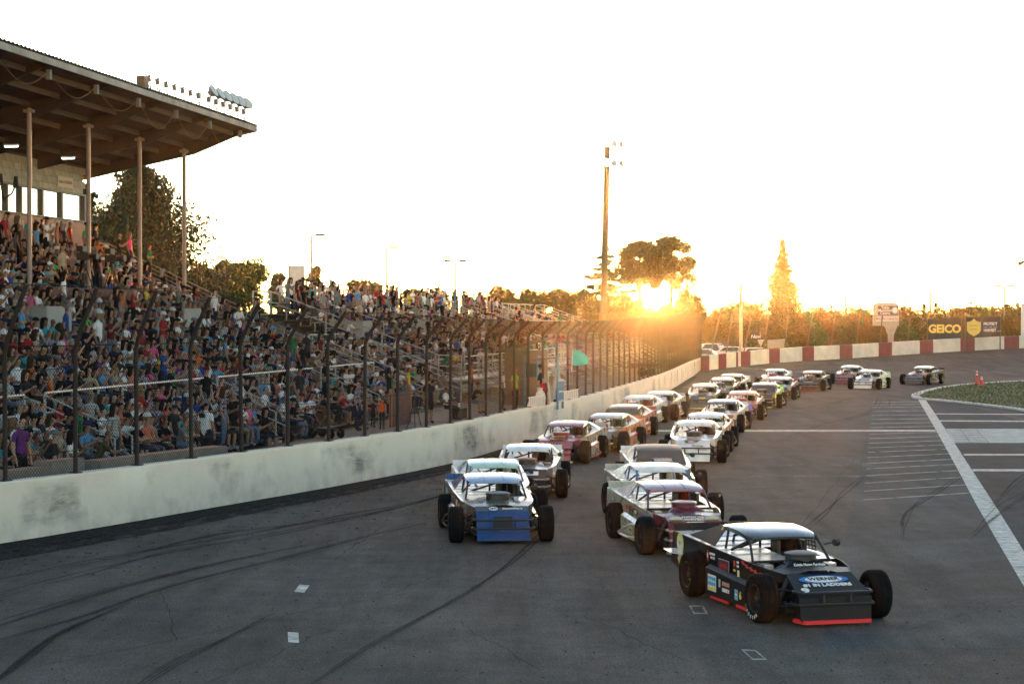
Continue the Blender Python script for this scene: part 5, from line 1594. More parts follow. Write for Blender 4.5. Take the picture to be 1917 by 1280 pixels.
SHIRTS = [('black', cloth('black', (0.006, 0.007, 0.010)), 26), ('navy', cloth('navy', (0.008, 0.013, 0.032)), 15), ('white', cloth('white', (0.72, 0.71, 0.68)), 24), ('charcoal', cloth('charcoal', (0.026, 0.028, 0.032)), 15), ('grey', cloth('grey', (0.15, 0.15, 0.15)), 9),
          ('red', cloth('red', (0.34, 0.02, 0.025)), 9), ('maroon', cloth('maroon', (0.11, 0.012, 0.02)), 4), ('teal', cloth('teal', (0.03, 0.27, 0.30)), 6), ('sky blue', cloth('sky_blue', (0.10, 0.26, 0.42)), 5), ('royal blue', cloth('royal_blue', (0.02, 0.06, 0.24)), 5),
          ('green', cloth('green', (0.02, 0.15, 0.06)), 4), ('bright green', cloth('bright_green', (0.06, 0.40, 0.10)), 1.2), ('pink', cloth('pink', (0.62, 0.10, 0.22)), 2.5), ('coral', cloth('coral', (0.55, 0.16, 0.10)), 2), ('orange', cloth('orange', (0.60, 0.14, 0.02)), 1.5), ('yellow', cloth('yellow', (0.62, 0.45, 0.04)), 1.6),
          ('beige', cloth('beige', (0.36, 0.29, 0.20)), 6), ('striped', pattern('striped', (0.10, 0.11, 0.12), (0.48, 0.47, 0.44), 9), 4), ('plaid', pattern('plaid', (0.04, 0.03, 0.07), (0.34, 0.30, 0.33), 16, 'CHECK'), 4), ('floral', pattern('floral', (0.10, 0.16, 0.20), (0.50, 0.50, 0.48), 22, 'NOISE'), 4), ('olive', cloth('olive', (0.07, 0.07, 0.03)), 4), ('purple', cloth('purple', (0.13, 0.04, 0.17)), 2)]
PANTS = [cloth('denim', (0.018, 0.028, 0.05)), cloth('pants_black', (0.014, 0.014, 0.016)), cloth('khaki', (0.26, 0.21, 0.14)), cloth('pants_grey', (0.10, 0.10, 0.11)), cloth('denim_light', (0.12, 0.16, 0.22)), cloth('pants_navy', (0.018, 0.022, 0.035))]
SHOES = [cloth('shoe_dark', (0.02, 0.02, 0.02)), cloth('shoe_white', (0.45, 0.45, 0.43))]
CAPS = [('black cap', cloth('cap_black', (0.012, 0.012, 0.014))), ('white cap', cloth('cap_white', (0.55, 0.54, 0.51))), ('red cap', cloth('cap_red', (0.15, 0.015, 0.015))), ('blue cap', cloth('cap_blue', (0.014, 0.028, 0.075))), ('grey cap', cloth('cap_grey', (0.16, 0.16, 0.16)))]
CUM = [s[2] for s in SHIRTS]
ORD = ['zeroth', 'first', 'second', 'third', 'fourth', 'fifth', 'sixth', 'seventh', 'eighth', 'ninth', 'tenth', 'eleventh', 'twelfth', 'thirteenth', 'fourteenth', 'fifteenth', 'sixteenth', 'seventeenth', 'eighteenth', 'nineteenth', 'twentieth']
def ordn(n):
    if n < len(ORD): return ORD[n]
    suf = 'th' if 10 <= n % 100 <= 20 else {1: 'st', 2: 'nd', 3: 'rd'}.get(n % 10, 'th')
    return '%d%s' % (n, suf)
PERSONS = 0
def person(label, key, loc, face, shirt=None, pants=None, skin=None, hair=0, hat=None, longhair=False, scale=1.0, shoes=0, group=None, name='person', helmet=None):
    """face: heading in degrees, 0 = looking at the camera (-y), positive turns towards image right"""
    global PERSONS
    me, J = POSES[key]
    o = link(name, me, None, loc, R(face), mats=[SKINS[skin if skin is not None else 0], shirt, pants or PANTS[0], SHOES[shoes], HAIRS[hair]])
    o.scale = (scale, scale, scale)
    tag(o, label, 'person', group)
    hd = Vector(J['hd'][:3])
    if hat is not None: link('cap', CAP, o, hd, mats=[hat])
    if helmet is not None: link('helmet', HELM, o, hd + Vector((0, 0, -.01)), mats=[helmet])
    if longhair: link('long_hair', HAIR, o, hd, mats=[HAIRS[hair]])
    PERSONS += 1
    return o
SH = {s[0]: s[1] for s in SHIRTS}
FACE = math.degrees(math.atan2(V.x, -V.y))     # looking at the track
rp = random.Random(21)
# ---- crowd seats
seats = []
for (stand, row, bq, sz, tz, t0, t1) in ROWS:
    t = t1 - 0.5; n = 0
    upper = stand == 'A' and row > 3
    while t > t0 + 0.3:
        w3 = st(t, bq, tz)
        px = 958.5 + w3.x / w3.y * FPX
        ok = px > -420
        p = {'A': 0.93 if row > 3 else 0.85, 'B': 0.48, 'C': 0.30, 'D': 0.08, 'L': 0.85}[stand]
        if stand == 'A':
            if row > 12 and t > -6: p = 0.35
            if row > 9 and t > -1.5: p = 0.15
        if stand in 'BC':
            if row >= 11: p = 0.62 if stand == 'B' else 0.5
            if row <= 2: p *= 0.5
        if stand == 'A' and any(abs(t - s) < 0.75 for s in stairs) and row <= 3: p = 0
        if any(abs(t - pt) < 1.1 and -1.2 < (bq - pq) < 1.0 for pt, pq in PORTALS_A) and stand == 'A': p = 0
        if stand == 'A' and 0 < bq + 0.4 < 1.6 and -19 < t < -10: p = 0
        if ok and rp.random() < p:
            standing = (stand in 'BC' and row >= 11 and rp.random() < .85) or (stand == 'A' and row == 18 and rp.random() < .6) or rp.random() < .05
            seats.append(dict(stand=stand, row=row, t=t + rp.uniform(-.08, .08), q=bq, z=tz, standing=standing, px=px, Y=w3.y, n=0))
        t -= rp.uniform(.50, .62)
# number along each row from its far end, then split into individuals (nearest) and the mass
from collections import defaultdict
cnt = defaultdict(int)
for s in sorted(seats, key=lambda s: (s['stand'], s['row'], -s['t'])):
    cnt[(s['stand'], s['row'])] += 1
    s['n'] = cnt[(s['stand'], s['row'])]
N_IND = 240
inview = sorted([s for s in seats if s['px'] > 4], key=lambda s: s['Y'])
ind = inview[:N_IND]
indset = {id(s) for s in ind}
mass = [s for s in seats if id(s) not in indset]
STN = {'A': 'the roofed stand', 'B': 'the nearest open bleacher', 'C': 'the second open bleacher', 'D': 'the last bleacher', 'L': 'the low bleacher'}
def dress(r):
    i = r.choices(range(len(SHIRTS)), CUM)[0]
    return i
for s in ind + mass:
    s['shirt'] = dress(rp); s['key'] = rp.choice(STANDS if s['standing'] else SITS)
    fem = '_f' in s['key']
    s['hair'] = rp.choices(range(5), (5, 5, 3, 2, 2.2))[0]
    s['hat'] = rp.choices(range(5), (6, 3, 1, 2, 3))[0] if (not fem and rp.random() < .48) else None
    s['long'] = fem and rp.random() < .7
    s['skin'] = rp.choices(range(5), (5, 5, 3, 3, 1))[0]; s['pants'] = rp.randrange(len(PANTS)); s['shoe'] = rp.randrange(2)
    s['face'] = FACE - 8 + rp.gauss(0, 16); s['scale'] = rp.uniform(.93, 1.05) if rp.random() > .08 else rp.uniform(.68, .8)
for s in ind:
    sit = not s['standing']
    q = s['q'] + (0.02 if sit else 0.30)
    extra = CAPS[s['hat']][0] if s['hat'] is not None else ('long %s hair' % HAIRN[s['hair']].split()[-1] if s['long'] else '%s hair' % HAIRN[s['hair']].split()[-1])
    lab = 'person in %s, %s, %s row of %s, %s from far end' % (SHIRTS[s['shirt']][0].split()[-1] if False else SHIRTS[s['shirt']][0], extra, ordn(s['row']), {'A': 'roofed stand', 'L': 'low bleacher'}.get(s['stand'], 'open bleacher'), ordn(s['n']))
    z = s['z'] - (0.05 if sit and False else 0)
    person(lab, s['key'], st(s['t'], q, z - (.10 if sit else 0)) + Vector((0, 0, .0)), s['face'], SHIRTS[s['shirt']][1], PANTS[s['pants']], s['skin'], s['hair'], CAPS[s['hat']][1] if s['hat'] is not None else None, s['long'], s['scale'], s['shoe'], 'spectators in the stands')
# ---- the rest of the crowd as one mass
LOW = {}
for k in SITS[:7] + STANDS[:6]:
    kw = dict(fem='_f' in k, shorts=k in ('sit_lean_m', 'stand_sh', 'stand_hip_f'))
    LOW[k] = body_mesh('crowd', k.rsplit('_', 1)[0] if k not in ('stand_sh',) else 'stand', 1, **kw)
def colof(m): 
    return np.array(list(_pr(m).inputs['Base Color'].default_value)[:3]) if not _pr(m).inputs['Base Color'].links else np.array(MCOL.get(m.name, (0.2, 0.2, 0.2)))
MCOL = {}
for nm, m, _ in SHIRTS:
    t_ = [n for n in m.node_tree.nodes if n.type == 'VECT_MATH']
    MCOL[m.name] = tuple(t_[0].inputs[0].default_value) if t_ else (0.22, 0.22, 0.22)
for m in PANTS + SHOES + [c[1] for c in CAPS]:
    t_ = [n for n in m.node_tree.nodes if n.type == 'VECT_MATH']
    MCOL[m.name] = tuple(t_[0].inputs[0].default_value)
arr = {}
for k, (me, J) in LOW.items():
    co = np.empty(len(me.vertices) * 3); me.vertices.foreach_get('co', co)
    nl = len(me.loops); li = np.empty(nl, np.int32); me.loops.foreach_get('vertex_index', li)
    ls = np.empty(len(me.polygons), np.int32); me.polygons.foreach_get('loop_total', ls)
    mi = np.empty(len(me.polygons), np.int32); me.polygons.foreach_get('material_index', mi)
    arr[k] = (co.reshape(-1, 3), li, ls, mi, J)
VS, LI, LS, CO = [], [], [], []; off_ = 0
def xf(co, loc, face, sc):
    c_, s_ = math.cos(R(face)), math.sin(R(face))
    return (co * sc) @ np.array([[c_, s_, 0], [-s_, c_, 0], [0, 0, 1]]) + np.array(loc)
capco = np.array([v.co[:] for v in CAP.vertices]); capf = [list(p.vertices) for p in CAP.polygons]
haico = np.array([v.co[:] for v in HAIR.vertices]); haif = [list(p.vertices) for p in HAIR.polygons]
for s in mass:
    k = s['key'] if s['key'] in arr else ('sit_lap_m' if not s['standing'] else 'stand_m')
    co, li, ls, mi, J = arr[k]
    q = s['q'] + (0.02 if not s['standing'] else 0.30)
    loc = st(s['t'], q, s['z'] - (.10 if not s['standing'] else 0))
    cols = np.array([colof(SKINS[s['skin']]), colof(SHIRTS[s['shirt']][1]), colof(PANTS[s['pants']]), colof(SHOES[s['shoe']]), colof(HAIRS[s['hair']])])
    VS.append(xf(co, loc, s['face'], s['scale'])); LI.append(li + off_); LS.append(ls); CO.append(cols[mi]); off_ += len(co)
    hd = np.array(J['hd'][:3])
    for on, cc, ff, col in ((s['hat'] is not None, capco, capf, colof(CAPS[s['hat']][1]) if s['hat'] is not None else None), (s['long'], haico, haif, cols[4])):
        if on:
            VS.append(xf(cc + hd, loc, s['face'], s['scale'])); LI.append(np.array([i for f in ff for i in f], np.int32) + off_); LS.append(np.array([len(f) for f in ff], np.int32)); CO.append(np.tile(col, (len(ff), 1))); off_ += len(cc)
V_ = np.concatenate(VS); L_ = np.concatenate(LI).astype(np.int32); T_ = np.concatenate(LS).astype(np.int32); C_ = np.concatenate(CO)
me = bpy.data.meshes.new('crowd')
me.vertices.add(len(V_)); me.vertices.foreach_set('co', V_.ravel())
me.loops.add(len(L_)); me.loops.foreach_set('vertex_index', L_)
me.polygons.add(len(T_)); st0 = np.concatenate(([0], np.cumsum(T_)[:-1])).astype(np.int32)
me.polygons.foreach_set('loop_start', st0); me.polygons.foreach_set('loop_total', T_)
me.update(calc_edges=True); me.validate()
at_ = me.attributes.new('Col', 'FLOAT_COLOR', 'FACE')
at_.data.foreach_set('color', np.concatenate((C_, np.ones((len(C_), 1))), axis=1).ravel())
me.polygons.foreach_set('use_smooth', [True] * len(me.polygons))
cm_ = bpy.data.materials.new('crowd_clothes'); cm_.use_nodes = True
an = cm_.node_tree.nodes.new('ShaderNodeAttribute'); an.attribute_name = 'Col'
cm_.node_tree.links.new(an.outputs['Color'], _pr(cm_).inputs['Base Color']); _pr(cm_).inputs['Roughness'].default_value = 0.9; _pr(cm_).inputs['Specular IOR Level'].default_value = 0.06
me.materials.append(cm_)
o = link('crowd', me); o['kind'] = 'stuff'; o['label'] = 'rest of the spectators filling the stands'
print('crowd', len(ind), len(mass), 'faces', len(T_))
# ------------------------------------------------------------------ people one can single out, on the concourse and round the stands
def on_wall_index(px): return min(range(len(WALLPATH)), key=lambda i: abs(958.5 + WALLPATH[i].x / WALLPATH[i].y * FPX - px))
def gp_(px, py, z=WALK_Z): return at(px, py, z)
def hero(label, key, px, py, face, shirt, pants, z=WALK_Z, Y=None, **kw):
    if Y: p = Vector(((px - 958.5) / FPX * Y, Y, z))
    else: p = gp_(px, py, z)
    return person(label, key, p, face, SH[shirt] if isinstance(shirt, str) else shirt, pants, **kw)
DEN, PBL, KHA, PGR, LDN, PNV = PANTS
hero('heavy man in white shirt and grey cap seen from behind by the fence', 'stand_sh', 385, 872, 150, 'white', PNV, hat=CAPS[4][1], skin=1)
hero('person all in black standing beside the front bench, hands before them', 'stand_clap_m', 432, 846, 60, 'black', PBL, skin=2)
hero('man in navy plaid shirt and jeans standing on the concourse', 'stand_m', 669, 806, 75, SH['plaid'], DEN, skin=0, hair=4)
hero('child in bright orange jacket on the concourse', 'stand_f', 715, 804, 170, cloth('hi_vis_orange', (0.85, 0.12, 0.02)), PNV, scale=.66, hair=2)
hero('child in plaid shirt beside the one in orange', 'stand_f', 698, 800, 150, SH['maroon'], DEN, scale=.6, hair=1)
hero('woman in pink vest by the timber fence on the concourse', 'stand_f', 684, 803, 110, 'coral', LDN, scale=.72, hair=2)
hero('man in black shirt and denim shorts seated beside the pram', 'sit_lap_m', 548, 822, 70, 'black', LDN, hat=CAPS[0][1], skin=0)
hero('woman in black vest seated behind the brown pram', 'sit_lap_f', 612, 790, 75, 'black', PBL, longhair=True, hair=0, z=.85)
hero('man in dark shirt standing on the bleacher end above the pram', 'stand_m', 608, 760, 80, 'black', PBL, z=1.0, skin=2)
hero('large man in blue racing shirt numbered 33, seen from behind', 'stand_sh', 538, 735, 165, 'royal blue', DEN, z=1.34, skin=1)
hero('person in pale blue shirt seen from behind at the aisle rail', 'stand_sh', 205, 735, 160, cloth('pale_blue', (0.12, 0.30, 0.40)), LDN, z=1.34, skin=1, hair=1)
hero('man in black cap and black tee gripping the aisle rail', 'stand_m', 190, 775, 80, 'black', PBL, z=1.0, hat=CAPS[0][1])
hero('grey haired man in floral shirt stooping near the fence', 'stand_clap_m', 124, 800, 75, 'floral', KHA, z=.7, hair=4)
hero('man in white and navy shirt seated on the lowest bench', 'sit_lean_m', 158, 868, 70, 'white', DEN, z=.45, hair=0, scale=1.05)
hero('woman in red top with blonde hair seated on lowest bench', 'sit_clap_f', 186, 858, 60, 'red', PBL, z=.55, longhair=True, hair=3)
hero('man in white tank top seated forward near the fence', 'sit_lean_m', 222, 872, 60, 'white', PBL, z=.42, hat=CAPS[0][1], scale=1.05, skin=0)
hero('woman in floral top and white cap seated near the fence', 'sit_lap_f', 274, 876, 60, 'coral', PANTS[3], z=.42, hat=CAPS[1][1], scale=1.05)
hero('woman in green top standing at the edge of the frame', 'stand_f', 6, 905, 70, 'green', DEN, z=.45, longhair=True, hair=0)
hero('woman in black standing with dark hair tied back by second post', 'stand_f', 44, 890, 80, 'black', PBL, z=.45, hair=0)
hero('child in teal and pink shirt on an adult near the fence', 'stand_f', 68, 838, 100, 'teal', PBL, z=.9, scale=.66, hair=3)
hero('man in grey vest standing in profile above the bench', 'stand_m', 74, 850, 85, 'grey', PNV, z=.6, hat=CAPS[0][1], skin=1)
hero('child in mint green shirt and chequered trousers by folding chair', 'stand_f', 349, 872, 90, cloth('mint', (0.08, 0.45, 0.32)), pattern('chequer_pink', (0.02, 0.02, 0.03), (0.5, 0.12, 0.35), 18, 'CHECK'), scale=.7, hair=0)
hero('person in maroon shirt seated on the second bench', 'sit_phone_m', 408, 802, 70, 'maroon', VRED, z=.8, skin=2)
hero('man in black leaning on the aisle rail near flag stand', 'stand_cross_m', 728, 760, 85, 'black', PBL, z=.9, hat=CAPS[0][1], skin=1)
hero('person in dark clothes with backpack seen from behind by tripod', 'stand_sh', 803, 792, 150, 'navy', PBL, skin=1, hair=0)
hero('person in white shirt standing beside the stair rails', 'stand_m', 942, 744, 90, 'white', PNV, skin=2, Y=86)
hero('seated man in black by the picnic bench', 'sit_lean_m', 884, 774, 60, 'black', LDN, hat=CAPS[2][1], skin=1)
hero('seated man in white near the picnic bench', 'sit_lap_m', 834, 786, 70, 'white', PBL, skin=2)
hero('person in orange shirt standing past the picnic bench', 'stand_m', 882, 745, 80, 'orange', PBL, skin=2, z=.5)
# people standing and sitting along the kerb, behind the near end of the fence
rk = random.Random(14)
for k, px in enumerate((22, 58, 92, 118, 150, 204, 240, 262, 300, 318, 352, 410, 462, 490, 640, 760)):
    key = rk.choice(('stand_m', 'sit_lean_m', 'stand_f', 'sit_clap_f', 'stand_cross_m', 'sit_lap_m', 'stand_phone_m'))
    i = on_wall_index(px); off = 2.3 + rk.random() * 2.6
    p = WALLPATH[i] + WALLN[i] * off
    sh = SHIRTS[rk.choices(range(len(SHIRTS)), CUM)[0]]
    person('person in %s, %s at the kerb, %s along it from the left edge' % (sh[0], 'seated' if key[:3] == 'sit' else 'standing', ordn(k + 1)), key, Vector((p.x, p.y, WALK_Z + .12)), FACE - 15 + rk.gauss(0, 30), sh[1], rk.choice(PANTS), rk.randrange(4), rk.randrange(4), CAPS[rk.randrange(5)][1] if rk.random() < .4 and '_f' not in key else None, '_f' in key, 1.0, rk.randrange(2), 'people along the kerb')
# press box front: camera crew and guests on the top deck
top = [('camera man in grey shirt with headphones', 'stand_m', -15.8, .8, 5.12, 'beige', 75, 4, None), ('camera man in black tee between the two cameras', 'stand_m', -12.8, .9, 5.12, 'black', 60, 0, None), ('person in chequered shirt and black cap below the orange banner', 'stand_m', -10.2, -3.7, 6.56, 'plaid', 85, 0, 0), ('man in black shirt standing below the orange banner', 'stand_cross_m', -6.8, -3.7, 6.56, 'black', 85, 0, None),
       ('second man in black below the banner end', 'stand_m', -5.0, -3.6, 6.56, 'black', 90, 0, None), ('bearded man in striped shirt at the top row', 'stand_m', -3.9, -2.9, 6.35, 'striped', 90, 0, None), ('person in bright green shirt at the top deck end', 'stand_m', -2.2, -3.6, 6.56, 'bright green', 75, 0, 0), ('person in dark striped shirt beside the last roof post', 'stand_m', -0.9, -3.7, 6.56, 'navy', 80, 0, 0),
       ('woman in hot pink top standing at the stand end', 'stand_f', -0.2, -2.4, 6.25, 'pink', 80, 3, None), ('person in green shirt with folded arms at the stand end', 'stand_cross_m', 0.0, -1.6, 5.75, 'green', 80, 0, None)]
for lab, key, t, q, z, shirt, f, h, cp in top:
    person(lab, key, st(t, q, z), f, cloth('hot_pink', (0.80, 0.06, 0.20)) if shirt == 'pink' else SH[shirt], PANTS[1], 1, h, CAPS[cp][1] if cp is not None else None, key == 'stand_f')
# drivers at the wheel
DRV = {'green': 'helmeted driver of the green roofed car behind the blue nosed one', 'orange11': 'helmeted driver inside the orange roll bars of the purple nosed car'}
for k, (sh_, hm) in {'lead': ('charcoal', 0), 'blue': ('red', 0), 'green': ('orange', 1), 'row3': ('maroon', 0), 'maroon': ('charcoal', 2), 'white6': ('beige', 1), 'white8': ('charcoal', 0), 'white9': ('black', 0), 'navy10': ('navy', 0), 'orange11': ('orange', 0), 'red19': ('black', 0), 'black20': ('beige', 0), 'red22': ('maroon', 2), 'dark23': ('charcoal', 0), 'yellow24': ('charcoal', 0), 'black13': ('red', 0), 'smile15': ('charcoal', 0)}.items():
    c = CARS[k]
    p = c.matrix_basis @ Vector((.31, .44, .40 - .52 + .02))
    o = person(DRV.get(k) or 'helmeted driver at the wheel of the ' + c['label'].split(' race car')[0] + ' race car' + {'white6': ' with blue bars', 'white8': ' with bird emblem', 'white9': ' with orange sides', 'row3': ' beside the wall', 'green': '', 'dark23': ' with ribbed roof', 'black13': ' with red seat', 'black20': '', 'smile15': ' with crescent', 'navy10': '', 'orange11': ' with orange bars', 'red22': ' with red bars', 'lead': ' numbered 9'}.get(k, ''), 'drive', p, math.degrees(c.rotation_euler.z), SH[sh_], PANTS[1], 1, 0, helmet=CAPS[hm][1], scale=.80)
    o['category'] = 'driver'; o['group'] = 'drivers in their cars'
# ------------------------------------------------------------------ trees
BARK = mat('bark', (0.075, 0.050, 0.032), 0.9, var=0.4, vscale=3, bump=0.4, bscale=10)
def leaf_mat(name, c, tr=0.35):
    m = bpy.data.materials.new(name); m.use_nodes = True; t = m.node_tree; p = _pr(m)
    p.inputs['Roughness'].default_value = 0.55; p.inputs['Specular IOR Level'].default_value = 0.3
    oi = t.nodes.new('ShaderNodeNewGeometry'); mr = t.nodes.new('ShaderNodeMapRange'); mr.inputs[3].default_value = 0.55; mr.inputs[4].default_value = 1.45
    t.links.new(oi.outputs['Random Per Island'], mr.inputs[0])
    sc = t.nodes.new('ShaderNodeVectorMath'); sc.operation = 'SCALE'; sc.inputs[0].default_value = c
    t.links.new(mr.outputs[0], sc.inputs['Scale']); t.links.new(sc.outputs[0], p.inputs['Base Color'])
    tl = t.nodes.new('ShaderNodeBsdfTranslucent'); t.links.new(sc.outputs[0], tl.inputs['Color'])
    mx = t.nodes.new('ShaderNodeMixShader'); mx.inputs[0].default_value = tr
    t.links.new(p.outputs[0], mx.inputs[1]); t.links.new(tl.outputs[0], mx.inputs[2])
    t.links.new(mx.outputs[0], t.nodes['Material Output'].inputs['Surface'])
    return m
L_DARK = leaf_mat('needles_dark', (0.012, 0.036, 0.014), .08); L_GREEN = leaf_mat('leaves_green', (0.020, 0.080, 0.014), .25); L_OLIVE = leaf_mat('leaves_olive', (0.060, 0.058, 0.018), .40); L_GOLD = leaf_mat('leaves_golden', (0.095, 0.062, 0.016), .45)
def leaves(rng, centers, n, size, spread, droop=0.0):
    """n small leaf quads scattered in gaussian clumps; centers: array (k,4) x y z radius"""
    k = len(centers)
    ci = rng.integers(0, k, n)
    c = centers[ci]
    d = rng.normal(size=(n, 3)); d /= np.linalg.norm(d, axis=1)[:, None]
    r = rng.random(n) ** .5
    p = c[:, :3] + d * (c[:, 3] * r)[:, None] * np.array(spread)
    a = rng.normal(size=(n, 3)); a /= np.linalg.norm(a, axis=1)[:, None]
    if droop: a[:, 2] -= droop; a /= np.linalg.norm(a, axis=1)[:, None]
    b_ = np.cross(a, rng.normal(size=(n, 3))); b_ /= np.linalg.norm(b_, axis=1)[:, None]
    L = size * rng.uniform(.6, 1.5, n)[:, None]; W = L * .42
    v = np.stack((p - a * L, p - b_ * W, p + a * L, p + b_ * W), 1).reshape(-1, 3)
    return v
def quads_mesh(name, v, m):
    me = bpy.data.meshes.new(name); n = len(v) // 4
    me.vertices.add(len(v)); me.vertices.foreach_set('co', v.ravel())
    me.loops.add(len(v)); me.loops.foreach_set('vertex_index', np.arange(len(v), dtype=np.int32))
    me.polygons.add(n); me.polygons.foreach_set('loop_start', np.arange(0, len(v), 4, dtype=np.int32)); me.polygons.foreach_set('loop_total', np.full(n, 4, np.int32))
    me.update(calc_edges=True); me.materials.append(m)
    return me
def broad_tree(seed, h, w_, leafm, n=5000, trunk=.35, clumps=26, leaf=.22, low=.30, flat=1.0):
    rng = np.random.default_rng(seed); rd = random.Random(seed)
    cs = []; b = MB()
    b.tube([(0, 0, -.3), (rd.uniform(-.1, .1), 0, h * .25), (rd.uniform(-.3, .3), rd.uniform(-.3, .3), h * .55), (rd.uniform(-.3, .3), 0, h * .85)], [trunk, trunk * .75, trunk * .5, trunk * .12], 7)
    for k in range(clumps):
        f = rd.random(); z = h * (low + (1 - low) * f * .93)
        prof = math.sin(math.pi * min(1, .18 + .80 * f)) ** .7
        a = rd.uniform(0, 2 * math.pi); r = w_ / 2 * prof * rd.uniform(.35, .92)
        c = (r * math.cos(a), r * math.sin(a), z); cs.append((*c, w_ * rd.uniform(.15, .27)))
        if k % 2 == 0:
            b.tube([(0, 0, max(h * .2, z - h * .22)), (c[0] * .5, c[1] * .5, z - h * .08), c], [trunk * .3, trunk * .2, trunk * .06], 5)
    v = leaves(rng, np.array(cs), n, leaf, (1, 1, .75 * flat))
    return b.mesh('trunk', BARK), quads_mesh('crown', v, leafm)
def cone_tree(seed, h, w_, leafm, n=6000, trunk=.35, tiers=24, leaf=.20, low=.06, droop=.5, power=1.0, up=0.0, gap=1.0, irr=.15):
    rng = np.random.default_rng(seed); rd = random.Random(seed); cs = []; b = MB()
    b.tube([(0, 0, -.3), (0, 0, h * .5), (rd.uniform(-.1, .1), 0, h * .99)], [trunk, trunk * .6, .03], 7)
    for k in range(tiers):
        f = k / (tiers - 1); z = h * (low + (1 - low) * f * .97)
        R_ = w_ / 2 * (1 - f) ** power * rd.uniform(1 - irr, 1 + irr) + .15
        nb = max(3, int(7 * (1 - f) + 3))
        for j in range(nb):
            a = 2 * math.pi * j / nb + rd.uniform(-.4, .4); L = R_ * rd.uniform(.55, 1.15)
            e = (L * math.cos(a), L * math.sin(a), z + rd.uniform(-.3, .3) - L * .22 * droop + L * up)
            b.tube([(0, 0, z + L * .05), (e[0] * .55, e[1] * .55, z + L * .02), e], [trunk * .16 * (1 - f) + .02, .03, .012], 4, caps=False)
            for q in (.45, .7, .95):
                cs.append((e[0] * q, e[1] * q, z + (e[2] - z) * q, max(.16, L * .20 * gap)))
        cs.append((0, 0, z, .25 + R_ * .15))
    v = leaves(rng, np.array(cs), n, leaf, (1, 1, .55 if gap < 1.5 else 1.0), droop)
    return b.mesh('trunk', BARK), quads_mesh('crown', v, leafm)
def plant_tree(name, label, meshes, loc, rz=0, sc=(1, 1, 1), group=None, cat='tree'):
    o = thing(name, label, cat, loc, rz, group); o.scale = sc
    link('trunk', meshes[0], o); link('crown', meshes[1], o)
    return o
def tree_at(px, Y): return Vector(((px - 958.5) / FPX * Y, Y, -.1))
# dark redwood behind the end of the roofed stand
def htop(py, Y): return CAM_H - (py - HORIZ) * Y / FPX + .1
Y = 124
plant_tree('redwood_tree', 'big dark drooping evergreen rising behind the end of the roofed stand', cone_tree(1, htop(296, Y), 10.4, L_DARK, 90000, .45, 38, .15, .05, .9, .46, gap=1.9, irr=.45), tree_at(262, Y))
plant_tree('evergreen_tree', 'smaller dark evergreen left of the big redwood, behind the press box', cone_tree(2, htop(345, 135), 5.0, L_DARK, 26000, .3, 24, .16, .05, .8, .6, gap=1.9, irr=.4), tree_at(160, 135))
# rounded trees behind the gap
G = 'trees behind the stands'
plant_tree('broadleaf_tree', 'dark rounded tree below the redwood beside the end rail', broad_tree(3, htop(488, 150), 4.4, L_DARK, 15000, clumps=34, low=.02, leaf=.17), tree_at(385, 150), group=G)
plant_tree('broadleaf_tree', 'bright green rounded tree between redwood and white board', broad_tree(4, htop(478, 165), 4.6, L_GREEN, 18000, clumps=40, low=.02, leaf=.17), tree_at(462, 165), group=G)
plant_tree('broadleaf_tree', 'green tree standing close left of the bright rounded one', broad_tree(5, htop(484, 175), 3.8, L_GREEN, 13000, clumps=34, low=.02, leaf=.17), tree_at(420, 175), group=G)
plant_tree('broadleaf_tree', 'small dark tree just left of the white board', broad_tree(6, htop(506, 200), 2.6, L_DARK, 7000, low=.1, clumps=34), tree_at(522, 200), group=G)
plant_tree('broadleaf_tree', 'pointed olive tree behind the lamp post by the white board', broad_tree(7, htop(490, 205), 2.8, L_OLIVE, 8000, low=.1, clumps=34), tree_at(588, 205), group=G)
for k, (px, py, Y_, w_, lab) in enumerate(((668, 506, 215, 3.6, 'olive tree rising behind the standing crowd on the nearest bleacher'), (700, 516, 220, 2.2, 'small olive tree beside the taller one behind the standing crowd'), (775, 537, 240, 4.2, 'low tree just showing above the second bleacher crowd'), (820, 537, 245, 3.6, 'low tree beneath the pair of lamp posts'))):
    plant_tree('broadleaf_tree', lab, broad_tree(20 + k, htop(py, Y_), w_ * 1.3, L_OLIVE, 8000, low=.1, clumps=34), tree_at(px, Y_), group=G)
# tree belt behind the far bleachers up to the light pole
G = 'tree belt behind the far bleachers'
belt = [(930, 540, 232), (955, 545, 240), (985, 548, 228), (1015, 550, 236), (1042, 545, 244), (1065, 550, 230), (1090, 548, 240), (1108, 556, 225)]
desc = ['first tree of the belt past the top bleacher rail', 'round tree of the belt left of centre, over the far bleacher rail', 'third tree along the belt over the far bleacher', 'middle tree of the belt above the catch fence', 'tall tree of the belt left of the cedar', 'low tree of the belt below the cedar branches', 'tree of the belt right at the foot of the cedar', 'bushy tree beside the foot of the tall light pole']
bm_ = [broad_tree(40 + k, 8.2, 4.6, L_GOLD if k % 2 else L_OLIVE, 12000, clumps=34, low=.05, leaf=.2) for k in range(4)]
for k, (px, py, Y_) in enumerate(belt):
    s = htop(py, Y_) / 8.2 * 1.04; plant_tree('belt_tree', desc[k], bm_[k % 4], tree_at(px, Y_), k * 1.3, (s * (1.0 + .15 * (k % 3 - 1)), s, s), G)
belt2 = [(1140, 560, 232), (1165, 556, 240), (1190, 566, 236), (1215, 580, 246), (1248, 572, 240), (1282, 552, 236), (1305, 572, 226)]
desc2 = ['bushy tree just right of the light pole foot', 'second bush right of the light pole', 'third bush right of the light pole, left of the sunset', 'low tree in front of the setting sun', 'low tree right below the tall twin crowned tree', 'bushy tree under the right crown of the twin crowned tree', 'last bush before the gap right of the twin crowned tree']
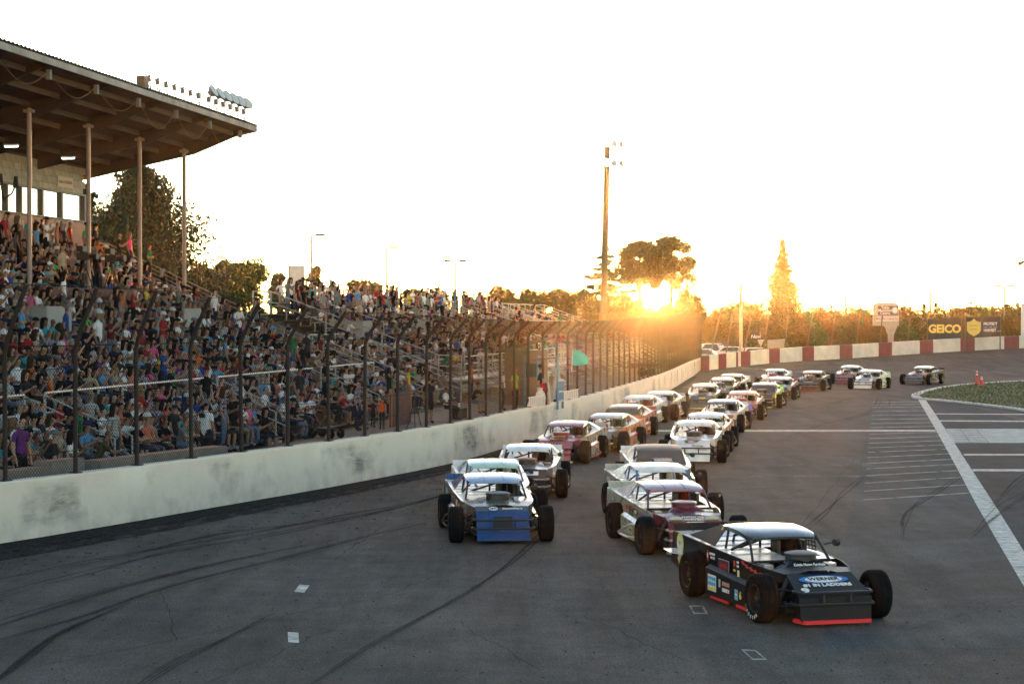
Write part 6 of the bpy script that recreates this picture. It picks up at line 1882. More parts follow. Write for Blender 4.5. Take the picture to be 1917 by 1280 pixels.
for k, (px, py, Y_) in enumerate(belt2):
    s = htop(py, Y_) / 8.2 * 1.04; plant_tree('belt_tree', desc2[k], bm_[(k + 1) % 4], tree_at(px, Y_), k * 2.1, (s, s, s), 'tree belt below the sunset')
# layered cedar behind the light pole
def cedar(seed, h):
    rng = np.random.default_rng(seed); rd = random.Random(seed); cs = []; b = MB()
    b.tube([(0, 0, -.3), (0, 0, h * .6), (0.1, 0, h * .98)], [.35, .22, .04], 7)
    for k in range(11):
        f = k / 10; z = h * (.20 + .78 * f) + rd.uniform(-.15, .15); R_ = (4.6 * (1 - f) ** .75 + .5) * rd.uniform(.75, 1.15)
        for j in range(6):
            a = 2 * math.pi * j / 5 + rd.uniform(-.6, .6); L = R_ * rd.uniform(.55, 1.1)
            zj = z + rd.uniform(-.55, .55)
            L *= rd.uniform(.6, 1.1); e = (L * math.cos(a), L * math.sin(a), zj + L * rd.uniform(-.10, .10))
            b.tube([(0, 0, zj - .05), e], [.06, .015], 4, caps=False)
            for q in (.3, .5, .7, .9, 1.0): cs.append((e[0] * q, e[1] * q, zj + (e[2] - zj) * q + rd.uniform(-.08, .08), .30 + .09 * L))
    v = leaves(rng, np.array(cs), 30000, .14, (1, 1, .38))
    return b.mesh('trunk', BARK), quads_mesh('crown', v, L_GOLD)
plant_tree('cedar_tree', 'cedar with flat layered branches behind the tall light pole', cedar(3, htop(468, 222)), tree_at(1132, 222))
# twin crowned tall tree in front of the sun
def umbrella(seed, h, w_, lean, leafm):
    rng = np.random.default_rng(seed); rd = random.Random(seed); cs = []; b = MB()
    b.tube([(0, 0, -.3), (lean * .2, 0, h * .35), (lean * .7, 0, h * .6), (lean, 0, h * .82)], [.34, .27, .2, .1], 7)
    for k in range(26):
        a = rd.uniform(0, 6.28); f = rd.random(); r = w_ / 2 * math.sqrt(rd.random()) * (1.0 - .25 * f)
        c = (lean + r * math.cos(a), r * math.sin(a), h * (.65 + .29 * f)); cs.append((*c, w_ * .19))
        b.tube([(lean * .65, 0, h * .56), (lean + r * .5 * math.cos(a), r * .5 * math.sin(a), h * (.60 + .2 * f)), c], [.09, .06, .02], 5)
    for k in range(6):
        a = rd.uniform(0, 6.28); cs.append((lean + w_ * .45 * math.cos(a), w_ * .45 * math.sin(a), h * rd.uniform(.58, .64), w_ * .10))
    return b.mesh('trunk', BARK), quads_mesh('crown', leaves(rng, np.array(cs), 19000, .17, (1, 1, .75)), leafm)
Y = 238
plant_tree('pine_tree', 'tall left stem of the twin crowned tree before the setting sun', umbrella(5, htop(446, Y), 5.6, -.6, L_GOLD), tree_at(1203, Y))
plant_tree('pine_tree', 'tall right stem of the twin crowned tree beside the setting sun', umbrella(6, htop(437, Y + 2), 5.0, .4, L_GOLD), tree_at(1254, Y + 2))
plant_tree('pine_tree', 'shorter leafy stem on the right flank of the twin crowned tree', broad_tree(77, htop(500, Y), 4.4, L_GOLD, 7000, clumps=30, low=.25, leaf=.17), tree_at(1284, Y))
# lone conifer
Y = 232
plant_tree('conifer_tree', 'lone tall pointed conifer right of the sunset', cone_tree(9, htop(446, Y), 5.0, L_GOLD, 44000, .3, 34, .15, .05, .5, .85, up=.05, gap=1.7, irr=.35), tree_at(1465, Y))
# low trees right of the sunset
G = 'low trees beyond the turn'
low_m = [broad_tree(60 + k, 6.0, 5.2, (L_GOLD, L_OLIVE, L_GREEN)[k % 3], 9000, clumps=28, low=.05) for k in range(5)] + [cone_tree(70, 7.0, 2.6, L_OLIVE, 4500, .2, 16, .18)]
rd = random.Random(8)
spots = [(1342, 585, 250), (1362, 575, 262), (1385, 566, 268), (1408, 572, 258), (1432, 590, 240), (1452, 592, 236), (1486, 590, 240), (1508, 584, 252), (1530, 578, 268), (1556, 570, 300), (1562, 585, 255), (1590, 588, 248), (1614, 580, 262), (1636, 592, 240), (1660, 588, 252), (1690, 578, 262), (1715, 588, 246), (1730, 568, 290), (1752, 566, 285), (1765, 584, 260), (1790, 580, 262), (1812, 574, 280), (1835, 578, 270), (1858, 572, 285), (1882, 570, 278), (1905, 566, 290), (1925, 572, 270), (1700, 604, 222), (1650, 606, 218), (1740, 600, 224), (1890, 596, 226), (1830, 598, 228)]
place = ['just past the twin crowned tree', 'behind the far building', 'glowing left of the tall white post', 'right of the tall white post', 'at the left foot of the lone conifer', 'under the lone conifer', 'at the right foot of the lone conifer', 'behind the striped wall right of the conifer', 'between conifer and first lamp post', 'below the twin lamp posts', 'behind the crossed timbers', 'left of the utility pole', 'right of the utility pole', 'left of the casino sign', 'below the casino sign', 'right of the casino sign', 'between casino sign and first black banner', 'tall one above the first black banner', 'pointed one above the first black banner', 'above the gap of the two banners', 'behind the second banner', 'above the left half of the second banner', 'above the right half of the second banner', 'left of the tall right lamp post', 'right of the tall right lamp post', 'near the right edge of the picture', 'cut by the right edge of the picture', 'low in front of the casino sign foot, right side', 'low in front of the casino sign foot, left side', 'low beside the first black banner', 'low near the white right hand post', 'low below the second banner']
for k, (px, py, Y_) in enumerate(spots):
    m_ = low_m[5] if k in (9, 17, 18, 23, 25) else low_m[k % 5]
    H_ = 7.0 if m_ is low_m[5] else 6.0
    s = max(.35, htop(py, Y_) / H_); sx = max(s, .75)
    plant_tree('low_tree', 'low tree ' + place[k], m_, tree_at(px, Y_), k * 1.7, (sx, sx, s), G)
# shrubs at the foot of everything, read as one mass
rng = np.random.default_rng(5); cs = []
for k in range(420):
    px = rng.uniform(1330, 1960); Y_ = rng.uniform(235, 320); p = tree_at(px, Y_); cs.append((p.x, p.y, rng.uniform(.1, 1.2), rng.uniform(.8, 2.0)))
for k in range(200):
    px = rng.uniform(880, 1330); Y_ = rng.uniform(226, 260); p = tree_at(px, Y_); cs.append((p.x, p.y, rng.uniform(.1, 2.2), rng.uniform(.8, 2.0)))
for k in range(220):
    px = rng.uniform(330, 900); Y_ = rng.uniform(160, 260); p = tree_at(px, Y_); cs.append((p.x, p.y, rng.uniform(.1, 2.6), rng.uniform(.8, 2.0)))
o = link('undergrowth', quads_mesh('undergrowth', leaves(rng, np.array(cs), 42000, .24, (1, 1, .7)), L_OLIVE)); o['kind'] = 'stuff'; o['label'] = 'tangled scrub filling the ground below the trees'
# far-off wooded horizon: reads as one mass
cs = []
for k in range(700):
    px = rng.uniform(300, 2300); Y_ = rng.uniform(420, 560); p = tree_at(px, Y_); cs.append((p.x, p.y, rng.uniform(.5, 6.5) * (1 if px > 1480 else .7), rng.uniform(1.5, 3.0)))
o = link('distant_wood', quads_mesh('distant_wood', leaves(rng, np.array(cs), 30000, .6, (1, 1, .8)), L_OLIVE)); o['kind'] = 'stuff'; o['label'] = 'hazy wood along the horizon'
# ------------------------------------------------------------------ lamp posts, signs, flag stand and small things
GALV = mat('galvanised_pole', (0.16, 0.13, 0.10), 0.7, 0.0, var=0.2, spec=0.2)
WOODP = mat('timber_pole', (0.15, 0.075, 0.035), 0.85, var=0.35, vscale=2)
LENS_ON = mat('lamp_lens_lit', (1, 1, 1), 0.3, emit=(1.0, 0.93, 0.80), estr=9.0)
DISH = mat('lamp_dish', (0.22, 0.22, 0.22), 0.45, 0.5)
LENS_OFF = mat('lamp_lens', (0.6, 0.59, 0.57), 0.6, 0.0)
# floodlights standing on the front edge of the roof
def flood_b():
    b = MB(); b.lathe([(.05, 0), (.12, .02), (.22, .14), (.31, .28), (.33, .34)], 18); return b
def lens_b():
    b = MB(); b.lathe([(.325, .32), (.2, .36), (.0, .38)], 18); return b
def yoke_b():
    b = MB(); b.tube([(-.30, 0, .15), (-.30, 0, -.2), (-.18, 0, -.36), (.18, 0, -.36), (.30, 0, -.2), (.30, 0, .15)], .022, 5); b.tube([(0, 0, -.36), (0, 0, -.55)], .03, 5); b.box((0, 0, -.10), (.16, .14, .22)); return b
FM, LM, YM = flood_b().mesh('dish', DISH), lens_b().mesh('lens', LENS_ON), yoke_b().mesh('yoke', STEEL)
LMO = lens_b().mesh('lens', LENS_OFF)
for k in range(13):
    t = -11.9 + k * .97 + (.35 if k > 6 else 0)
    lit = k < 7
    f = thing('roof_floodlight', ('lit' if lit else 'unlit') + ' floodlight on the roof edge, %s of thirteen counting from the tip' % ordn(13 - k), 'floodlight', st(t, QF - .30, roof_z(QF) + .62), STAND_RZ, 'floodlights on the grandstand roof')
    y = link('yoke', YM, f); y.rotation_euler = (0, R(-20), R(90))
    d = link('dish', FM, f); d.rotation_euler = Vector((.62, -.62, .42) if lit else (.80, -.10 - .06 * (k - 7), .50)).to_track_quat('Z', 'Y').to_euler(); d.location = (0, 0, .10); d.scale = (.85, .85, .85)
    link('lens', LM if lit else LMO, d)
pl = thing('roof_lamp_board', 'long timber plank the floodlights stand on along the roof edge', 'plank', PO, STAND_RZ)
link('plank', MB().box((QF - .30, -5.9, roof_z(QF) + .08), (.34, 12.9, .06)).mesh('plank', FASC), pl)
link('end_block', MB().box((QF - .30, -12.6, roof_z(QF) + .28), (.3, .5, .45)).mesh('end_block', WOODP), pl)
# tall light pole
Y = 182.0
p0 = tree_at(1127, Y); ztop = CAM_H + (HORIZ - 266) * Y / FPX
lp = thing('tall_light_pole', 'very tall timber light pole with two crossarms of floodlights', 'light pole', p0)
dx = (1137 - 1127) / FPX * Y
b = MB(); b.tube([(0, 0, 0), (dx * .5, 0, ztop * .5), (dx, 0, ztop)], [.36, .31, .24], 12); link('pole', b.mesh('pole', WOODP), lp)
for j, (dz, lit) in enumerate(((-.55, True), (-2.3, True))):
    z = ztop + dz
    arm_ = link('crossarm', MB().beam((dx - .5, -.35, z + .06), (dx + 1.0, .6, z - .12), .10, .12).mesh('crossarm', WOODP), lp)
    for i in range(3):
        d = link('floodlight', FM, lp, (dx - .35 + i * .66 + .1, -.25 + .3 * i, z + .38)); d.rotation_euler = Vector((.3 + .4 * i, -.8 + .3 * i, .25)).to_track_quat('Z', 'Y').to_euler(); d.scale = (1.05, 1.05, 1.05)
        link('lens', LM if i == 0 else LMO, d)
b = MB(); b.box((-.55, -.1, 7.3), (.35, .3, .9)); link('meter_box', b.mesh('meter_box', mat('white_box', (0.6, 0.58, 0.52), 0.6)), lp)
# street lamps
def street_lamp(label, px, ytop, Y, kind, w=.10):
    p = tree_at(px, Y); h = CAM_H + (HORIZ - ytop) * Y / FPX + .1
    o = thing('street_lamp', label, 'street lamp', p, 0, 'car park lamp posts')
    b = MB(); b.tube([(0, 0, 0), (0, 0, h)], [w * 1.3, w * .8], 8); link('pole', b.mesh('pole', GALV), o)
    hd = MB()
    if kind == 'T':
        b = MB(); b.beam((-.8, 0, h), (.8, 0, h), .08, .08); link('bracket', b.mesh('bracket', GALV), o)
        for s in (-1, 1): link('lamp_head', MB().box((s * .75, 0, h + .02), (.8, .4, .22)).mesh('lamp_head', BLACKP), o)
    else:
        s = 1 if kind == 'R' else -1
        b = MB(); b.beam((0, 0, h - .05), (s * .6, 0, h + .03), .07, .07); link('bracket', b.mesh('bracket', GALV), o)
        link('lamp_head', MB().box((s * .75, 0, h + .04), (.8, .4, .2)).mesh('lamp_head', GALV), o)
street_lamp('pale lamp post behind the white board', 583, 441, 165, 'R')
street_lamp('thin lamp post above the nearest bleacher crowd', 724, 464, 190, 'R')
street_lamp('lamp post of the left of the pair over the second bleacher', 822, 481, 205, 'R')
street_lamp('lamp post with a wide head right of the pair over second bleacher', 853, 489, 200, 'T')
street_lamp('double headed lamp post just right of the lone conifer', 1514, 563, 300, 'T')
street_lamp('single lamp post beside the double headed one', 1537, 556, 330, 'R')
street_lamp('small lamp post left of the casino sign', 1598, 561, 340, 'R')
street_lamp('lamp post rising right beside the casino sign', 1695, 544, 260, 'R', .09)
street_lamp('small lamp post above the second black banner', 1836, 554, 330, 'L')
street_lamp('tall double headed lamp post near the right edge', 1880, 536, 235, 'T', .11)
# utility poles
for px, yt, Y_, lab in ((1583, 553, 320, 'timber utility pole left of the casino sign'), (1742, 546, 290, 'timber utility pole behind the first black banner'), (1756, 573, 300, 'short timber pole above the first black banner')):
    p = tree_at(px, Y_); h = CAM_H + (HORIZ - yt) * Y_ / FPX + .1
    o = thing('utility_pole', lab, 'utility pole', p, 0, 'utility poles beyond the turn')
    link('pole', MB().tube([(0, 0, 0), (0, 0, h)], [.17, .12], 7).mesh('pole', WOODP), o)
    link('crossarm', MB().beam((-1.2, 0, h - .7), (1.2, 0, h - .7), .12, .12).mesh('crossarm', WOODP), o)
    for i in range(4): link('insulator', MB().lathe([(.0, 0), (.06, .02), (.08, .1), (.03, .2), (.0, .21)], 8).mesh('insulator', WHITE_L), o, (-1.05 + i * .7, 0, h - .64))
# tall pale post behind the striped wall
p = tree_at(1387, 168); h = CAM_H + (HORIZ - 535) * 168 / FPX + .1
o = thing('steel_post', 'tall pale steel post standing behind the striped wall', 'post', p)
link('shaft', MB().tube([(0, 0, 0), (0, 0, h)], [.17, .13], 10).mesh('shaft', mat('pale_post', (0.42, 0.37, 0.32), 0.6, var=.2)), o)
link('cap', MB().lathe([(.13, 0), (.15, .03), (.1, .1), (0, .12)], 10).mesh('cap', GALV), o, (0, 0, h))
link('guy_wire', MB().tube([(0, 0, h * .5), (-1.2, .3, .4)], .02, 5).mesh('guy_wire', GALV), o)
o = thing('white_post', 'white square post cut by the right edge above the striped wall', 'post', tree_at(1915, 190))
link('shaft', MB().box((0, 0, 2.8), (.3, .3, 5.8)).mesh('shaft', mat('white_post_paint', (0.62, 0.60, 0.55), 0.6)), o); link('cap', MB().box((0, 0, 5.75), (.36, .36, .1)).mesh('cap', GALV), o)
# floodlight on an arm reaching in from the right edge
Y = 170; z = CAM_H + (HORIZ - 490) * Y / FPX
o = thing('arm_floodlight', 'grey floodlight on an arm at the right edge over the turn', 'floodlight', tree_at(1935, Y))
link('pole', MB().tube([(0, 0, 0), (0, 0, z + .6)], [.14, .1], 8).mesh('pole', GALV), o)
link('arm', MB().tube([(0, 0, z + .15), (-.7, 0, z + .15), (-.95, 0, z + .1)], .05, 6).mesh('arm', GALV), o)
link('lamp_head', MB().tube([(-.85, 0, z + .1), (-1.12, 0, z - .02), (-1.3, 0, z - .12)], [.1, .17, .2], 10).mesh('lamp_head', GALV), o)
# casino roadside sign
Y = 214; s = FPX / Y
def sg_z(py): return CAM_H - (py - HORIZ) / s
o = thing('casino_sign', 'cream roadside sign with a brown panel reading Table Mountain Casino', 'sign', tree_at(1659, Y))
CRMS = mat('sign_cream', (0.50, 0.43, 0.33), 0.7, var=.15)
wz = 48 / s
b = MB()
prof = [(-wz / 2, sg_z(608)), (wz / 2, sg_z(608)), (wz / 2, sg_z(571)), (wz / 2 - .15, sg_z(567)), (wz / 2 - .4, sg_z(565)), (-wz / 2 + .4, sg_z(565)), (-wz / 2 + .15, sg_z(567)), (-wz / 2, sg_z(571))]
b.plate([(x, 0, z) for x, z in prof], (0, .5, 0)); link('sign_body', b.mesh('sign_body', CRMS), o)
link('pedestal', MB().plate([(-.15, .1, sg_z(608)), (1.25, .1, sg_z(608)), (.85, .1, sg_z(625)), (.75, .1, 0), (.3, .1, 0), (.25, .1, sg_z(625))], (0, .35, 0)).mesh('pedestal', CRMS), o)
pn = link('brown_panel', MB().box((.12 + .1, -.03, (sg_z(571) + sg_z(588)) / 2), (wz * .80, .05, sg_z(571) - sg_z(588))).mesh('brown_panel', mat('sign_brown', (0.20, 0.065, 0.035), 0.6)), o)
FRONTR = (1, 0, 0)
for i, tx in enumerate(('Table', 'Mountain', 'Casino')): letter(tx, .42, WHITE_L, o, (-.12, -.08, sg_z(574.2 + i * 5.2)), FRONTR, UP, bold=.006, sx=.95)
disc(o, mat('sign_teal', (0.22, 0.25, 0.23), 0.6), (.92, -.06, sg_z(579)), FRONTR, UP, .40, .46); disc(o, WHITE_L, (.92, -.07, sg_z(579)), FRONTR, UP, .27, .31)
link('reader_board', MB().box((.12, -.03, (sg_z(591) + sg_z(599)) / 2), (wz * .9, .05, sg_z(590.5) - sg_z(599.5))).mesh('reader_board', WHITE_L), o)
letter('MADERA District Fair', .40, VRED, o, (.12, -.08, sg_z(595)), FRONTR, UP, sx=.68, bold=.006)
# black banners on the fence behind the turn wall
BANB = mat('banner_black', (0.020, 0.017, 0.022), 0.6, bump=.35, bscale=3, var=.2)
def banner(label, pxs, pys, Yb):
    s_ = FPX / Yb
    c = Vector((((pxs[0] + pxs[1]) / 2 - 958.5) / s_, Yb, 0)); w2 = (pxs[1] - pxs[0]) / s_ / 2; zt_ = CAM_H - (pys[0] - HORIZ) / s_; zb = CAM_H - (pys[1] - HORIZ) / s_; tilt = (pys[2]) / s_
    o = thing('fence_banner', label, 'banner', c, 0, 'black banners over the turn wall')
    rows = []; rd_ = random.Random(len(label))
    for i in range(17):
        x = -w2 + 2 * w2 * i / 16
        rows.append([(x, .05 * math.sin(i * 2.1) * (1 - j / 5) * .8, zb + (zt_ - zb) * j / 5 + tilt * (x / w2) * .5 - (.06 * math.sin(math.pi * (i % 4) / 4) if j == 5 else 0)) for j in range(6)])
    link('cloth', MB().grid(rows).mesh('cloth', BANB), o)
    for x in (-w2, w2): link('post', MB().tube([(x, .12, 0), (x, .12, zt_ + .15)], .06, 6).mesh('post', GALV), o)
    return o, w2, zb, zt_
Yb = 178
o, w2, zb, zt_ = banner('black banner with big yellow capital letters over the striped wall', (1737, 1799), (596, 634, 3), Yb)
GEI = mat('letters_yellow', (0.78, 0.55, 0.10), 0.5)
letter('GEICO', .98, GEI, o, (0, -.12, (zb + zt_) / 2 - .05), FRONTR, UP, bold=.045, sx=.98)
o, w2, zb, zt_ = banner('black banner with golden shield and white lettering over the wall', (1808, 1873), (593, 631, 3), Yb)
b = MB(); pts = [(-.62, .50), (-.40, .52), (-.18, .62), (0, .82), (.18, .62), (.40, .52), (.62, .50), (.62, -.25), (.45, -.52), (0, -.78), (-.45, -.52), (-.62, -.25)]
cx = -.85; cz = (zb + zt_) / 2 - .05
b.plate([(cx + x, -.10, cz + z) for x, z in pts], (0, -.02, 0)); link('shield', b.mesh('shield', GEI), o)
for i, tx in enumerate(('PROTECT', 'HARVEST')): letter(tx, .19, mat('bronze_ink', (0.35, 0.22, 0.04), .5), o, (cx, -.14, cz + .17 - i * .34), FRONTR, UP, bold=.004)
letter('PROTECT', .36, WHITE_L, o, (.62, -.11, cz + .32), FRONTR, UP, bold=.012, sx=.78); letter('THE', .16, WHITE_L, o, (.62, -.11, cz + .03), FRONTR, UP); letter('HARVEST', .36, WHITE_L, o, (.58, -.11, cz - .25), FRONTR, UP, bold=.012, sx=.74); letter('.com', .2, VGRY, o, (1.36, -.11, cz - .30), FRONTR, UP)
for e in (-1, 1): panel(o, WHITE_L, (.62 + e * .42, -.11, cz + .03), FRONTR, UP, .4, .03)
# pennant and white banner on the turn fence
Yp = 170; s = FPX / Yp; L0 = lambda px, py: Vector(((px - 958.5) / s, Yp, CAM_H - (py - HORIZ) / s))
o = thing('pennant_banner', 'dark blue triangular banner with white lettering on the turn fence', 'banner', (0, 0, 0))
link('cloth', MB().plate([L0(1407, 635.5), L0(1430, 634), L0(1409, 617)], (0, .03, 0)).mesh('cloth', mat('pennant_blue', (0.04, 0.03, 0.09), .6)), o)
letter('Novi', .42, WHITE_L, o, L0(1414.5, 630) + Vector((0, -.03, 0)), (1, 0, .0), UP, bold=.01, shear=.2)
link('tail', MB().plate([L0(1418, 636), L0(1431, 635), L0(1424, 650)], (0, .03, 0)).mesh('tail', mat('tail_white', (0.5, 0.47, 0.42), .7)), o)
o = thing('pale_banner', 'plain pale banner hung low on the turn fence', 'banner', (0, 0, 0))
link('cloth', MB().plate([L0(1437, 652), L0(1470, 650), L0(1470, 634), L0(1437, 636.5)], (0, .03, 0)).mesh('cloth', mat('pale_cloth', (0.5, 0.43, 0.36), .8, var=.1)), o)
letter('MANHAN AUTO', .42, mat('faded_tan', (0.42, 0.33, 0.24), .8), o, L0(1453.5, 646) + Vector((0, -.03, 0)), (1, 0, .05), UP, sx=.62)
# traffic cones
CONE = mat('cone_orange', (0.62, 0.06, 0.03), 0.6); 
for px, py, hpx, lab in ((1829, 722, 28, 'tall thin orange delineator cone on the grass kerb'), (1838, 723.5, 17, 'short orange traffic cone beside the tall one')):
    p = ground_at(px, py, .10); s_ = FPX / p.y; h = hpx / s_; r0 = .12 if hpx > 20 else .15
    o = thing('traffic_cone', lab, 'cone', p, 0, 'cones at the infield')
    link('base', MB().box((0, 0, .02), (r0 * 3, r0 * 3, .04)).mesh('base', BLACKP if hpx > 20 else CONE), o)
    link('body', MB().lathe([(r0, .04), (r0 * .25, h), (0, h + .005)], 14).mesh('body', CONE), o)
    for f in (.62, .80): rr = r0 + (r0 * .25 - r0) * f; link('reflective_band', MB().lathe([(rr + .008, h * f), (rr - .006, h * (f + .08))], 14).mesh('reflective_band', WHITE_L), o)
# ------------------------------------------------------------------ flag stand
fsp = at(1036, 812); iw = min(range(len(WALLPATH)), key=lambda i: (WALLPATH[i] - fsp).length)
fn_ = WALLN[iw]; fd = Vector((fn_.y, -fn_.x, 0)); frz = math.atan2(fd.y, fd.x)      # local +x runs along the wall (away), +y behind it
fbase = WALLPATH[iw] + Vector((0, 0, WALL_H))
BLUEP = mat('flag_stand_blue', (0.07, 0.20, 0.34), 0.5, var=.25, vscale=3)
fs = thing('flag_stand', 'sky blue railed flag stand built onto the white wall', 'platform', fbase, frz)
for x, y, h in ((0, -.05, 1.75), (0, 1.2, 1.75), (.9, -.05, .85), (.9, .9, 1.75)): link('upright', MB().box((x, y, h / 2 - .12), (.075, .075, h + .24)).mesh('upright', BLUEP), fs)
for h in (.82, .40, .05): link('rail', MB().beam((.0, -.06, h), (.95, -.06, h), .05, .05).mesh('rail', RAIL), fs)
link('top_rail', MB().beam((-2.1, .55, 1.62), (0, -.0, 1.66), .07, .07).mesh('top_rail', mat('rust_rail', (0.09, 0.05, 0.04), .7)), fs); link('top_rail', MB().beam((0, -.05, 1.66), (.9, .9, 1.68), .05, .05).mesh('top_rail', RAIL), fs)
link('platform_floor', MB().box((-.3, 1.13, -.44), (3.2, 1.6, .08)).mesh('platform_floor', WOOD_RED), fs)
for i in range(4): link('baluster', MB().box((.25 + .17 * i, -.05, .42), (.05, .04, .8)).mesh('baluster', BLUEP), fs)
def fl(x, y, z): return fbase + fd * x + fn_ * y + Vector((0, 0, z))
person('race official in navy jersey and white trousers standing in the flag stand', 'stand_sh', fl(-.45, .50, -.40), 75, SH['navy'], cloth('white_trousers', (0.50, 0.44, 0.40)), 2, 0, CAPS[0][1], scale=1.02)
person('flagman in striped shirt holding the green flag out over the track', 'stand_flag', fl(.60, .10, .01), -12, SH['striped'], cloth('white_trousers', (0.50, 0.44, 0.40)), 2, 0, None, scale=.86)
person('official in lime vest behind the navy one in the flag stand', 'stand_f', fl(-.9, 1.35, -.40), 60, cloth('lime_vest', (0.40, 0.55, 0.05)), PBL, 1, 1, None)
# the green flag
fl0 = fl(.60, .10, .01) + Vector((.555, -.20, 1.40))
o = thing('green_flag', 'turquoise green flag held out by the flagman', 'flag', fl0)
link('staff', MB().tube([(-.02, 0, -.25), (.02, 0, .55)], .012, 6).mesh('staff', WHITE_L), o)
rows = []
for i in range(13):
    f = i / 12; x = f * .60
    topz = .55 - .30 * f ** 2.2; botz = -.02 - .02 * math.sin(f * 5)
    rows.append([(x, .05 * math.sin(f * 6 + j * .5), botz + (topz - botz) * j / 6) for j in range(7)])
gm = leaf_mat('flag_green', (0.03, 0.42, 0.36), .12)
link('cloth', MB().grid(rows).mesh('cloth', gm), o)
# furled flags hung on the rail
for i, (c_, lab) in enumerate((((0.35, 0.02, 0.03), 'red furled flag hanging in the flag stand'), ((0.05, 0.04, 0.12), 'dark blue furled flag hanging beside the red one'), ((0.07, 0.06, 0.05), 'black furled flag hanging in the middle'), ((0.42, 0.33, 0.06), 'yellow furled flag beside the black one'), ((0.50, 0.47, 0.50), 'white furled flag with blue marks nearest the official'))):
    o = thing('furled_flag', lab, 'flag', fl(-1.75 + i * .17, .12, .0), frz, 'flags hung in the flag stand')
    b = MB(); rows = []
    for j in range(8):
        z = .78 - j * .13; w_ = .05 + .10 * math.sin(min(1, j / 5) * 1.5)
        rows.append([(w_ * math.cos(a) + .02 * j * (.4 if i < 3 else .6), .05 * math.sin(a * 3) + w_ * .6 * math.sin(a), z) for a in [k * math.pi / 5 for k in range(11)]])
    b.grid(rows); link('cloth', b.mesh('cloth', cloth('flag_%d' % i, c_)), o); link('staff', MB().tube([(0, 0, .72), (0, 0, .95)], .012, 5).mesh('staff', STEEL), o)
o = thing('white_sack', 'white printed sack standing at the foot of the flags', 'sack', fl(-2.0, .15, -.02), frz)
link('bag', MB().lathe([(.001, 0), (.17, .02), (.20, .25), (.16, .45), (.07, .56), (.10, .64)], 12).mesh('bag', mat('sack_white', (0.55, 0.50, 0.45), .8, bump=.5, bscale=6)), o); letter('FEED', .12, INK, o, (0, -.215, .2), (1, 0, 0), UP)
# white notice sheets laid along the wall either side
for (xa, xb, n_, labs) in ((-4.6, -2.3, 7, 'left'), (1.2, 3.9, 8, 'right')):
    o = thing('notice_sheets', 'row of white printed cloths tied along the fence foot ' + ('before the flags' if labs == 'left' else 'past the blue flag stand'), 'cloths', fl(0, 0, 0), frz)
    for i in range(n_):
        x = xa + (xb - xa) * i / n_; wv = (xb - xa) / n_ * .9; sk = -.08
        rows = [[(x + wv * k / 3 + sk * j * (1 if labs == 'left' else .3), -.02 - .03 * math.sin(k * 2 + j) , .36 - .10 * j) for k in range(4)] for j in range(4)]
        link('sheet', MB().grid(rows).mesh('sheet', mat('sheet_white', (0.58, 0.53, 0.47), .8)), o)
        panel(o, INK, (x + wv * .5 - .1, -.07, .2), (1, 0, 0), UP, .03, .16, name='print')
    link('cord', MB().tube([(xa - .1, -.02, .37), (xb + .1, -.02, .37)], .01, 5).mesh('cord', WHITE_L), o)
# announcer's hut with a sloping roof behind the fence
hp_ = Vector(((985 - 958.5) / FPX * 92, 92, WALK_Z))
o = thing('announcer_hut', 'brown timber hut with sloping roof behind the flag stand', 'hut', hp_, STAND_RZ)
HUT = mat('hut_timber', (0.15, 0.085, 0.06), .8, var=.25)
for j in range(9): link('plank', MB().box((0, -.9 + j * .23, 1.25), (1.7, .215, 2.5)).mesh('plank', HUT), o)
link('roof', MB().plate([(-1.0, -1.2, 2.45), (1.0, -1.2, 3.0), (1.0, 1.3, 3.0), (-1.0, 1.3, 2.45)], (0, 0, .1)).mesh('roof', mat('hut_roof', (0.10, 0.06, 0.045), .8)), o); link('window', MB().box((.4, -1.03, 1.6), (.7, .04, .6)).mesh('window', DARK), o)
# big white board on a pole behind the bleacher
Y = 150; s = FPX / Y
o = thing('white_board', 'big blank white board on a pole behind the nearest bleacher', 'sign', tree_at(556, Y))
link('board', MB().box((0, 0, CAM_H + (HORIZ - 518) / s), (29 / s, .25, 47 / s)).mesh('board', mat('board_white', (0.62, 0.58, 0.50), .7, var=.12)), o); link('frame', MB().box((-14.8 / s, .0, CAM_H + (HORIZ - 518) / s), (.1, .3, 47.6 / s)).mesh('frame', mat('board_edge', (0.2, 0.15, 0.1), .7)), o); link('pole', MB().tube([(0, .3, 0), (0, .3, CAM_H + (HORIZ - 520) / s)], .12, 8).mesh('pole', GALV), o)
letter('W', .5, mat('faded_green', (0.35, 0.38, 0.20), .7), o, (.25, -.15, CAM_H + (HORIZ - 533) / s), FRONTR, UP)
# far single storey building beyond the car park
o = thing('far_building', 'low pale building behind the trees beyond the car park', 'building', tree_at(1360, 290))
link('wall', MB().box((0, 0, 1.9), (5.6, 4, 3.8)).mesh('wall', mat('far_wall', (0.42, 0.33, 0.22), .8)), o); link('roof', MB().box((0, 0, 3.85), (6, 4.4, .2)).mesh('roof', GALV), o); link('door', MB().box((1.4, -2.03, 1.2), (1.0, .06, 2.2)).mesh('door', DARK), o)
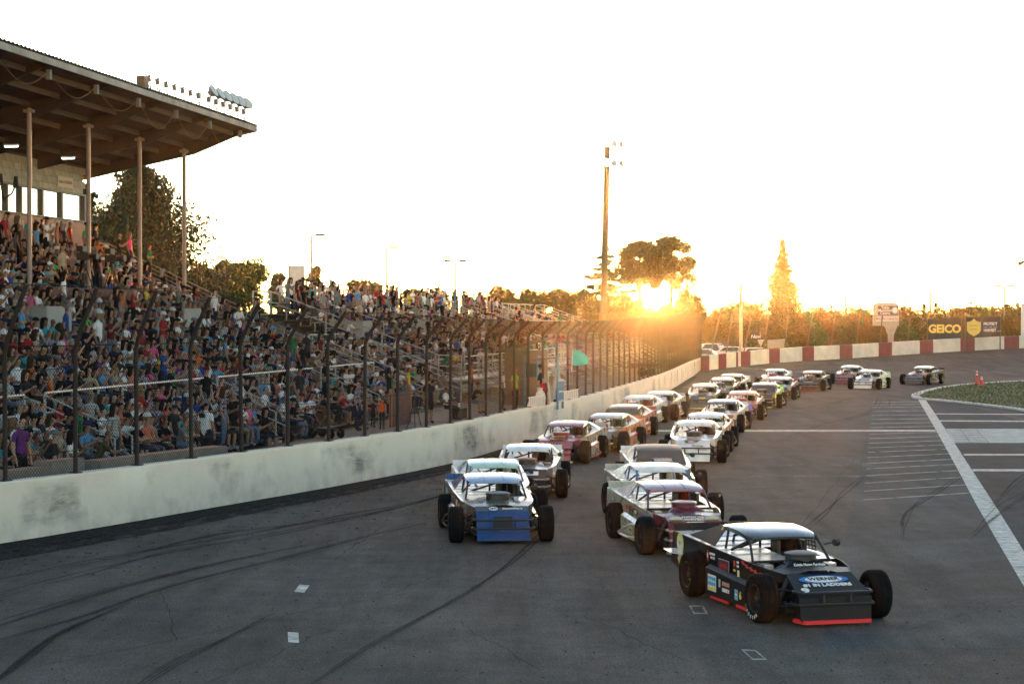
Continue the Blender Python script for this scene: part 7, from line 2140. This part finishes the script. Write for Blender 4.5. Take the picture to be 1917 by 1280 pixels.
# parked cars beyond the turn
def parked_b(v):
    b = MB(); hgt = 1.75 if v else 1.45
    sec = [(-2.2, .35, .7), (-2.15, .75, .8), (-1.2, .95, .85), (-.6, hgt, .66), (.9, hgt, .66), (1.6, 1.0 if not v else hgt - .1, .8), (2.2, .9, .8), (2.25, .4, .72)]
    rows = [[(-w_ , y, .32), (-w_, y, min(z, .85)), (-w_ * .85, y, z), (w_ * .85, y, z), (w_, y, min(z, .85)), (w_, y, .32)] for y, z, w_ in sec]
    b.grid(rows); b.quad(*rows[0]); b.quad(*rows[-1]); return b
def pglass_b(v):
    b = MB(); hgt = 1.75 if v else 1.45
    b.quad((-.62, -1.12, .98), (.62, -1.12, .98), (.54, -.66, hgt - .06), (-.54, -.66, hgt - .06))
    for s in (-1, 1): b.quad((s * .80, -1.0, .95), (s * .62, -.55, hgt - .08), (s * .62, .85, hgt - .08), (s * .78, 1.35, .98))
    return b
PK = {v: (parked_b(v).mesh('body', None), pglass_b(v).mesh('glass', TINT)) for v in (0, 1)}
for v in PK:
    if not len(PK[v][0].materials): PK[v][0].materials.append(None)
WH = MB().lathe([(.0, -.1), (.32, -.1), (.32, .1), (.0, .1)], 14, Matrix.Rotation(R(90), 3, 'Y')).mesh('wheel', RUBBER)
pc = [(1292, 200, 0, WHT, 70, 'white parked car glimpsed through the far end of the catch fence'), (1318, 196, 0, SIL, 75, 'silver parked car right behind the end of the front wall'), (1338, 215, 1, WHT, 60, 'white parked van behind the first red stripe'), (1352, 230, 0, GRY, 80, 'grey parked car behind the leaning fence posts'), (1372, 212, 0, WHT, 80, 'white parked car left of the pale steel post'), (1417, 182, 1, WHT, 86, 'white parked car close behind the pale banner'), (1495, 262, 0, WHT, 60, 'small white parked car right of the pale banner'), (1545, 268, 0, SIL, 70, 'silver parked car in the sunset glow'), (1580, 266, 0, WHT, 75, 'white parked car below the utility pole'), (1684, 250, 0, WHT, 65, 'white parked car right of the casino sign foot')]
for px, Y_, v, m_, f, lab in pc:
    o = thing('parked_car', lab, 'car', tree_at(px, Y_) + Vector((0, 0, .0)), R(f), 'cars parked beyond the turn')
    link('body', PK[v][0], o, mats=[m_]); link('glass', PK[v][1], o)
    for x in (-.72, .72):
        for y in (-1.35, 1.35): link('wheel', WH, o, (x, y, .32))
# flatbed trailer at the concourse end
p = at(1205, 704, .3); o = thing('utility_trailer', 'low dark trailer parked at the far end of the concourse', 'trailer', p, R(10))
link('bed', MB().box((0, 0, .62), (2.4, 1.4, .12)).mesh('bed', WOODP), o); link('side_board', MB().box((0, -.72, .78), (2.4, .05, .25)).mesh('side_board', mat('trailer_side', (0.05, .035, .03), .7)), o)
for x in (-.3, .3): link('wheel', WH, o, (x, -.8, .3), R(90))
# ------------------------------------------------------------------ concourse furniture
KERBM = mat('kerb_concrete', (0.22, 0.20, 0.175), .9, var=.3, vscale=2, bump=.3, bscale=8); KERBT = mat('kerb_red', (0.30, 0.15, 0.10), .8, var=.3)
def on_wall(px, off):
    i = min(range(len(WALLPATH)), key=lambda i: abs(958.5 + WALLPATH[i].x / WALLPATH[i].y * FPX - px)); return i
for k, (xa, xb, zt_) in enumerate(((-40, 78, 1.28), (85, 165, 1.20), (170, 248, 1.30), (252, 348, 1.20), (352, 505, 1.20))):
    ia, ib = on_wall(xa, 0), on_wall(xb, 0)
    ia = max(ia, 1); lab = ['first', 'second', 'third', 'fourth', 'fifth'][k] + ' grey concrete kerb block with red top, from the picture’s left edge'
    o = thing('kerb_block', lab, 'kerb', (0, 0, 0), 0, 'concrete kerb blocks behind the fence')
    a = WALLPATH[ia] + WALLN[ia] * 1.25; c_ = WALLPATH[ib] + WALLN[ib] * 1.25
    link('block', MB().beam(a + Vector((0, 0, zt_ / 2)), c_ + Vector((0, 0, zt_ / 2)), .45, zt_).mesh('block', KERBM), o); link('red_top', MB().beam(a + Vector((0, 0, zt_ + .012)), c_ + Vector((0, 0, zt_ + .012)), .40, .024).mesh('red_top', KERBT), o)
# prams
def pram(label, px, py, rz, hood_m, frame_m):
    o = thing('pram', label, 'pram', at(px, py, WALK_Z), R(rz), 'prams on the concourse')
    for x in (-.25, .25):
        for y in (-.42, .38):
            wv = link('wheel', MB().lathe([(.14, -.02), (.17, 0), (.14, .02), (.05, .025), (.0, .02)], 16, Matrix.Rotation(R(90), 3, 'Y')).mesh('wheel', RUBBER), o, (x, y, .17))
        link('side_frame', MB().tube([(x, -.42, .17), (x, .1, .55), (x, .45, 1.05)], .018, 6).mesh('side_frame', frame_m), o); link('side_frame', MB().tube([(x, .38, .17), (x, -.1, .60), (x, -.2, .75)], .018, 6).mesh('side_frame', frame_m), o)
    link('handle', MB().tube([(-.25, .45, 1.05), (.25, .45, 1.05)], .022, 6).mesh('handle', BLACKP), o)
    b = MB(); b.grid([[(x, y, z) for y, z in ((-.42, .48), (-.1, .42), (.12, .5), (.25, .85))] for x in (-.22, 0, .22)]); link('seat', b.mesh('seat', hood_m), o)
    rows = [[(x, .28 - .42 * math.sin(a), .62 + .48 * math.cos(a) * (1 - .1 * abs(x) * 4)) for a in [k * .26 for k in range(7)]] for x in (-.24, -.12, 0, .12, .24)]
    link('hood', MB().grid(rows).mesh('hood', hood_m), o); link('basket', MB().box((0, .05, .26), (.4, .5, .16)).mesh('basket', BLACKP), o)
pram('black pram with beige frame by the end of the bench', 513, 828, 60, cloth('pram_black', (0.03, 0.028, 0.028)), mat('pram_beige', (0.35, .30, .24), .5))
pram('brown pram with a pink bundle in the middle of the concourse', 610, 820, 55, cloth('pram_brown', (0.10, 0.055, 0.03)), mat('pram_tan', (0.22, .13, .07), .5))
o = thing('pink_bundle', 'pink blanket bundle at the brown pram', 'blanket', at(590, 812, WALK_Z) + Vector((0, 0, .45)))
link('cloth', MB().lathe([(.001, -.05), (.16, 0), (.2, .12), (.12, .26), (.001, .3)], 10).mesh('cloth', cloth('pink_blanket', (0.55, .06, .2))), o)
# folding chairs
def fchair(label, px, py, rz, m_, z=WALK_Z):
    o = thing('folding_chair', label, 'chair', at(px, py, z), R(rz), 'folding chairs near the fence')
    for x in (-.24, .24):
        link('leg', MB().tube([(x, -.25, 0), (x, .18, .45), (x, .25, .85)], .014, 6).mesh('leg', CHROME), o); link('leg', MB().tube([(x, .28, 0), (x, -.18, .45)], .014, 6).mesh('leg', CHROME), o)
    link('seat', MB().box((0, -.02, .44), (.46, .42, .025)).mesh('seat', m_), o); link('backrest', MB().box((0, .24, .72), (.46, .03, .26), Matrix.Rotation(-.2, 3, 'X')).mesh('backrest', m_), o)
fchair('red folding chair beside the child in mint green', 325, 870, 60, cloth('chair_red', (0.28, .03, .025))); fchair('orange folding stool by the third kerb block', 142, 880, 40, cloth('chair_orange', (0.30, .09, .04)), .45)
# big dark loudspeaker box on the aisle and rust coloured timber fence
o = thing('loudspeaker', 'large black loudspeaker box on a stand by the aisle rail', 'speaker', at(343, 770, 1.0), STAND_RZ); link('box', MB().box((0, 0, .75), (.5, .5, .75)).mesh('box', BLACKP), o); link('stand', MB().tube([(0, 0, 0), (0, 0, .4)], .04, 6).mesh('stand', STEEL), o); link('grille', MB().box((.255, 0, .75), (.012, .42, .66)).mesh('grille', DARK), o)
o = thing('timber_screen', 'rust red plank screen behind the children on the concourse', 'screen', at(760, 796, WALK_Z), STAND_RZ)
for j in range(10): link('plank', MB().box((-.2, -1.6 + .33 * j, .62), (.04, .315, 1.22)).mesh('plank', WOOD_RED), o)
for j in (-1.7, 1.65): link('post', MB().box((-.2, j, .7), (.1, .1, 1.4)).mesh('post', mat('screen_post', (0.35, .14, .07), .8)), o)
# tripod, picnic bench, cups
def tripod(label, p, h, m_=BLACKP):
    o = thing('tripod', label, 'tripod', p)
    for a in (90, 210, 330): link('leg', MB().tube([(0, 0, h), (.35 * math.cos(R(a)), .35 * math.sin(R(a)), 0)], .018, 6).mesh('leg', m_), o)
    link('column', MB().tube([(0, 0, h * .6), (0, 0, h + .15)], .025, 6).mesh('column', m_), o); return o
tripod('black tripod standing alone on the concourse near the fence', at(776, 812, WALK_Z), 1.2)
o = thing('picnic_bench', 'short timber bench with a white cup beside the seated man', 'bench', at(860, 784, WALK_Z), STAND_RZ)
for j in range(3): link('slat', MB().box((-.16 + .16 * j, 0, .45), (.14, 1.6, .04)).mesh('slat', PURL), o)
for j in (-.6, .6): link('leg', MB().box((0, j, .21), (.4, .06, .42)).mesh('leg', PURL), o)
o = thing('paper_cup', 'white paper cup on the timber bench', 'cup', at(860, 784, WALK_Z) + Vector((0, -.3, .47))); link('cup', MB().lathe([(.0, 0), (.035, 0), (.05, .16), (.045, .16)], 12).mesh('cup', WHITE_L), o); link('rim', MB().lathe([(.05, .155), (.054, .16), (.05, .165)], 12).mesh('rim', WHITE_L), o)
# television cameras on the platform
for (t, lab) in ((-14.2, 'left of the two big television cameras below the press box'), (-11.4, 'right of the two big television cameras below the press box')):
    p = st(t, 1.0, 5.12); o = thing('television_camera', lab, 'camera', p, R(70), 'television cameras on the platform')
    for a in (90, 210, 330): link('leg', MB().tube([(0, 0, 1.15), (.45 * math.cos(R(a)), .45 * math.sin(R(a)), 0)], .028, 6).mesh('leg', BLACKP), o)
    link('body', MB().box((0, 0, 1.38), (.24, .5, .26)).mesh('body', mat('camera_grey', (0.025, .027, .028), .6)), o); link('lens', MB().tube([(0, -.24, 1.38), (0, -.5, 1.38), (0, -.56, 1.38)], [.09, .10, .12], 12).mesh('lens', BLACKP), o); link('viewfinder', MB().box((0, .1, 1.66), (.3, .26, .2)).mesh('viewfinder', BLACKP), o)
# posters for the number on the blue shirt and the back print on the white shirt
for ob in [q for q in COL.objects if q.get('category') == 'person' and 'numbered 33' in q.get('label', '')]:
    letter('33', .22, mat('print_orange', (0.7, .12, .05), .6), ob, (0, .165, 1.32), (-1, 0, 0), UP, bold=.012, name='shirt_print')
for ob in [q for q in COL.objects if q.get('category') == 'person' and 'heavy man in white' in q.get('label', '')]:
    panel(ob, INK, (0, .165, 1.36), (-1, 0, 0), UP, .2, .12, name='shirt_print')
# ------------------------------------------------------------------ evening haze
b = MB()
x0, x1, y0, y1, z0_, z1_ = -700, 700, -20, 1000, -1.2, 26.0
b.box(((x0 + x1) / 2, (y0 + y1) / 2, (z0_ + z1_) / 2), (x1 - x0, y1 - y0, z1_ - z0_))
hm = bpy.data.materials.new('haze'); hm.use_nodes = True
t = hm.node_tree; t.nodes.clear()
pv = t.nodes.new('ShaderNodeVolumePrincipled'); pv.inputs['Color'].default_value = (1.0, 0.90, 0.78, 1); pv.inputs['Density'].default_value = 0.000027; pv.inputs['Anisotropy'].default_value = 0.92
ou = t.nodes.new('ShaderNodeOutputMaterial'); t.links.new(pv.outputs[0], ou.inputs['Volume'])
o = b.build('haze', hm, smooth=0); o['kind'] = 'stuff'
S.cycles.volume_step_rate = 4.0
S.cycles.volume_max_steps = 64
bpy.data.scenes.remove(TMP)
